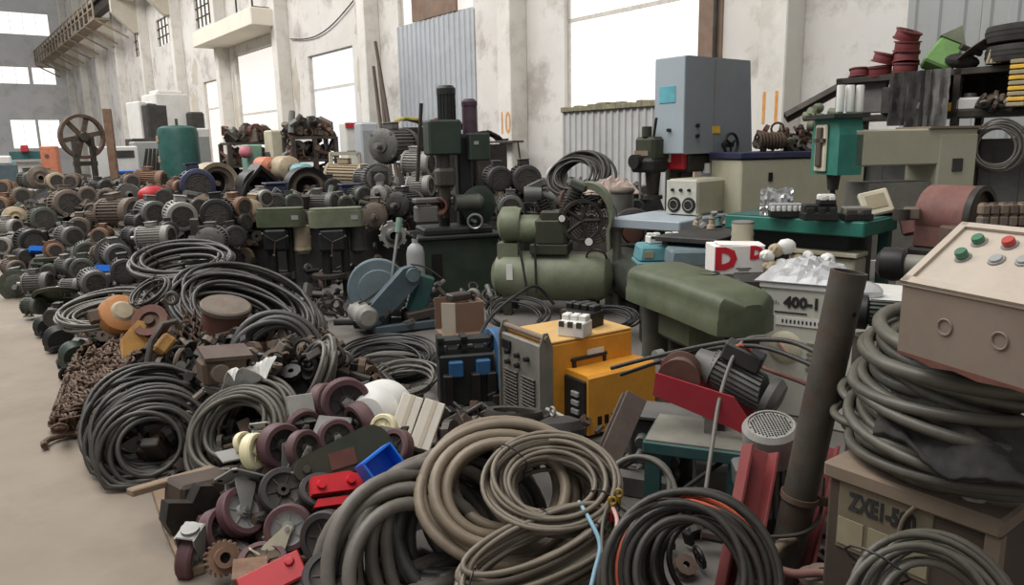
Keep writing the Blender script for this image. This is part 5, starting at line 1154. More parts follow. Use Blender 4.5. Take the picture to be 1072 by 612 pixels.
for px, py, d, w_, h_, mt, nm, lb in ((432, 128, 11.5, .5, .16, 'yellow_cloth', 'yellow_tarp', 'yellowish tarp folded over goods left of the drilling machine'), (470, 132, 11.5, .7, .24, 'maroon_cloth', 'maroon_tarp', 'dark red tarp bundled behind the drilling machine'), (512, 144, 11.5, .5, .2, 'dark_iron', 'black_cover', 'black sloping cover under the ledge on the pillar')):
    q = P(px, py, d); o = thing(nm, lb, 'tarp' if 'tarp' in nm else 'cover', (q.x, q.y, q.z - h_ / 2), facing(q, 12)); hh = [[rf.random() for _ in range(12)] for _ in range(12)]
    m = MB(); m.sheet(11, 11, lambda u, v: ((u - .5) * w_, (v - .5) * .5, h_ * (.4 + .6 * math.sin(PI * min(1, u + .2)) ** .6 * (.75 + .35 * hh[int(u * 11)][int(v * 11)]))), .03); m.build('cloth', mt, o, smooth=False)
    m = MB(); m.box((q.x, q.y + .05, (q.z - h_ / 2) / 2), (w_ * .9, .5, q.z - h_ / 2), (0, 0, facing(q, 12)), .02); tag(m.build('packing_case', 'dark_iron'), 'dark packing case under the %s' % {'yellow_tarp': 'yellowish tarp', 'maroon_tarp': 'dark red tarp', 'black_cover': 'black sloping cover'}[nm], 'case')
# ================================================================== cable coils
def V(*a): return Vector(a)
def coil(label, c0, c1, n0, n1, R0, R1, r, n, mat, jit=.02, ell=(1, 1), xd=None, ppt=40, seed=1, sides=8, group=None, ties=2, tie_mat='cable_dark', name='cable_coil', floor=0.0, cat='cable coil', flat=1.0, loose=1.25):
    # turns are packed round the line from c0 to c1; flat > 1 spreads them across the radius, < 1 along the axis
    g = random.Random(seed); prm = []
    n0 = V(*n0).normalized(); n1 = V(*n1).normalized(); bw = math.sqrt(n) * 2 * r * loose
    order = list(range(n + 2)); mid_ = order[:]
    for k in range(n + 2):
        t = min(1, k / max(1, n - 1)); nn = n0.lerp(n1, t)
        qr = ((k * .7548777 + .31) % 1) - .5; qa = ((k * .5698403 + .17) % 1) - .5
        nj = (nn + V(g.gauss(0, 1), g.gauss(0, 1), g.gauss(0, 1)) * jit * 1.2).normalized()
        c = V(*c0).lerp(V(*c1), t) + nn.normalized() * qa * bw / math.sqrt(flat) + V(g.uniform(-1, 1), g.uniform(-1, 1), g.uniform(-1, 1)) * jit * .55
        prm.append((c, nj, R0 + (R1 - R0) * t + qr * bw * math.sqrt(flat) + g.uniform(-1, 1) * jit * .3))
    xr = V(*xd) if xd is not None else None; pts = []; a0 = (-PI / 2 if n0.z < .85 else (PI / 2 if xd is not None else PI)) + g.uniform(-.4, .4)
    for i in range(n * ppt + 1):
        k = i // ppt; f = (i % ppt) / ppt; f = f * f * (3 - 2 * f)
        c = prm[k][0].lerp(prm[k + 1][0], f); nn = prm[k][1].lerp(prm[k + 1][1], f).normalized(); R = prm[k][2] * (1 - f) + prm[k + 1][2] * f
        if xr is not None: u = (xr - nn * xr.dot(nn)).normalized(); v = nn.cross(u)
        else: u, v, _ = frame_of(nn)
        a = a0 + 2 * PI * i / ppt; wob = 1 + .014 * math.sin(3 * a + k) + .01 * math.sin(2 * a + 1.7 * k)
        p = c + (u * math.cos(a) * ell[0] + v * math.sin(a) * ell[1]) * R * wob
        lo = floor + r + 2 * r * ((k * .618) % 1) * 1.5
        if p.z < lo: p.z = lo
        pts.append(p)
    ctr = sum(pts, V(0, 0, 0)) / len(pts); zmin = min(p.z for p in pts) - r; base = V(ctr.x, ctr.y, zmin)
    o = thing(name, label, cat, base, 0.0, group)
    m = MB(); m.tube([p - base for p in pts], r, sides); m.build('cable', mat, o, ang=1.3)
    for q in range(ties):
        i0 = int(ppt * (q + .3) / max(1, ties)); ring = [pts[j * ppt + i0] for j in range(n)]
        cc = sum(ring, V(0, 0, 0)) / len(ring); t_ = (pts[i0 + 1] - pts[i0]).normalized(); u, v, _ = frame_of(t_)
        if max((p - cc).length for p in ring) > .13: continue
        lp = []
        for w in range(20):
            dr = u * math.cos(PI * w / 10) + v * math.sin(PI * w / 10); lp.append(cc - base + dr * (max(0, max((p - cc).dot(dr) for p in ring)) + r * 1.2))
        m = MB(); m.tube(lp, max(.003, r * .25), 5, True); m.build('tie', tie_mat, o)
    return o, pts
def strand(label, pts, r, mat, name='cable', cat='cable', sides=7, group=None):
    # smooth curve through points
    out = []; q = [V(*p) for p in pts]; q = [q[0]] + q + [q[-1]]
    for i in range(1, len(q) - 2):
        for k in range(10):
            t = k / 10; a, b, c, d = q[i - 1], q[i], q[i + 1], q[i + 2]
            out.append(.5 * ((2 * b) + (c - a) * t + (2 * a - 5 * b + 4 * c - d) * t * t + (3 * b - a - 3 * c + d) * t ** 3))
    out.append(q[-2]); base = V(out[0].x, out[0].y, min(p.z for p in out))
    m = MB(); m.tube([p - base for p in out], r, sides); o = m.build(name, mat, ang=1.3); o.location = base
    return tag(o, label, cat, group)

def fsurf(p):
    v = p.dot(N); s = p.dot(W)
    h = min(max(0, (v - .66) * .5), .27) if s < 3.9 else min(max(0, (v - .5) * .75), .46)
    h *= max(0, min(1, (2.35 - v) * 1.6)) * max(0, min(1, (s - 2.45) * 2.5)) * max(0, min(1, (6.7 - s) * 2))
    return h
def FH(px, py, lift=0.0):
    r = ray(px, py); d = 2.0
    while d < 12:
        q = CAMP + r * d
        if q.z <= fsurf(q) + lift: break
        d += .01
    return q
def pl_front():
    while True:
        s = r2.uniform(1.7, 6.6); v = r2.uniform(.6, 2.7); q = SV(s, v); h = fsurf(q)
        if h > .03 and (s > 3.0 or v < 1.05): break
    q.z = max(.025, h - r2.uniform(0, .1)); return q
junk('front_scrap', 'dark small castings and scrap under the coils and casters', 'scrap heap', 900, pl_front, ['dark_iron', 'iron', 'rust_brown', 'black_iron', 'motor_brown'], r2, (.025, .07))
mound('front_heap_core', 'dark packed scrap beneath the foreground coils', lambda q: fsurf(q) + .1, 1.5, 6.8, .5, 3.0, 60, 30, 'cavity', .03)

TC = V(0, -.8, .55)                                      # leaning back, face to the camera
# left black coil, like a slinky cone
coil('large black cable coil fanned out beside the aisle, small ring in front', P(160, 436, 4.1), P(157, 474, 3.68), (.35, -.6, .75), (.4, -.85, .45), .32, .165, .0125, 36, 'cable_black', .02, seed=4)
coil('dark brown barrel shaped cable coil right of the black fanned coil', P(268, 440, 3.95), P(243, 458, 3.6), (-.25, -.75, .6), (-.1, -.8, .6), .22, .19, .0125, 24, 'cable_olive', .018, seed=5)
coil('thick grey hose coil of few turns standing on the chain heap', P(290, 372, 4.7), P(288, 374, 4.55), (.15, -.9, .4), (.1, -.9, .4), .25, .235, .021, 6, 'hose_dark', .012, seed=6, ties=1)
coil('pale grey cable coil seen edge-on right of the thick hose', P(342, 388, 4.35), P(322, 392, 4.2), (-.85, -.3, .35), (-.7, -.4, .5), .2, .16, .012, 13, 'cable_grey', .02, seed=7)
coil('thick black cable coil lying on top of the motor heap', P(190, 270, 5.9), P(192, 278, 5.8), (.05, -.3, 1), (-.05, -.25, 1), .36, .32, .0165, 13, 'cable_black', .015, flat=1.6, ell=(1, .8), xd=(1, 0, 0), seed=8)
coil('long dark cable coil sweeping down right of the chain hoists', P(262, 318, 5.3), P(248, 335, 5.1), (.3, -.35, .9), (.25, -.35, .9), .5, .38, .0145, 32, 'cable_black', .022, flat=1.9, loose=1.45, ell=(1, .7), xd=(1, -.5, 0), seed=9)
coil('thin grey cable coil draped over the heap left of the hoists', P(110, 322, 5.5), P(112, 330, 5.4), (-.1, -.3, 1), (0, -.25, 1), .35, .25, .0105, 18, 'cable_grey', .03, ell=(1, .75), xd=(1, 0, 0), seed=10)
coil('small looped cable on the yellow hoist', P(158, 302, 5.2), P(158, 306, 5.1), (-.3, -.5, .8), (-.3, -.5, .8), .15, .12, .009, 6, 'cable_black', .02, seed=11)
coil('tangled black cable coil on the floor left of the contactor block', P(405, 372, 5.5), P(407, 380, 5.3), (0, -.1, 1), (.05, -.15, 1), .36, .25, .0095, 22, 'cable_dark', .03, xd=(1, 0, 0), seed=12)
coil('second thin cable coil lying in front of the tangled black one', P(425, 392, 4.9), P(425, 398, 4.8), (0, -.2, 1), (0, -.2, 1), .22, .17, .009, 8, 'cable_grey', .02, seed=13)
# foreground heap of hoses
coil('thick grey hose coil fanned out at the bottom of the photo', P(486, 560, 3.0), P(424, 598, 2.6), (.6, -.7, .3), (.4, -.8, .4), .33, .27, .0245, 17, 'hose_grey', .01, seed=14, sides=12, ties=0, flat=.6, loose=1.15)
coil('dark grey hose coil inside the thick grey one', P(505, 530, 3.0), P(480, 560, 2.75), (.3, -.75, .55), (.3, -.75, .55), .27, .25, .024, 5, 'hose_dark', .014, seed=15, sides=10, ties=0)
coil('thick tan hose coil draped over the grey hoses', P(536, 508, 2.86), P(524, 512, 2.66), (.12, -.62, .75), (.12, -.66, .72), .29, .26, .021, 9, 'hose_brown', .008, flat=1.8, loose=1.1, ell=(1, .86), xd=(1, .2, 0), seed=16, sides=10, ties=1)
coil('thin brown cable coil lying in an oval on the tan hose', P(583, 510, 2.68), P(578, 503, 2.56), (.05, -.42, .9), (.02, -.45, .88), .2, .185, .0088, 24, 'cable_brown', .012, flat=1.9, ell=(1, .85), xd=(1, 0, 0), seed=17)
coil('flattened hank of brown cable tied with black wire', P(572, 585, 2.42), P(562, 572, 2.42), (.1, -.62, .78), (.1, -.6, .8), .3, .24, .0095, 20, 'cable_brown', .022, ell=(1, .3), xd=(.9, .45, .1), seed=18, ties=3)
coil('black cable coil with orange streaks standing at the bottom right', P(742, 588, 2.5), P(716, 604, 2.12), (.05, -.78, .6), (-.08, -.85, .5), .2, .185, .0105, 30, 'cable_black', .012, seed=19, flat=1.2, loose=1.3)
coil('few loose orange cable turns round the black coil', P(738, 588, 2.4), P(722, 600, 2.2), (.05, -.78, .6), (-.05, -.8, .55), .222, .212, .0085, 4, 'cable_orange', .012, seed=20, ties=0)
coil('grey-green cable coil standing in front of the brown transformer', P(984, 642, 1.74), P(972, 650, 1.58), (.0, -.85, .5), (-.1, -.85, .5), .155, .145, .008, 18, 'cable_olive', .014, seed=21, flat=1.3, loose=1.4)
# at the wall and in the middle
coil('black cable coil leaning at the wall above the compressor', P(612, 184, 9.3), P(600, 184, 9.15), (-.45, -.75, .45), (-.45, -.75, .45), .37, .3, .017, 18, 'cable_black', .04, ell=(1, .8), seed=22)
coil('grey hose coil hanging from the shelf rack at the right edge', P(1046, 152, 5.9), P(1044, 154, 5.8), (-.2, -.95, .12), (-.2, -.95, .1), .2, .155, .0085, 10, 'cable_grey', .016, seed=23, ties=1)
coil('thin dark wire coil beside the tall yellow welder', P(642, 330, 6.2), P(640, 333, 6.1), (0, -.2, 1), (0, -.2, 1), .22, .16, .008, 9, 'cable_dark', .02, seed=24)
coil('loop of thin black cable in front of the compressor tank', P(545, 325, 6.3), P(540, 328, 6.1), (0, -.3, 1), (.1, -.4, 1), .3, .2, .009, 5, 'cable_dark', .03, seed=25)
coil('loop of grey cable beside the teal stand', P(672, 510, 2.95), P(668, 512, 2.9), (-.3, -.7, .6), (-.3, -.7, .6), .14, .12, .011, 3, 'cable_grey', .015, seed=26, ties=0)

# ---- loose cables
strand('black cable running over the welder to the compressor', [P(500, 356, 4.9), P(515, 330, 5.2), P(545, 306, 5.9), P(562, 300, 6.4), P(580, 318, 6.5)], .014, 'cable_dark')
strand('black cable arching from the winch to the upright pipe', [P(640, 385, 3.8), P(690, 372, 3.6), P(760, 358, 3.3), P(820, 356, 3.0), P(862, 372, 2.8)], .011, 'cable_black')
strand('second black cable arching to the upright pipe', [P(650, 392, 3.8), P(720, 370, 3.5), P(790, 362, 3.1), P(855, 384, 2.8)], .01, 'cable_dark')
strand('thin grey cable hanging down over the teal stand', [P(800, 352, 3.3), P(775, 360, 3.2), P(755, 410, 3.1), P(745, 470, 2.95), P(738, 520, 2.85)], .009, 'cable_grey')
strand('reddish cable beside the red winch', [P(778, 372, 3.5), P(800, 385, 3.3), P(840, 400, 3.0), P(870, 415, 2.8)], .01, 'rust_red')
strand('black cable leaving the teal stand', [P(780, 465, 3.2), P(760, 480, 3.1), P(725, 505, 3.0), P(700, 525, 2.9)], .01, 'cable_dark')
strand('pale blue wire end among the brown cables', [P(606, 525, 2.5), P(618, 545, 2.42), P(628, 570, 2.36), P(622, 600, 2.3), P(615, 630, 2.25)], .0075, 'cable_blue')
strand('yellow-green wire end among the brown cables', [P(642, 522, 2.5), P(634, 535, 2.45), P(630, 560, 2.38), P(632, 600, 2.3)], .006, 'cable_olive')
strand('pink wire end beside the black and orange coil', [P(640, 528, 2.48), P(646, 545, 2.42), P(642, 570, 2.36), P(634, 610, 2.28)], .0075, 'cable_pink')
o = thing('cable_lug', 'brass cable lug with red sleeve on the pink wire', 'lug', P(641, 530, 2.47)); pt(o, 'eye', 'bronze', ('tor', (0, 0, .022), (.2, 1, 0), .013, .004, 14, 6)); pt(o, 'barrel', 'bronze', ('cyl', (0, 0, -.02), (0, 0, .012), .008)); pt(o, 'sleeve', 'red', ('cyl', (-.004, 0, -.05), (0, 0, -.018), .009))
o = thing('cable_lug', 'brass cable lug on the yellow-green wire', 'lug', P(648, 522, 2.5)); pt(o, 'eye', 'bronze', ('tor', (0, 0, .022), (.4, 1, 0), .013, .004, 14, 6)); pt(o, 'barrel', 'bronze', ('cyl', (0, 0, -.02), (0, 0, .012), .008))
strand('pale steel strap lying over the round black caps', [P(572, 428, 3.45), P(595, 440, 3.35), P(612, 462, 3.2), P(632, 480, 3.05), P(645, 500, 2.9), P(640, 520, 2.7)], .010, 'cable_pale')
strand('thick grey cable crossing the right coil', [P(870, 412, 2.55), P(905, 424, 2.35), P(950, 432, 2.15), P(1000, 452, 1.95), P(1060, 480, 1.75)], .013, 'cable_olive')

# ---- rusty chain heap along the aisle
def chain_mesh(m, pts, pitch, r):
    acc = 0; last = pts[0]; k = 0; walk = [pts[0]]
    for a, b in zip(pts, pts[1:]):
        L = (b - a).length; t = pitch - acc
        while t <= L: walk.append(a.lerp(b, t / L)); t += pitch
        acc = (acc + L) % pitch
    for a, b in zip(walk, walk[1:]):
        d = (b - a); 
        if d.length < 1e-5: continue
        d.normalize(); u, v, _ = frame_of(d); w_ = u if k % 2 else v; k += 1; c = (a + b) / 2
        lp = []
        for i in range(10):
            an = 2 * PI * i / 10; lp.append(c + d * math.cos(an) * pitch * .72 + w_ * math.sin(an) * pitch * .42)
        m.tube(lp, r, 5, True)
g7 = random.Random(77)
o = thing('chain_heap', 'rusty brown chains heaped beside the aisle under the yellow hoists', 'chain', G(95, 440))
inv = V(*o.location)
for k in range(17):
    px0 = g7.uniform(95, 150); py0 = g7.uniform(352, 385); px1 = px0 - g7.uniform(15, 90); py1 = py0 + g7.uniform(50, 90)
    pts = []
    for i in range(26):
        t = i / 25; px = px0 + (px1 - px0) * t + g7.uniform(-5, 5) * 2; py = py0 + (py1 - py0) * t + g7.uniform(-4, 4) * 1.5
        px = max(px, 46 + (470 - py) * .34); q = FH(px, min(py, 470), .02 + .12 * g7.random()); pts.append(q - inv)
    m = MB(); chain_mesh(m, pts, .055, .0085); m.build('chain', 'rust_chain', o)
o = thing('lifting_chain', 'dark chain draped over the dark red drum', 'chain', P(205, 350, 4.9)); inv = V(*o.location)
for k in range(5):
    x0 = 192 + k * 11; m = MB(); pts = [P(x0 + g7.uniform(-3, 3) + 3 * math.sin(i), 325 + i * 5.5, 4.85 - i * .01) - inv for i in range(11)]; chain_mesh(m, pts, .045, .008); m.build('chain', 'rust_chain', o)
o = thing('chain_pile', 'small rusty chain pile behind the thick grey hose coil', 'chain', P(335, 350, 5.3)); inv = V(*o.location)
for k in range(6):
    m = MB(); pts = [P(315 + i * 4.5 + g7.uniform(-5, 5), 332 + i * 2.5 + k * 3 + g7.uniform(-3, 3), 5.3 - i * .02) - inv for i in range(10)]; chain_mesh(m, pts, .04, .007); m.build('chain', 'rust_chain', o)
q = G(72, 466); m = MB(); m.tube([q + V(.1 * math.cos(a) - .02, .1 * math.sin(a), .03) for a in [i * .5 for i in range(9)]], .018, 8); tag(m.build('chain_hook', 'rust_chain'), 'rusty open hook on the floor at the foot of the chain heap', 'hook')

# ---- chain hoists and drums on the heap
q = FH(126, 330, .14); t = thing('chain_hoist', 'orange round chain hoist with a worn pale face', 'hoist', q, rotm(math.degrees(facing(q, 20)), -35, 0))
pt(t, 'housing', 'hoist_orange', ('lathe', [(0, -.07), (.1, -.07), (.14, -.05), (.15, 0), (.14, .05), (.1, .07), (0, .07)], (0, 0, 0), (0, 1, 0), 30)); pt(t, 'face', 'motor_tan', ('lathe', [(0, -.085), (.06, -.085), (.085, -.065)], (0, 0, 0), (0, 1, 0), 26)); pt(t, 'lug', 'rust_brown', ('box', (-.16, 0, .02), (.08, .06, .09), None, .01))
q = FH(140, 356, .14); t = thing('chain_hoist', 'yellow hoist cover shaped like a wedge in front of the orange hoist', 'hoist', q, rotm(math.degrees(facing(q, 10)), -20, -38))
pt(t, 'cover', 'hoist_yellow', ('prism', [(-.16, -.05), (.0, -.07), (.11, -.05), (.13, .02), (.1, .07), (-.04, .06), (-.1, .0)], (0, -.05, 0), (1, 0, 0), (0, 0, 1), (0, .1, 0))); pt(t, 'side_plate', 'dark_iron', ('prism', [(-.06, -.06), (.1, -.06), (.14, .02), (.1, .06)], (0, .052, 0), (1, 0, 0), (0, 0, 1), (0, .02, 0)))
q = FH(158, 337, .16); t = thing('sheave_wheel', 'rust red sheave wheel between the hoists', 'wheel', q, rotm(math.degrees(facing(q, -20)), -40, 0)); pt(t, 'rim', 'rust_red', ('lathe', [(.06, -.03), (.11, -.035), (.1, 0), (.11, .035), (.06, .03), (.06, -.03)], (0, 0, 0), (0, 1, 0), 26)); pt(t, 'hub', 'rust_brown', ('lathe', [(0, -.04), (.03, -.04), (.03, -.01), (.065, -.01), (.065, .01), (0, .01)], (0, 0, 0), (0, 1, 0), 20))
q = FH(165, 360, .14); t = thing('hook_block', 'iron hook block with a pale yellow body right of the yellow hoist cover', 'hook', q, rotm(math.degrees(facing(q, 10)), -20, -45))
pt(t, 'body', 'hoist_yellow', ('box', (.02, 0, -.03), (.12, .09, .08), None, .015)); pt(t, 'arm', 'iron', ('tube', [(-.14, -.06, -.02), (-.02, -.07, .04), (.1, -.06, .05), (.16, -.05, .0), (.14, -.04, -.05)], .018, 8))
q = FH(180, 312, .2); m = MB(); m.tor(q, (.1, -1, .2), .035, .014, 18, 8); tag(m.build('eye_ring', 'iron'), 'iron eye ring standing behind the hoists', 'ring')
q = P(231, 346, 4.95); t = thing('hoist_drum', 'dark red drum with a flat brown cap among the chains', 'drum', q - V(0, 0, .1), rotm(0, 10, 14))
pt(t, 'body', 'rust_red', ('lathe', [(0, 0), (.17, 0), (.15, .12), (.14, .26), (.0, .26)], (0, 0, 0), (0, 0, 1), 26)); pt(t, 'cap', 'motor_brown', ('lathe', [(0, .035), (.15, .035), (.16, .025), (.16, 0), (.0, 0)], (0, 0, .27), (0, 0, 1), 28))
q = FH(232, 385, .1); t = thing('axle_box', 'brown iron box with a round boss below the dark red drum', 'casting', q, facing(q, 14)); pt(t, 'body', 'rust_brown', ('box', (0, 0, 0), (.22, .16, .14), None, .02)); pt(t, 'boss', 'motor_brown', ('lathe', [(0, -.03), (.045, -.03), (.05, 0)], (-.03, -.08, 0), (0, 1, 0), 18)); pt(t, 'plate', 'beam_brown', ('box', (.02, -.02, .085), (.24, .16, .02), (.2, .1, 0)))
q = FH(236, 400, .12); t = thing('wrapped_motor', 'small motor half wrapped in white plastic', 'motor', q, rotm(math.degrees(facing(q, 40)), 0, 0))
b = MB(); b.prism([(x * .075, y * .075) for x, y in gear_poly(18, .85, 1)], (0, -.1, 0), (1, 0, 0), (0, 0, 1), (0, .2, 0)); b.build('body', 'motor_light', t, smooth=False)
m = MB(); m.sheet(12, 10, lambda u, v: ((u - .35) * .3, -.12 + (v - .5) * .14 + .02 * math.sin(u * 9), .06 + .05 * math.sin(u * 7 + v * 5) - .06 * v + .02 * g7.random()), .005); m.build('wrapper', 'plastic_white', t, smooth=False)
q = P(282, 372, 4.75); t = thing('red_gear_case', 'dark red casting seen inside the thick grey hose coil', 'casting', q - V(0, 0, .1), facing(q, 10)); pt(t, 'case', 'rust_red', ('box', (0, 0, .1), (.2, .12, .18), (0, .3, 0), .03)); pt(t, 'tag', 'cream', ('box', (-.1, -.07, .1), (.05, .01, .05), (0, .4, 0))); pt(t, 'boss', 'rust_brown', ('lathe', [(0, -.05), (.05, -.05), (.06, 0)], (.04, -.06, .1), (0, 1, 0), 16))
# dark green pump parts on the floor at the aisle edge
for px, py, r, mt, lb in ((48, 345, .1, 'machine_dark', 'dark green pump casing on the floor beside the thin grey coil'), (62, 360, .12, 'motor_black', 'black pump casing beside the aisle left of the chains'), (78, 376, .1, 'machine_green', 'green iron block at the aisle left of the chain heap')):
    q = FH(px, py, .06); t = thing('pump_casing', lb, 'pump', q, facing(q, 30)); pt(t, 'volute', mt, ('lathe', [(0, -.06), (r * .8, -.06), (r, 0), (r * .8, .06), (0, .06)], (0, 0, r * .4), (.3, 1, .2), 22)); pt(t, 'port', mt, ('cyl', (0, 0, r * .4), (r * .9, .0, r * .9), r * .35), ('cyl', (r * .85, 0, r * .85), (r, 0, r), r * .5)); pt(t, 'base', mt, ('box', (0, 0, -.02), (r * 1.6, r, .05), None, .01))
# flat green cover, bar and trays in the left heap
q = HEAP(61, 309, .1); t = thing('flat_cover', 'flat round green cover lying on the left heap', 'cover', q, rotm(20, -30, 0)); pt(t, 'disc', 'olive', ('lathe', [(0, .03), (.2, .02), (.22, 0), (.2, -.02)], (0, 0, 0), (0, 0, 1), 28)); pt(t, 'rim', 'olive_dark', ('tor', (0, 0, 0), (0, 0, 1), .215, .012, 28, 6))
q = HEAP(60, 271, .1); tag(MB().box(q, (.5, .06, .05), rotm(math.degrees(facing(q, 10)), 0, 3), .008).build('steel_channel', 'olive_dark'), 'olive steel channel lying across the left heap under the blue tub', 'bar')
for px, py, lb in ((40, 264, 'small blue tub wedged in the left heap'), (111, 286, 'flat blue tray by the grey motors near the coil')):
    q = HEAP(px, py, .08); t = thing('blue_tray', lb, 'tray', q, rotm(math.degrees(facing(q, 20)), -25, 10)); w_ = .2
    pt(t, 'floor', 'bright_blue', ('box', (0, 0, 0), (w_, .14, .01))); pt(t, 'rim', 'bright_blue', ('box', (0, -.07, .03), (w_, .01, .07)), ('box', (0, .07, .03), (w_, .01, .07)), ('box', (-w_ / 2, 0, .03), (.01, .15, .07)), ('box', (w_ / 2, 0, .03), (.01, .15, .07)))
q = HEAP(63, 278, .08); t = thing('plastic_stopper', 'white plastic cap in the left heap', 'cap', q, 0.0); pt(t, 'cap', 'plastic_white', ('lathe', [(0, .06), (.04, .055), (.05, .03), (.05, 0), (0, 0)], (0, 0, 0), (.3, -.6, .7), 16)); pt(t, 'ring', 'plastic_white', ('tor', (0, 0, 0), (.3, -.6, .7), .052, .008, 16, 6))
# ================================================================== casters and small goods in the foreground
def caster(label, p, R, rot, tread='caster_maroon', hub='zinc', fork='zinc', plate=True, wid=.32, arms=True, group='caster wheels in the foreground heap'):
    # wheel axis along local Y, fork goes up local Z
    t = thing('caster_wheel', label, 'caster', p, rot, group); w_ = R * wid
    wh = pt(t, 'tyre', tread, ('lathe', [(R * .72, -w_), (R * .93, -w_), (R, -w_ * .7), (R, w_ * .7), (R * .93, w_), (R * .72, w_), (R * .72, -w_)], (0, 0, 0), (0, 1, 0), 36))
    hb = MB(); hb.lathe([(R * .74, -w_ * .75), (R * .62, -w_ * .55), (R * .3, -w_ * .45), (R * .26, -w_ * 1.0), (R * .1, -w_ * 1.0), (R * .1, w_ * 1.0), (R * .26, w_ * 1.0), (R * .3, w_ * .45), (R * .62, w_ * .55), (R * .74, w_ * .75)], (0, 0, 0), (0, 1, 0), 30)
    hh = hb.build('hub', hub, t)
    for k in range(6):
        a = k * PI / 3; rb = MB(); rb.box((math.cos(a) * R * .46, 0, math.sin(a) * R * .46), (R * .36, w_ * 1.3, R * .06), (0, -a, 0)); rb.build('rib', hub, hh)
    if arms:
        for s in (-1, 1):
            f = MB(); f.prism([(-R * .14, -R * .16), (R * .14, -R * .16), (R * .42, R * 1.0), (R * .42, R * 1.22), (-R * .5, R * 1.22), (-R * .5, R * 1.0)], (0, s * w_ * 1.22 - R * .03, 0), (1, 0, 0), (0, 0, 1), (0, R * .06, 0)); f.build('fork_arm', fork, t)
        pt(t, 'axle', 'steel', ('cyl', (0, -w_ * 1.6, 0), (0, w_ * 1.6, 0), R * .1, R * .1, 8))
        pt(t, 'crown', fork, ('box', (0, 0, R * 1.2), (R * .92, w_ * 2.5, R * .08), None, .004), ('cyl', (0, 0, R * 1.2), (0, 0, R * 1.36), R * .34))
        if plate:
            a, b, th, z = R * .85, R * .68, R * .07, R * 1.36; q = R * .12
            pl = pt(t, 'top_plate', fork, ('prism', [(-a + q, -b), (a - q, -b), (a, -b + q), (a, b - q), (a - q, b), (-a + q, b), (-a, b - q), (-a, -b + q)], (0, 0, z), (1, 0, 0), (0, 1, 0), (0, 0, th)))
            for sx in (-1, 1):
                for sy in (-1, 1): pt(pl, 'bolt_hole', 'cavity', ('lathe', [(0, -.001), (R * .11, -.001), (R * .11, th + .001), (0, th + .001)], (sx * a * .74, sy * b * .7, z), (0, 0, 1), 10))
    return t
def fc(px, py, d): return P(px, py, d)
def toward(p, dx=0, dz=0):                                # rotation that shows the wheel face to the camera, turned by dx degrees and leaned by dz
    return Matrix.Rotation(facing(p, dx), 3, 'Z') @ Matrix.Rotation(math.radians(dz), 3, 'X')
def spin(M, a): return M @ Matrix.Rotation(math.radians(a), 3, 'Y')
p = fc(203, 580, 2.9); caster('maroon caster wheel seen edge-on at the lower left corner of the heap', p, .1, spin(toward(p, 60, 6), -14), wid=.3, plate=False)
p = fc(230, 556, 3.0); caster('maroon caster tyre behind the brown sprocket', p, .095, toward(p, 50, -25), arms=False, hub='caster_black')
p = fc(252, 536, 3.05); caster('maroon caster with its drilled zinc plate tipped up towards the camera', p, .105, spin(toward(p, 48, -32), 38), wid=.26)
p = fc(296, 514, 3.1); caster('black rubber caster tyre lying open above the zinc-hubbed wheel', p, .098, toward(p, 10, -40), tread='caster_black', hub='dark_iron', arms=False)
p = fc(302, 552, 2.85); caster('maroon caster with bright hub and beige fork facing the camera', p, .09, spin(toward(p, -8, -22), 218), fork='cream', plate=True)
p = fc(342, 562, 2.8); caster('black caster tyre half under the thick grey hose', p, .1, toward(p, -30, -20), tread='caster_black', hub='caster_black', arms=False)
p = fc(346, 604, 2.55); caster('black wheel cut by the lower edge of the photo', p, .095, toward(p, -10, -55), tread='caster_black', hub='dark_iron', arms=False)
p = fc(266, 472, 3.3); caster('cream caster wheel seen on edge beside the barrel shaped coil', p, .08, spin(toward(p, 58, -10), 70), tread='caster_cream', hub='caster_cream', plate=True)
p = fc(255, 463, 3.42); caster('small cream wheel behind the cream caster', p, .05, toward(p, 40, -20), tread='caster_cream', hub='caster_cream', arms=False)
p = fc(293, 466, 3.32); caster('deep maroon caster ring right of the cream caster', p, .1, spin(toward(p, 30, -12), 180), hub='caster_black', wid=.4)
p = fc(362, 420, 3.55); caster('large maroon caster with pale fork on top of the heap', p, .115, spin(toward(p, 8, -10), 140), fork='zinc', hub='caster_black')
p = fc(340, 422, 3.65); caster('maroon caster tyre left of the large pale-forked one', p, .1, toward(p, 52, -10), hub='caster_black', arms=False)
p = fc(378, 442, 3.45); caster('maroon caster tyre under the pale-forked caster', p, .1, toward(p, -60, 10), hub='caster_black', arms=False)
p = fc(402, 448, 3.35); caster('small cream caster at the white lid', p, .065, spin(toward(p, -30, -20), 110), tread='caster_cream', hub='caster_cream')
p = fc(414, 470, 3.25); caster('faded maroon tyre beneath the white cartons', p, .09, toward(p, -50, -30), hub='caster_black', arms=False)
p = fc(275, 590, 2.75); caster('maroon tyre lying under the zinc-hubbed caster', p, .09, toward(p, 10, -70), hub='rust_brown', arms=False)
p = fc(318, 445, 3.5); caster('upturned caster with two grey plates near the pale coil', p, .08, spin(toward(p, 20, 0), 200), hub='dark_iron', fork='motor_light')
p = fc(352, 458, 3.35); caster('caster lying upside down with a bright plate', p, .085, rotm(30, 160, 12), hub='dark_iron')
p = fc(318, 470, 3.25); caster('caster with a round grey fork in the middle of the heap', p, .085, spin(toward(p, 40, -15), 215), fork='motor_light', hub='dark_iron')
p = fc(335, 515, 3.0); caster('black caster tyre under the red clamp', p, .085, toward(p, 20, -60), tread='caster_black', hub='dark_iron', arms=False)
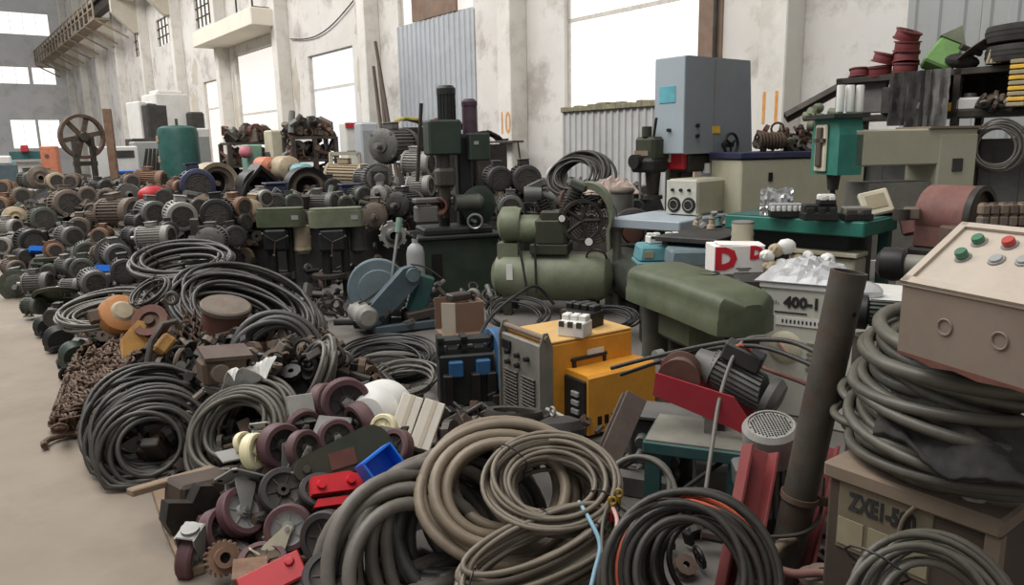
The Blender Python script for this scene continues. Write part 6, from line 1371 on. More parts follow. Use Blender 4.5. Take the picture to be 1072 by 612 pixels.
# brown sprocket
p = fc(234, 584, 2.8); t = thing('sprocket', 'brown toothed sprocket with a round bore in the lower left', 'sprocket', p, toward(p, 16, -28))
gp = []
for i in range(20):
    a = 2 * PI * i / 20
    for da, rr in ((-.1, .058), (-.045, .068), (.045, .068), (.1, .058)): gp.append((rr * math.cos(a + da), rr * math.sin(a + da)))
pt(t, 'teeth', 'motor_rust', ('prism', gp, (0, -.01, 0), (1, 0, 0), (0, 0, 1), (0, .03, 0))); pt(t, 'hub', 'motor_rust', ('lathe', [(.02, -.03), (.038, -.03), (.04, 0), (.04, .04), (.02, .04), (.02, -.03)], (0, 0, 0), (0, 1, 0), 24)); pt(t, 'bore', 'cavity', ('lathe', [(0, -.012), (.021, -.012)], (0, 0, 0), (0, 1, 0), 18))
# dark vise casting at the aisle corner
p = fc(205, 530, 3.25); t = thing('vise_body', 'dark iron vise casting at the aisle corner of the heap', 'vise', V(p.x, p.y, 0), facing(p, 26))
pt(t, 'jaw', 'dark_iron', ('prism', [(-.13, 0), (.06, 0), (.1, .08), (.06, .16), (.0, .18), (-.04, .12), (-.14, .16), (-.16, .08)], (-.02, -.1, .03), (1, 0, 0), (0, 0, 1), (0, .06, 0))); pt(t, 'bed', 'old_brown', ('box', (.06, .06, .12), (.26, .16, .12), (0, .15, 0), .015)); pt(t, 'slide', 'wood', ('box', (-.02, .14, .17), (.4, .05, .03), (0, .12, .1), .005))
# boards along the heap edge
for i, (a, b) in enumerate((((160, 508), (172, 545)), ((172, 548), (196, 604)))):
    p0, p1 = G(*a), G(*b); c = (p0 + p1) / 2; tag(MB().box(c + V(0.03, 0, .02), ((p1 - p0).length, .08, .04), (0, 0, math.atan2((p1 - p0).y, (p1 - p0).x)), .006).build('wooden_board', 'wood'), ['grey board at the aisle edge beside the vise casting', 'grey board at the aisle edge beside the edge-on maroon caster'][i], 'board')
p = fc(246, 510, 3.35); tag(MB().box(p, (.2, .07, .03), rotm(math.degrees(facing(p, 20)), 0, -16), .006).build('wooden_lath', 'old_brown'), 'brown lath lying over the vise casting', 'lath')
# light plates
for i, (px, py, d, rx, rz, sz, mt, lb) in enumerate(((316, 428, 3.5, 60, 10, (.12, .14), 'motor_light', 'grey plate standing upright left of the pale-forked caster'), (348, 447, 3.4, 25, -20, (.16, .13), 'motor_grey', 'dull grey plate lying in the middle of the caster heap'), (244, 476, 3.38, 10, 20, (.13, .1), 'zinc', 'small zinc plate under the cream caster'), (262, 600, 2.66, 15, -6, (.12, .1), 'motor_rust', 'brown square block beside the sprocket'))):
    p = fc(px, py, d); tag(MB().box(p, (sz[0], sz[1], .012 if i < 3 else .06), rotm(math.degrees(facing(p, rz)), rx, 5), .003).build('steel_plate' if i < 3 else 'steel_block', mt), lb, 'plate' if i < 3 else 'block')
# green belt guard
p = fc(358, 480, 3.15); t = thing('belt_guard', 'dark olive belt guard with rounded ends in the caster heap', 'guard', p, toward(p, 6, -24) @ Matrix.Rotation(math.radians(-8), 3, 'Y'))
gpoly = [(-.15 + .05 * math.cos(a), .0 + .05 * math.sin(a)) for a in [PI / 2 + i * PI / 8 for i in range(9)]] + [(.13 + .085 * math.cos(a), .015 + .085 * math.sin(a)) for a in [-PI / 2 + i * PI / 8 for i in range(9)]]
pt(t, 'shell', 'olive_dark', ('prism', gpoly, (0, -.04, 0), (1, 0, 0), (0, 0, 1), (0, .1, 0))); pt(t, 'red_panel', 'rust_red', ('box', (0, -.043, -.0), (.11, .006, .07))); pt(t, 'bolt', 'iron', ('cyl', (-.15, -.04, .0), (-.15, -.06, .0), .018, .016, 6)); pt(t, 'lip', 'olive_dark', ('prism', [(x * 1.06, y * 1.1) for x, y in gpoly], (0, .05, 0), (1, 0, 0), (0, 0, 1), (0, .012, 0)))
# red clamp
p = fc(352, 514, 2.98); t = thing('red_clamp', 'bright red plastic clamp with round pivots', 'clamp', p, toward(p, 20, -40) @ Matrix.Rotation(math.radians(6), 3, 'Y'))
pt(t, 'upper_jaw', 'red_plastic', ('prism', [(-.1, -.02), (.1, -.03), (.12, .02), (.06, .05), (-.09, .05)], (0, -.02, .02), (1, 0, 0), (0, 0, 1), (0, .05, 0))); pt(t, 'lower_jaw', 'red_plastic', ('prism', [(-.1, -.05), (.1, -.06), (.1, -.03), (-.08, -.02)], (0, -.01, .0), (1, 0, 0), (0, 0, 1), (0, .05, 0)))
for x in (-.06, .06): pt(t, 'pivot', 'red_plastic', ('lathe', [(0, -.016), (.016, -.016), (.02, 0)], (x, -.02, .03), (0, 1, 0), 16))
p = fc(285, 604, 2.6); t = thing('red_plate', 'red painted plate with a rivet at the lower edge of the photo', 'plate', p, toward(p, -10, -50) @ Matrix.Rotation(math.radians(-22), 3, 'Y')); pt(t, 'plate', 'red', ('box', (0, 0, 0), (.22, .02, .1), None, .004)); pt(t, 'rivet', 'red', ('lathe', [(0, -.015), (.014, -.013), (.018, 0)], (.07, -.01, .02), (0, 1, 0), 14))
# blue tray
p = fc(396, 488, 3.0); t = thing('blue_bin', 'bright blue plastic bin lying on the heap', 'bin', p, toward(p, 24, -30) @ Matrix.Rotation(math.radians(-22), 3, 'Y'))
pt(t, 'floor', 'bright_blue', ('box', (0, .03, 0), (.14, .01, .1))); pt(t, 'wall', 'bright_blue', ('box', (0, -.02, -.05), (.14, .1, .008)), ('box', (0, -.02, .05), (.14, .1, .008)), ('box', (-.07, -.02, 0), (.008, .1, .1)), ('box', (.07, -.02, 0), (.008, .1, .1)))
# white lid, cartons
p = fc(392, 432, 3.62); t = thing('white_bucket', 'white plastic bucket lying on its side behind the pale-forked caster', 'bucket', p, toward(p, -22, -14)); pt(t, 'shell', 'plastic_white', ('lathe', [(0, -.1), (.08, -.095), (.14, -.04), (.15, .04), (.155, .14), (.0, .14)], (0, 0, 0), (0, 1, 0), 30)); pt(t, 'band', 'caster_cream', ('tor', (.03, -.05, -.06), (0, 1, .2), .075, .018, 24, 8))
for i, (px, py, lb) in enumerate(((424, 440, 'left pale carton leaning in the heap'), (447, 446, 'right pale carton leaning beside its twin'))):
    p = fc(px, py, 3.5); t = thing('pale_carton', lb, 'carton', p, rotm(math.degrees(facing(p, 4)), -38, 24), 'two pale cartons'); pt(t, 'box', 'carton', ('box', (0, 0, 0), (.1, .07, .24), None, .004)); pt(t, 'tape', 'cardboard_pale', ('box', (0, -.0365, 0), (.02, .002, .24)))
# round black caps and ring near the yellow welder
p = fc(538, 436, 3.45); t = thing('iron_ring', 'black iron ring wheel lying in front of the yellow welder', 'ring', p, rotm(10, -12, 6)); pt(t, 'rim', 'dark_iron', ('lathe', [(.1, -.03), (.13, -.03), (.14, 0), (.13, .035), (.1, .03), (.1, -.03)], (0, 0, 0), (0, 0, 1), 32)); pt(t, 'spoke', 'iron', ('box', (0, 0, 0), (.22, .04, .02)), ('box', (0, 0, 0), (.04, .22, .02)))
p = fc(585, 448, 3.3); t = thing('ribbed_disc', 'black ribbed disc with a ring on top', 'disc', p, rotm(0, -16, -4)); pt(t, 'disc', 'caster_black', ('lathe', [(0, .05), (.05, .05), (.1, .03), (.11, .0), (.115, -.04), (0, -.04)], (0, 0, 0), (0, 0, 1), 34)); rb = MB(); rb.prism([(x * .12, y * .12) for x, y in gear_poly(30, .93, 1)], (0, 0, -.035), (1, 0, 0), (0, 1, 0), (0, 0, .03)); rb.build('ribs', 'caster_black', t, smooth=False); pt(t, 'ring', 'zinc', ('tor', (-.02, 0, .075), (1, .5, 0), .02, .006, 14, 6))
p = fc(520, 432, 3.7); t = thing('flat_disc', 'brown round disc leaning on the black contactor block', 'disc', p, rotm(20, -30, 0)); pt(t, 'lid', 'rust_brown', ('lathe', [(0, .02), (.07, .02), (.08, 0), (.07, -.02), (0, -.02)], (0, 0, 0), (0, 0, 1), 26)); pt(t, 'rim', 'iron', ('tor', (0, 0, .01), (0, 0, 1), .075, .008, 26, 6))
def pl_cent():
    q = P(r2.uniform(455, 700), r2.uniform(438, 500), 3.4); s = G(r2.uniform(470, 720), r2.uniform(430, 520), .0); s.z = r2.uniform(.02, .14); return s
junk('centre_scrap', 'dark small parts between the hose coils and the yellow welders', 'scrap', 120, pl_cent, ['dark_iron', 'iron', 'rust_brown', 'black_iron'], r2, (.015, .045))
# ================================================================== right foreground
# ---- brown transformer ZXE1-500
c0 = G(1050, 546, .70); c1 = G(862, 481, .70); ex = c0 - c1; ex.z = 0; WT = ex.length; ex.normalize(); yaw = math.atan2(ex.y, ex.x)
bk = Matrix.Rotation(yaw, 3, 'Z') @ V(0, 1, 0); DT = .5
cen = (c0 + c1) / 2 + bk * DT / 2
t = thing('welding_transformer', 'old brown welding transformer lettered ZXE1-500 with a tan top rim', 'transformer', (cen.x, cen.y, 0), yaw)
pt(t, 'body', 'old_brown', ('box', (0, 0, .335), (WT * .96, DT * .94, .63), None, .01))
pt(t, 'top', 'edge_tan', ('box', (0, 0, .675), (WT, DT, .05), None, .008))
pt(t, 'corner_post', 'edge_tan', ('box', (WT * .48 - .01, -DT * .47 + .01, .33), (.035, .035, .64)))
for x in (-WT * .4, WT * .4): pt(t, 'skid', 'dark_iron', ('box', (x, 0, .012), (.05, DT, .024)))
pl = pt(t, 'name_plate', 'plate_shaded', ('box', (-WT * .12, -DT * .472, .55), (WT * .56, .006, .2), None, .003))
text('ZXE1-500', .07, .0015, pl, 'print_black', Matrix.Translation((-WT * .13, -DT * .472 - .004, .6)) @ FRONT, bold=.003, sx=.62)
for i in range(3): pt(pl, 'plate_field', 'plate_field', ('box', (-WT * .31 + i * WT * .19, -DT * .472 - .004, .505), (WT * .16, .003, .08)))
pt(t, 'bolt', 'dark_iron', ('cyl', (WT * .48 + .008, 0, .6), (WT * .48 + .018, 0, .6), .012, .012, 8))
Mt = t.matrix_world.copy(); ztr = .70
p = Mt @ V(WT * .3, -DT * .36, ztr + .015); o = thing('clamp_knot', 'pale twisted rope knot on the transformer rim', 'knot', p, yaw); pt(o, 'knot', 'cable_pale', ('tor', (0, 0, .004), (.4, -1, .5), .022, .011, 16, 8)); pt(o, 'tail', 'cable_pale', ('tube', [(.015, 0, 0), (.04, .01, .008), (.06, .02, .018)], .011, 8))
# ---- big stack of cable on it
cc = Mt @ V(.06, .06, 0)
def at(z): return V(cc.x, cc.y, z)
coil('wide stack of olive cable turns on the brown transformer', at(.76), at(.93), (0, -.04, 1), (.02, -.06, 1), .31, .29, .0155, 22, 'cable_olive', .016, seed=31, sides=9, ties=0, floor=ztr, flat=.5)
coil('thick grey hose turns above the olive cable, under the control box', at(.99), at(1.05), (-.04, -.08, 1), (.03, -.06, 1), .3, .28, .02, 6, 'cable_olive', .014, seed=32, sides=10, ties=0, floor=.9, flat=.7)
coil('loose pale cable loop hanging off the left of the stack', Mt @ V(.0, .1, .94), Mt @ V(-.02, .12, .98), (-.5, -.5, .7), (-.45, -.5, .75), .25, .23, .014, 3, 'cable_brown', .015, seed=33, sides=9, ties=0, floor=ztr)
coil('lower dark cable turns behind the upright pipe', Mt @ V(-.2, .12, .72), Mt @ V(-.18, .12, .82), (0, 0, 1), (0, 0, 1), .17, .17, .013, 7, 'cable_olive', .01, seed=34, ties=0, floor=ztr, flat=.5)
o = thing('black_cloth', 'black oily cloth stuffed into the cable stack', 'cloth', Mt @ V(.16, -.1, .8), yaw); hb = random.Random(4)
m = MB(); m.sheet(30, 16, lambda u, v: ((u - .5) * .5, -.16 + .1 * v - .06 * math.sin(u * 3), .13 * v + .02 * math.sin(u * 11 + v * 6) + .014 * hb.random() + .03 * (1 - u)), .012); m.build('cloth', 'rag_dark', o, ang=3)
# ---- control box with push buttons
A_ = P(945, 299, 1.82); rb_ = ray(1072, 325); B_ = CAMP + rb_ * ((A_.z - EYE) / rb_.z); ab = (B_ - A_).normalized()
rc_ = ray(1010, 238); C_ = CAMP + rc_ * ((A_ - CAMP).dot(ab) / rc_.dot(ab)); ac = (C_ - A_)
WB, DB, HB = .42, ac.length, .16
ac.normalize(); up_ = ab.cross(ac); Rb = Matrix((ab, ac, up_)).transposed()
cen = A_ + ab * WB / 2 + ac * DB / 2 - up_ * HB
D_ = C_ + ab * WB; B_ = A_ + ab * WB; zb_ = P(945, 367, 1.82).z - .012
t = thing('control_box', 'beige steel control box with green and red push buttons on the cable stack', 'control box', (cen.x, cen.y, zb_))
o0 = V(cen.x, cen.y, zb_)
def dn(p): return V(p.x, p.y, zb_)
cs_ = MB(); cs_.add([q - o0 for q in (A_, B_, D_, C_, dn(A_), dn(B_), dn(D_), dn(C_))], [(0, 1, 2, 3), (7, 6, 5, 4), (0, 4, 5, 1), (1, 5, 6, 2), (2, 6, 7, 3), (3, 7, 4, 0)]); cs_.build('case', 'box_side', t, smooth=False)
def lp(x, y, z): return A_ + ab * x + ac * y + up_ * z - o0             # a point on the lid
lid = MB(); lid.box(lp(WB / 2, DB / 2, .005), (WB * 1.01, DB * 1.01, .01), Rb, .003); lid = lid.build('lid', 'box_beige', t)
rm = MB()
for c_, s_ in (((WB / 2, .01), (WB, .02)), ((WB / 2, DB - .008), (WB, .016)), ((.01, DB / 2), (.02, DB))): rm.box(lp(c_[0], c_[1], .014), (s_[0], s_[1], .01), Rb)
rm.build('lid_rim', 'box_beige', lid)
for px, py, mt, h in ((1027, 257, 'button_green', .014), (1059, 260, 'button_red', .014), (1010, 273, 'button_green', .018), (1045, 276, 'plastic_grey', .005), (1074, 277, 'plastic_grey', .005)):
    rr = ray(px, py); tt = (A_ - CAMP).dot(up_) / rr.dot(up_); q = CAMP + rr * tt - A_; x, y = q.dot(ab), q.dot(ac)
    b_ = pt(t, 'push_button', mt, ('lathe', [(0, h + .004), (.0125, h + .004), (.014, h), (.014, .002), (0, .002)], lp(x, y, .01), up_, 20))
    pt(b_, 'collar', 'zinc', ('tor', lp(x, y, .011), up_, .0155, .0035, 20, 6))
for k_ in (.3, .62): pt(t, 'knockout', 'box_side', ('tor', (A_ + ab * WB * k_ + V(0, 0, -.075)) - o0 - V(ac.x, ac.y, 0).normalized() * .001, (ac.x, ac.y, 0), .018, .003, 18, 5))
ed = MB(); ed.prism([(.0, 0), (.06, -.004), (.1, -.012), (.16, -.004), (.22, -.011), (.3, -.003), (.4, -.006), (.4, .004), (0, .006)], dn(A_) - o0 - V(ac.x, ac.y, 0).normalized() * .002, ab, (0, 0, 1), V(ac.x, ac.y, 0).normalized() * .01); ed.build('broken_edge', 'rust_red', t)
# ---- leaning steel pipe
a, b = P(889, 284, 2.38), P(818, 606, 2.62); b.z = max(b.z, .02); ax = (a - b).normalized(); LP = (a - b).length
t = thing('steel_pipe', 'dark steel pipe leaning upright beside the transformer', 'pipe', b, basis(ax, (1, 0, 0)))
pt(t, 'tube', 'pipe_steel', ('lathe', [(.0, .0), (.056, 0), (.056, LP), (.047, LP), (.047, LP - .25), (0, LP - .25)], (0, 0, 0), (0, 0, 1), 32))
pt(t, 'drill_hole', 'cavity', ('lathe', [(0, .002), (.008, .002), (.008, -.01)], (.02, -.0525, LP * .885), (.35, -.94, 0), 10))
cl = pt(t, 'pipe_clamp', 'rust_brown', ('lathe', [(.058, 0), (.063, 0), (.063, .02), (.058, .02), (.058, 0)], (0, 0, LP * .28), (0, 0, 1), 28)); pt(cl, 'clamp_ear', 'rust_brown', ('box', (.075, -.02, LP * .28 + .01), (.04, .012, .03)))
# ---- red rails round its foot
for i, (p0, p1, w_, lb) in enumerate(((P(792, 470, 2.7), P(775, 560, 2.6), .1, 'left red steel rail standing before the grille motor'), (P(862, 466, 2.75), P(842, 560, 2.65), .085, 'right red steel rail behind the upright pipe'))):
    ax = (p0 - p1).normalized(); L = (p0 - p1).length + .25; q = p0 - ax * L
    t = thing('red_rail', lb, 'rail', q, basis(ax, (1, .25 - .5 * i, 0)), 'red rails at the upright pipe')
    pt(t, 'web', 'rail_red', ('box', (0, 0, L / 2), (w_, .012, L), None, .002)); pt(t, 'flange', 'rail_red', ('box', (-w_ / 2, -.03, L / 2), (.012, .07, L), None, .002)); pt(t, 'flange', 'rail_red', ('box', (w_ / 2, -.03, L / 2), (.012, .07, L), None, .002))
# ---- grille motor standing on end
p = P(812, 442, 2.95); t = thing('fan_motor', 'upended grey motor with a perforated round fan grille', 'motor', p - V(0, 0, .36), rotm(0, 14, -8))
b = MB(); b.prism([(x * .095, y * .095) for x, y in gear_poly(22, .88, 1)], (0, 0, .02), (1, 0, 0), (0, 1, 0), (0, 0, .28)); b.build('body', 'motor_grey', t, smooth=False)
cv = pt(t, 'fan_cover', 'motor_light', ('lathe', [(.1, .26), (.105, .3), (.105, .39), (.09, .41), (.083, .41), (.083, .402)], (0, 0, 0), (0, 0, 1), 32))
gr = pt(cv, 'grille', 'motor_light', ('lathe', [(0, .408), (.05, .407), (.084, .403)], (0, 0, 0), (0, 0, 1), 26)); hl = MB()
for i in range(-7, 8):
    for j in range(-7, 8):
        if (i * i + j * j) < 50: hl.box((i * .0108, j * .0108, .4085 - .00045 * (i * i + j * j) * .15), (.0062, .0062, .002))
h_ = hl.build('grille_hole', 'cavity', cv, smooth=False); h_['kind'] = 'stuff'
pt(t, 'terminal_box', 'motor_grey', ('box', (-.12, -.02, .2), (.06, .09, .12), None, .01)); pt(t, 'base', 'dark_iron', ('box', (0, 0, -.06), (.18, .18, .16)))
# ---- teal stand with red winch
q = P(732, 452, 3.2); t = thing('teal_stand', 'low teal steel stand carrying the red winch', 'stand', (q.x, q.y, 0), math.radians(-22))
zt = q.z; pt(t, 'top', 'teal_dark', ('box', (0, 0, zt - .03), (.42, .34, .055), None, .006)); pt(t, 'top_sheet', 'panel_grey', ('box', (0, 0, zt + .001), (.4, .32, .006)))
for x in (-.17, .17):
    for y in (-.13, .13): pt(t, 'leg', 'teal_dark', ('box', (x, y, (zt - .055) / 2), (.065, .05, zt - .055)))
q2 = P(738, 418, 3.2); t = thing('winch', 'red winch with cable drum and a grey electric motor on the teal stand', 'winch', (q2.x, q2.y, zt + .004), math.radians(-18))
zb = q2.z - zt
fr = pt(t, 'side_plate', 'winch_red', ('prism', [(-.21, .03), (-.2, .13), (.12, .05), (.22, -.1), (.2, -.12), (.1, -.08)], (0, -.1, zb), (1, 0, 0), (0, 0, 1), (0, .012, 0))); pt(t, 'side_plate', 'winch_red', ('prism', [(-.21, .03), (-.2, .13), (.12, .05), (.22, -.1), (.2, -.12), (.1, -.08)], (0, .1, zb), (1, 0, 0), (0, 0, 1), (0, .012, 0)))
dr = MB(); dr.lathe([(.0, -.07), (.09, -.07), (.09, -.06), (.055, -.05), (.055, .05), (.09, .06), (.09, .07), (0, .07)], (-.11, .02, zb + .09), (.0, 1, 0), 30); dr.build('drum', 'rust_red', t); pt(t, 'rope', 'rust_brown', ('lathe', [(.07, -.048), (.075, -.03), (.07, 0), (.075, .03), (.07, .048)], (-.11, .02, zb + .09), (0, 1, 0), 24))
b = MB(); b.prism([(x * .085, y * .085) for x, y in gear_poly(22, .86, 1)], (.04, .12, zb + .1), (.3, .95, 0), (0, 0, 1), (.2, -.06, -.08)); b.build('motor_body', 'motor_grey', t, smooth=False)
pt(t, 'motor_bell', 'motor_grey', ('lathe', [(.088, 0), (.09, .03), (.07, .06), (0, .07)], (.25, .06, zb + .02), (.9, -.28, -.35), 22)); pt(t, 'gear_neck', 'motor_grey', ('lathe', [(.05, -.1), (.06, -.05), (.09, 0)], (.04, .12, zb + .1), (.9, -.28, -.35), 22))
pt(t, 'terminal_box', 'motor_dark', ('box', (.15, .08, zb + .18), (.17, .1, .08), (0, .35, -.2), .008)); pt(t, 'orange_wire', 'cable_orange', ('tube', [(.1, .05, zb + .22), (.14, .05, zb + .235), (.18, .05, zb + .21)], .008, 6))
pt(t, 'foot', 'motor_light', ('box', (.02, -.02, (zb - .06) / 2), (.035, .06, zb - .06))); pt(t, 'foot', 'dark_iron', ('box', (.07, .02, (zb - .06) / 2), (.03, .06, zb - .06)))
# ---- brown beam and engine block left of the stand
p0, p1 = P(664, 415, 3.35), P(640, 470, 3.25); ax = (p0 - p1).normalized(); L = (p0 - p1).length + .12; q = p0 - ax * L
t = thing('steel_beam', 'brown steel beam end leaning in front of the yellow welder', 'beam', q, basis(ax, (1, .4, .2))); pt(t, 'flange', 'beam_brown', ('box', (0, -.03, L / 2), (.1, .012, L), None, .002)); pt(t, 'web', 'beam_brown', ('box', (0, 0, L / 2), (.012, .06, L)), ); pt(t, 'back_flange', 'beam_brown', ('box', (0, .03, L / 2), (.1, .012, L), None, .002))
q = P(692, 448, 3.5); t = thing('valve_block', 'grey valve block of stacked fittings left of the teal stand', 'valve block', (q.x, q.y, 0), math.radians(-20))
pt(t, 'body', 'motor_dark', ('box', (0, .06, q.z / 2), (.3, .18, q.z + .1), None, .015)); pt(t, 'lid', 'motor_grey', ('box', (.02, .06, q.z + .06), (.34, .22, .02), None, .004))
for i in range(3):
    for j in range(3): pt(t, 'valve_cap', 'motor_grey', ('lathe', [(0, -.06), (.026, -.06), (.03, -.04), (.02, -.03), (.03, 0)], (-.08 + j * .075, -.03, .08 + i * .075), (0, 1, 0), 14))
q = G(668, 508); t = thing('steel_slab', 'flat grey steel slab on the floor beside the teal stand', 'slab', q + V(0, 0, 0), math.radians(-24)); pt(t, 'plate', 'motor_grey', ('box', (0, 0, .05), (.34, .26, .1), None, .006)); pt(t, 'groove', 'dark_iron', ('box', (0, -.02, .101), (.34, .012, .004)))
q = P(745, 500, 3.35); t = thing('grey_junction_box', 'pale grey junction box under the teal stand', 'junction box', (q.x, q.y, 0), math.radians(-18)); pt(t, 'box', 'plastic_grey', ('box', (0, 0, .1), (.16, .1, .18), None, .01)); pt(t, 'cover', 'panel_grey', ('box', (0, -.053, .1), (.13, .008, .14), None, .003))
# ---- hose ends and flange on the floor in front of the transformer
strand('brown hose end lying at the foot of the upright pipe', [P(836, 560, 2.55), P(815, 572, 2.5), P(800, 598, 2.4), P(780, 625, 2.3)], .018, 'hose_brown')
strand('pinkish hose crossing the floor at the lower edge', [P(800, 590, 2.35), P(830, 600, 2.3), P(862, 600, 2.3), P(890, 612, 2.25)], .014, 'faded_red')
q = P(862, 602, 2.35); t = thing('pipe_flange', 'dusty brown flange lying before the transformer', 'flange', q, rotm(10, -10, 0)); pt(t, 'disc', 'motor_brown', ('lathe', [(.015, .02), (.04, .025), (.045, .01), (.075, .005), (.075, -.015), (0, -.015)], (0, 0, 0), (0, 0, 1), 26)); pt(t, 'bore', 'cavity', ('lathe', [(0, .012), (.016, .012)], (0, 0, 0), (0, 0, 1), 14))
strand('thin cable hanging beside the red rail', [P(862, 500, 2.6), P(858, 540, 2.55), P(840, 558, 2.5), P(800, 562, 2.5)], .007, 'cable_black')
strand('thin wire on the transformer name plate', [Mt @ V(.03, -DT * .5, .66), Mt @ V(-.0, -DT * .5, .6), Mt @ V(-.01, -DT * .5, .48)], .006, 'cable_brown')
def pl_rf():
    s = G(r2.uniform(690, 960), r2.uniform(505, 612), 0); s.z = r2.uniform(.02, .08); return s
junk('right_scrap', 'dark scrap on the floor round the upright pipe', 'scrap', 120, pl_rf, ['dark_iron', 'iron', 'rust_brown', 'black_iron'], r2, (.02, .05))
# ================================================================== far left and back
q = P(86, 143, 16.5); t = thing('spoked_wheel', 'large brown spoked wheel on a tall stand above the left heap', 'wheel', (q.x, q.y, 0), facing(q, 24))
R = 23 * 16.5 / F_PX; m = MB(); m.lathe([(R * .86, -.06), (R, -.06), (R, .06), (R * .86, .06), (R * .86, -.06)], (0, 0, q.z), (0, 1, 0), 36); m.build('rim', 'rust_brown', t)
for k in range(6):
    a = k * PI / 3 + .2; pt(t, 'spoke', 'rust_brown', ('box', (math.cos(a) * R * .5, 0, q.z + math.sin(a) * R * .5), (R * .8, .05, .1), (0, -a, 0)))
pt(t, 'hub', 'iron', ('cyl', (0, -.14, q.z), (0, .14, q.z), .1))
for x in (-.18, .18): pt(t, 'stand_post', 'iron', ('box', (x, 0, q.z / 2), (.09, .12, q.z)))
for z in (q.z * .45, q.z * .7): pt(t, 'cross_bar', 'iron', ('box', (0, 0, z), (.5, .08, .1)))
q = P(116, 150, 16.5); ht = P(116, 114, 16.5).z; tag(MB().box((q.x, q.y, ht / 2), (.16, .16, ht), (0, 0, .3), .01).build('rusty_post', 'motor_rust'), 'rusty upright post right of the large spoked wheel', 'post')
q = P(188, 160, 17); zt = P(188, 131, 17).z; r = 20 * 17 / F_PX; t = thing('green_tank', 'upright dark green tank with a domed top behind the blue motor', 'tank', (q.x, q.y, 0)); pt(t, 'shell', 'tank_green', ('lathe', [(0, .05), (r, .05), (r, zt - .16), (r * .93, zt - .07), (r * .7, zt - .02), (0, zt)], (0, 0, 0), (0, 0, 1), 36)); pt(t, 'valve', 'iron', ('cyl', (0, 0, zt - .02), (0, 0, zt + .14), .03)); pt(t, 'plate', 'plate_tan', ('box', (-r * .8, -r * .62, zt - .3), (.16, .02, .14), (0, 0, -.9))); pt(t, 'plate', 'plate_tan', ('box', (-r * .8, -r * .62, zt - .75), (.14, .02, .14), (0, 0, -.9)))
def far_box(name, label, cat, x0, x1, y0, d, mat, yaw=0, depth=.8, extra=None):
    c = P((x0 + x1) / 2, y0, d); w_ = (x1 - x0) * d / F_PX; z = c.z
    t = thing(name, label, cat, (c.x, c.y, 0), facing(c, yaw)); pt(t, 'body', mat, ('box', (0, depth / 2, z / 2), (w_, depth, z), None, .03))
    if extra: extra(t, w_, z)
    return t
def white_mill(t, w, z):
    pt(t, 'column_cap', 'white_paint', ('box', (0, .5, z + .05), (w * .8, .8, .14), None, .04)); pt(t, 'spindle_head', 'motor_dark', ('box', (w * .62, -.1, z - 1.0), (.5, .5, .8), None, .06)); pt(t, 'knee', 'white_paint', ('box', (w * .4, -.3, .9), (w * .9, .8, 1.6), None, .04))
far_box('milling_machine', 'tall white milling machine behind the green tank', 'machine', 163, 196, 98, 25, 'white_paint', 20, 1.4, white_mill)
def white_mill2(t, w, z):
    pt(t, 'spindle_head', 'motor_dark', ('box', (.1, -.3, z - .7), (.7, .5, 1.2), None, .06)); pt(t, 'arm', 'white_paint', ('box', (w * .7, .2, z - .3), (w * 1.6, .6, .6), None, .05)); pt(t, 'table', 'iron', ('box', (0, -.5, 1.9), (1.8, .7, .25), None, .02))
far_box('milling_machine', 'smaller white and black milling machine left of the tall white one', 'machine', 145, 163, 106, 25, 'white_paint', 20, 1.2, white_mill2)
far_box('white_cabinet', 'white steel cabinet right of the green tank', 'cabinet', 204, 219, 134, 19, 'white_paint', 20, .7, lambda t, w, z: pt(t, 'door', 'plastic_grey', ('box', (0, -.01, z * .6), (w * .8, .02, z * .6))))
far_box('machine_cabinet', 'cream cabinet with a dark slot right of the rusty post', 'cabinet', 100, 142, 153, 19, 'white_paint', 10, .8, lambda t, w, z: pt(t, 'slot', 'motor_dark', ('box', (w * .15, -.01, z - .2), (w * .5, .03, .18))))
far_box('blue_crate', 'blue crate in front of the cream cabinet', 'crate', 124, 141, 180, 18, 'bright_blue', 10, .5, lambda t, w, z: pt(t, 'rim', 'bright_blue', ('box', (0, .25, z), (w * 1.04, .54, .06), None, .01)))
far_box('grey_cabinet', 'pale grey bench with scrap bars between cabinet and tank', 'bench', 141, 168, 148, 21, 'plastic_grey', 10, .8, lambda t, w, z: pt(t, 'bars', 'dark_iron', *[('cyl', (-w * .3 + i * .12, -.1, z - .9), (-w * .1 + i * .1, -.2, z - .2), .04, .04, 6) for i in range(5)]))
far_box('orange_panel', 'orange machine panel at the far left', 'panel', 42, 57, 153, 27, 'orange', -10, .6, lambda t, w, z: [pt(t, 'knob', 'rust_red', ('cyl', (-w * .1, -.02, z - .35 - .5 * i), (-w * .1, .05, z - .35 - .5 * i), .07)) for i in range(2)])
far_box('teal_machine', 'teal machine at the far left below the back windows', 'machine', 12, 40, 158, 32, 'teal_dark', 0, 1.2, lambda t, w, z: (pt(t, 'ram', 'red', ('box', (0, -.1, z + .1), (w * .25, .4, .3), None, .04)), pt(t, 'table', 'turquoise', ('box', (w * .1, -.3, z - .5), (w * 1.3, .6, .25), None, .03))))
far_box('white_machine', 'white machine left of the orange panel', 'machine', 18, 42, 168, 30, 'white_paint', 0, 1.0, lambda t, w, z: pt(t, 'ledge', 'plastic_grey', ('box', (0, -.1, z), (w * 1.1, .4, .1))))
far_box('blue_machine', 'blue-grey machine at the left edge of the photo', 'machine', -6, 16, 172, 26, 'blue_grey', 0, 1.0, lambda t, w, z: pt(t, 'cap', 'white_paint', ('box', (0, .3, z + .15), (w * .6, .5, .3), None, .05)))
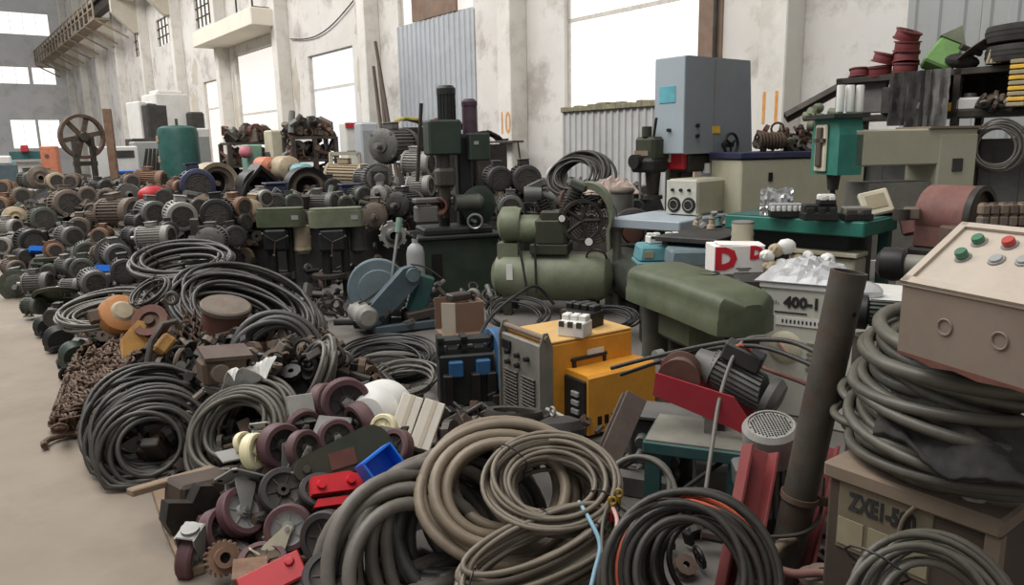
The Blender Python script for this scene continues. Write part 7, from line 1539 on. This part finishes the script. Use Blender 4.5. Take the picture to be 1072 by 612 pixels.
# racks and machines under the side windows
def far_rack(label, x0, x1, ytop, d, levels, seed):
    c = P((x0 + x1) / 2, ytop, d); w_ = (x1 - x0) * d / F_PX; z = c.z; g = random.Random(seed)
    t = thing('storage_rack', label, 'rack', (c.x, c.y, 0), facing(c, 20))
    for x in (-w_ / 2, 0, w_ / 2): pt(t, 'post', 'iron', ('box', (x, 0, z / 2), (.09, .09, z))); 
    for x in (-w_ / 2, w_ / 2): pt(t, 'post', 'iron', ('box', (x, .6, z / 2), (.09, .09, z)))
    for L in levels: pt(t, 'shelf', 'iron', ('box', (0, .3, z * L), (w_, .7, .06)))
    return t, w_, z
def rack_goods(t, w_, z, L, n, g, label, group):
    for i in range(n):
        x = -w_ / 2 + (i + .5) * w_ / n; s = w_ / n * .62; h = g.uniform(.9, 2.0) * s; p = t.matrix_world @ V(x, .25, z * L + .04); mt = g.choice(['rust_brown', 'dark_iron', 'motor_brown', 'motor_grey', 'rust_red', 'motor_rust'])
        m = MB(); k = g.random()
        if k < .5: m.lathe([(s * .3, 0), (s, 0), (s * .95, h * .6), (s * .6, h), (s * .3, h)], p, (g.gauss(0, .2), g.gauss(0, .2), 1), 14)
        else: m.box(p + V(0, 0, h * .5), (s * 1.8, s * 1.4, h), (g.gauss(0, .1), g.gauss(0, .1), g.uniform(0, 3)), s * .15); m.cyl(p + V(0, 0, h * .5), p + V(s * .3, -s, h * 1.3), s * .25, s * .2, 8)
        tag(m.build('scrap_part', mt), '%s, %s shelf, %s from left' % (label, ('lower', 'middle', 'top')[lv.index(L)], ('first', 'second', 'third', 'fourth', 'fifth', 'sixth')[i]), 'scrap part', group)
g8 = random.Random(88)
for lab, a, b, yt, d, lv, sd, gl in (('storage rack with rusty parts under the tall side window', 240, 290, 150, 17.5, (.45, .7, 1.0), 1, 'rusty part, rack under the tall side window'), ('storage rack with rust red parts beside the white electric cabinet', 306, 352, 143, 16.5, (.45, .72, .99), 2, 'rusty part, rack beside the white electric cabinet')):
    t, w_, z = far_rack(lab, a, b, yt, d, lv, sd)
    def in_rack(t=t, w_=w_, z=z, lv=lv):
        q = t.matrix_world @ V(g8.uniform(-w_ / 2, w_ / 2), g8.uniform(.1, .55), 0); q.z = z * g8.choice(lv) + g8.uniform(.08, .34); return q
    junk('rack_scrap', {1: 'brown scrap heaped between the shelves under the tall side window', 2: 'brown scrap heaped on the rack beside the white electric cabinet'}[sd], 'scrap', 130, in_rack, ['rust_brown', 'dark_iron', 'motor_brown', 'motor_grey', 'rust_red'], g8, (.06, .17))
    for L in lv: rack_goods(t, w_, z, L, 6, g8, gl, gl.replace('rusty part, rack', 'parts on the rack'))
far_box('cream_cabinet', 'cream steel cabinet between the two storage racks', 'cabinet', 283, 306, 136, 17, 'cream', 16, .6, lambda t, w, z: pt(t, 'door_gap', 'panel_grey', ('box', (0, -.005, z * .6), (.02, .02, z * .7))))
far_box('electric_cabinet', 'white electric cabinet with a red strip on top', 'cabinet', 361, 377, 128, 15.5, 'white_paint', 16, .5, lambda t, w, z: (pt(t, 'red_strip', 'red', ('box', (0, -.02, z - .06), (w, .05, .1))), pt(t, 'door_line', 'iron', ('box', (0, -.005, z * .72), (w * .95, .02, .03)))))
far_box('grey_locker', 'pale grey locker right of the white electric cabinet', 'locker', 377, 396, 128, 14.5, 'sheet', 16, .5, lambda t, w, z: pt(t, 'door', 'plastic_grey', ('box', (0, -.008, z * .55), (w * .8, .02, z * .75))))
t = far_box('mint_machine', 'mint green machine beneath the tall side window', 'machine', 258, 274, 151, 15.5, 'mint', 12, .6, lambda t, w, z: (pt(t, 'side_wheel', 'dark_iron', ('lathe', [(0, 0), (.14, 0), (.14, .1), (0, .1)], (w * .6, 0, z - .3), (1, 0, 0), 18)), pt(t, 'pink_knob', 'pink', ('ell', (-w * .65, -.1, z - .15), (.13, .13, .13), 14, 9))))
for px, py, r, d, mt, lb in ((282, 174, 10, 14, 'orange', 'orange round housing behind the black hood ring'), (303, 176, 13, 13.8, 'motor_tan', 'tan round end plate behind the large open ring'), (320, 180, 9, 13.2, 'turquoise', 'turquoise rounded cover above the large open ring')):
    q = P(px, py, d); R = r * d / F_PX; t = thing('round_housing', lb, 'housing', q - V(0, 0, R), facing(q, 24)); pt(t, 'shell', mt, ('lathe', [(0, -.1), (R * .5, -.1), (R * .95, -.03), (R, .05), (R, .35), (0, .35)], (0, 0, R), (0, 1, 0), 26)); pt(t, 'boss', 'motor_brown', ('lathe', [(0, -.16), (R * .3, -.16), (R * .35, -.09)], (0, 0, R), (0, 1, 0), 18)); pt(t, 'stand', 'dark_iron', ('box', (0, .15, -q.z / 2 + R / 2), (R * 1.2, .3, q.z - R), None, .02))
q = P(361, 166, 14.5); t = thing('pallet_frame', 'cream steel frame below the white electric cabinet', 'frame', (q.x, q.y, 0), facing(q, 20)); zt = q.z + .1
for x in (-.28, .28): pt(t, 'post', 'cream', ('box', (x, 0, zt / 2), (.06, .06, zt)))
for z in (zt, zt * .72): pt(t, 'rail', 'cream', ('box', (0, 0, z), (.6, .06, .07)))
# open rings and large housings on the heap
def ring(label, px, py, r, d, mat, inner, deg, hood=False, cat='ring'):
    q = P(px, py, d); R = r * d / F_PX; t = thing('stator_ring', label, cat, q - V(0, 0, R), facing(q, deg))
    pt(t, 'shell', mat, ('lathe', [(R * .8, -.03), (R, -.05), (R * 1.0, .3), (R * .8, .3), (R * .8, -.03)], (0, 0, R), (0, 1, 0), 36)); pt(t, 'inner_ring', inner, ('lathe', [(R * .5, .08), (R * .6, 0), (R * .82, -.01), (R * .82, .1), (R * .5, .08)], (0, 0, R), (0, 1, 0), 32)); pt(t, 'core', 'cavity', ('lathe', [(0, .12), (R * .55, .12)], (0, 0, R), (0, 1, 0), 26)); pt(t, 'boss', inner, ('lathe', [(0, -.02), (R * .12, -.02), (R * .16, .12)], (0, 0, R), (0, 1, 0), 16))
    if hood:
        hp = [(-R * 1.15, R * .6), (-R * .9, R * 1.25), (0, R * 2.25), (R * .95, R * 1.35), (R * 1.2, R * .7), (R * 1.1, R * .7), (R * .85, R * 1.2), (0, R * 2.0), (-R * .8, R * 1.15), (-R * 1.05, R * .6)]
        pt(t, 'hood', 'black_iron', ('prism', hp, (0, -.12, 0), (1, 0, 0), (0, 0, 1), (0, .4, 0)))
    return t
ring('large brown scroll ring behind the blue motor', 228, 192, 22, 11.0, 'motor_tan', 'motor_brown', 24)
ring('black ring under a peaked black hood', 272, 196, 19, 10.8, 'motor_dark', 'motor_dark', 20, True)
ring('large open motor ring with a dark rim above the drill covers', 323, 197, 22, 10.4, 'motor_black', 'motor_brown', 14)
q = P(397, 187, 10.2); R = 16 * 10.2 / F_PX; t = thing('finned_fan', 'grey finned round fan below the large grey motor', 'fan', q - V(0, 0, R), facing(q, 10)); b = MB(); b.prism([(x * R, y * R) for x, y in gear_poly(34, .8, 1, .5)], (0, 0, R), (1, 0, 0), (0, 0, 1), (0, .3, 0)); b.build('fin_body', 'motor_grey', t, smooth=False); pt(t, 'face', 'motor_grey', ('lathe', [(0, -.06), (R * .3, -.06), (R * .45, -.02), (R * .8, -.02), (R * .82, .02)], (0, 0, R), (0, 1, 0), 26)); rl = MB()
for z in range(-3, 4): rl.box((0, -.03, R + z * R * .16), (R * 1.1, .02, R * .06))
rl.build('slats', 'grille_dark', t)
q = P(412, 246, 8.9); R = 15 * 8.9 / F_PX; t = thing('cast_flange', 'grey cast flange with a dark bore right of the drill covers', 'flange', q - V(0, 0, R), facing(q, 6)); pt(t, 'disc', 'motor_light', ('prism', [(x * R, y * R) for x, y in gear_poly(8, .86, 1, .5)], (0, 0, R), (1, 0, 0), (0, 0, 1), (0, .1, 0))); pt(t, 'boss', 'motor_grey', ('lathe', [(R * .28, -.06), (R * .42, -.05), (R * .6, 0)], (0, 0, R), (0, 1, 0), 22)); pt(t, 'bore', 'cavity', ('lathe', [(0, -.02), (R * .3, -.02)], (0, 0, R), (0, 1, 0), 16))
for px, py, d, lb in ((288, 200, 9.8, 'dark blue box between the hood ring and the open ring'), (367, 201, 9.9, 'dark blue terminal block under the large cream motor')):
    q = P(px, py, d); t = thing('blue_box', lb, 'box', q - V(0, 0, .1), facing(q, 14)); pt(t, 'box', 'motor_blue', ('box', (0, 0, .1), (.26, .2, .18), None, .02)); pt(t, 'lid', 'motor_blue', ('box', (0, 0, .2), (.29, .23, .03), None, .008))
# tan flange and finned ring in the left heap
for px, py, r, mt, lb, teeth in ((16, 228, 12, 'motor_tan', 'tan flange disc standing at the far left of the heap', 0), (135, 204, 12, 'motor_grey', 'grey finned ring above the taupe motor', 30), (42, 186, 12, 'motor_brown', 'large brown ring at the top left of the heap', 0)):
    q = HEAP(px, py, .12); R = r * dep(q) / F_PX; t = thing('flange_ring', lb, 'flange', q - V(0, 0, R), facing(q, 14)); b = MB()
    if teeth: b.prism([(x * R, y * R) for x, y in gear_poly(teeth, .82, 1, .5)], (0, 0, R), (1, 0, 0), (0, 0, 1), (0, .14, 0))
    else: b.lathe([(R * .3, -.02), (R * .6, -.05), (R, 0), (R, .06), (R * .3, .06), (R * .3, -.02)], (0, 0, R), (0, 1, 0), 28)
    b.build('disc', mt, t); pt(t, 'bore', 'cavity', ('lathe', [(0, -.0), (R * .34, -.01)], (0, 0, R), (0, 1, 0), 18)); pt(t, 'hub', mt, ('lathe', [(R * .2, -.07), (R * .32, -.06), (R * .36, 0)], (0, 0, R), (0, 1, 0), 18))
q = HEAP(160, 205, .1); t = thing('red_pump', 'red pump body below the rusty motor by the tank', 'pump', q - V(0, 0, .1), facing(q, 30)); pt(t, 'body', 'red', ('ell', (0, 0, .12), (.2, .14, .12), 16, 10)); pt(t, 'flange', 'rust_red', ('lathe', [(0, 0), (.11, 0), (.11, .04), (0, .04)], (.18, 0, .12), (1, 0, 0), 20))
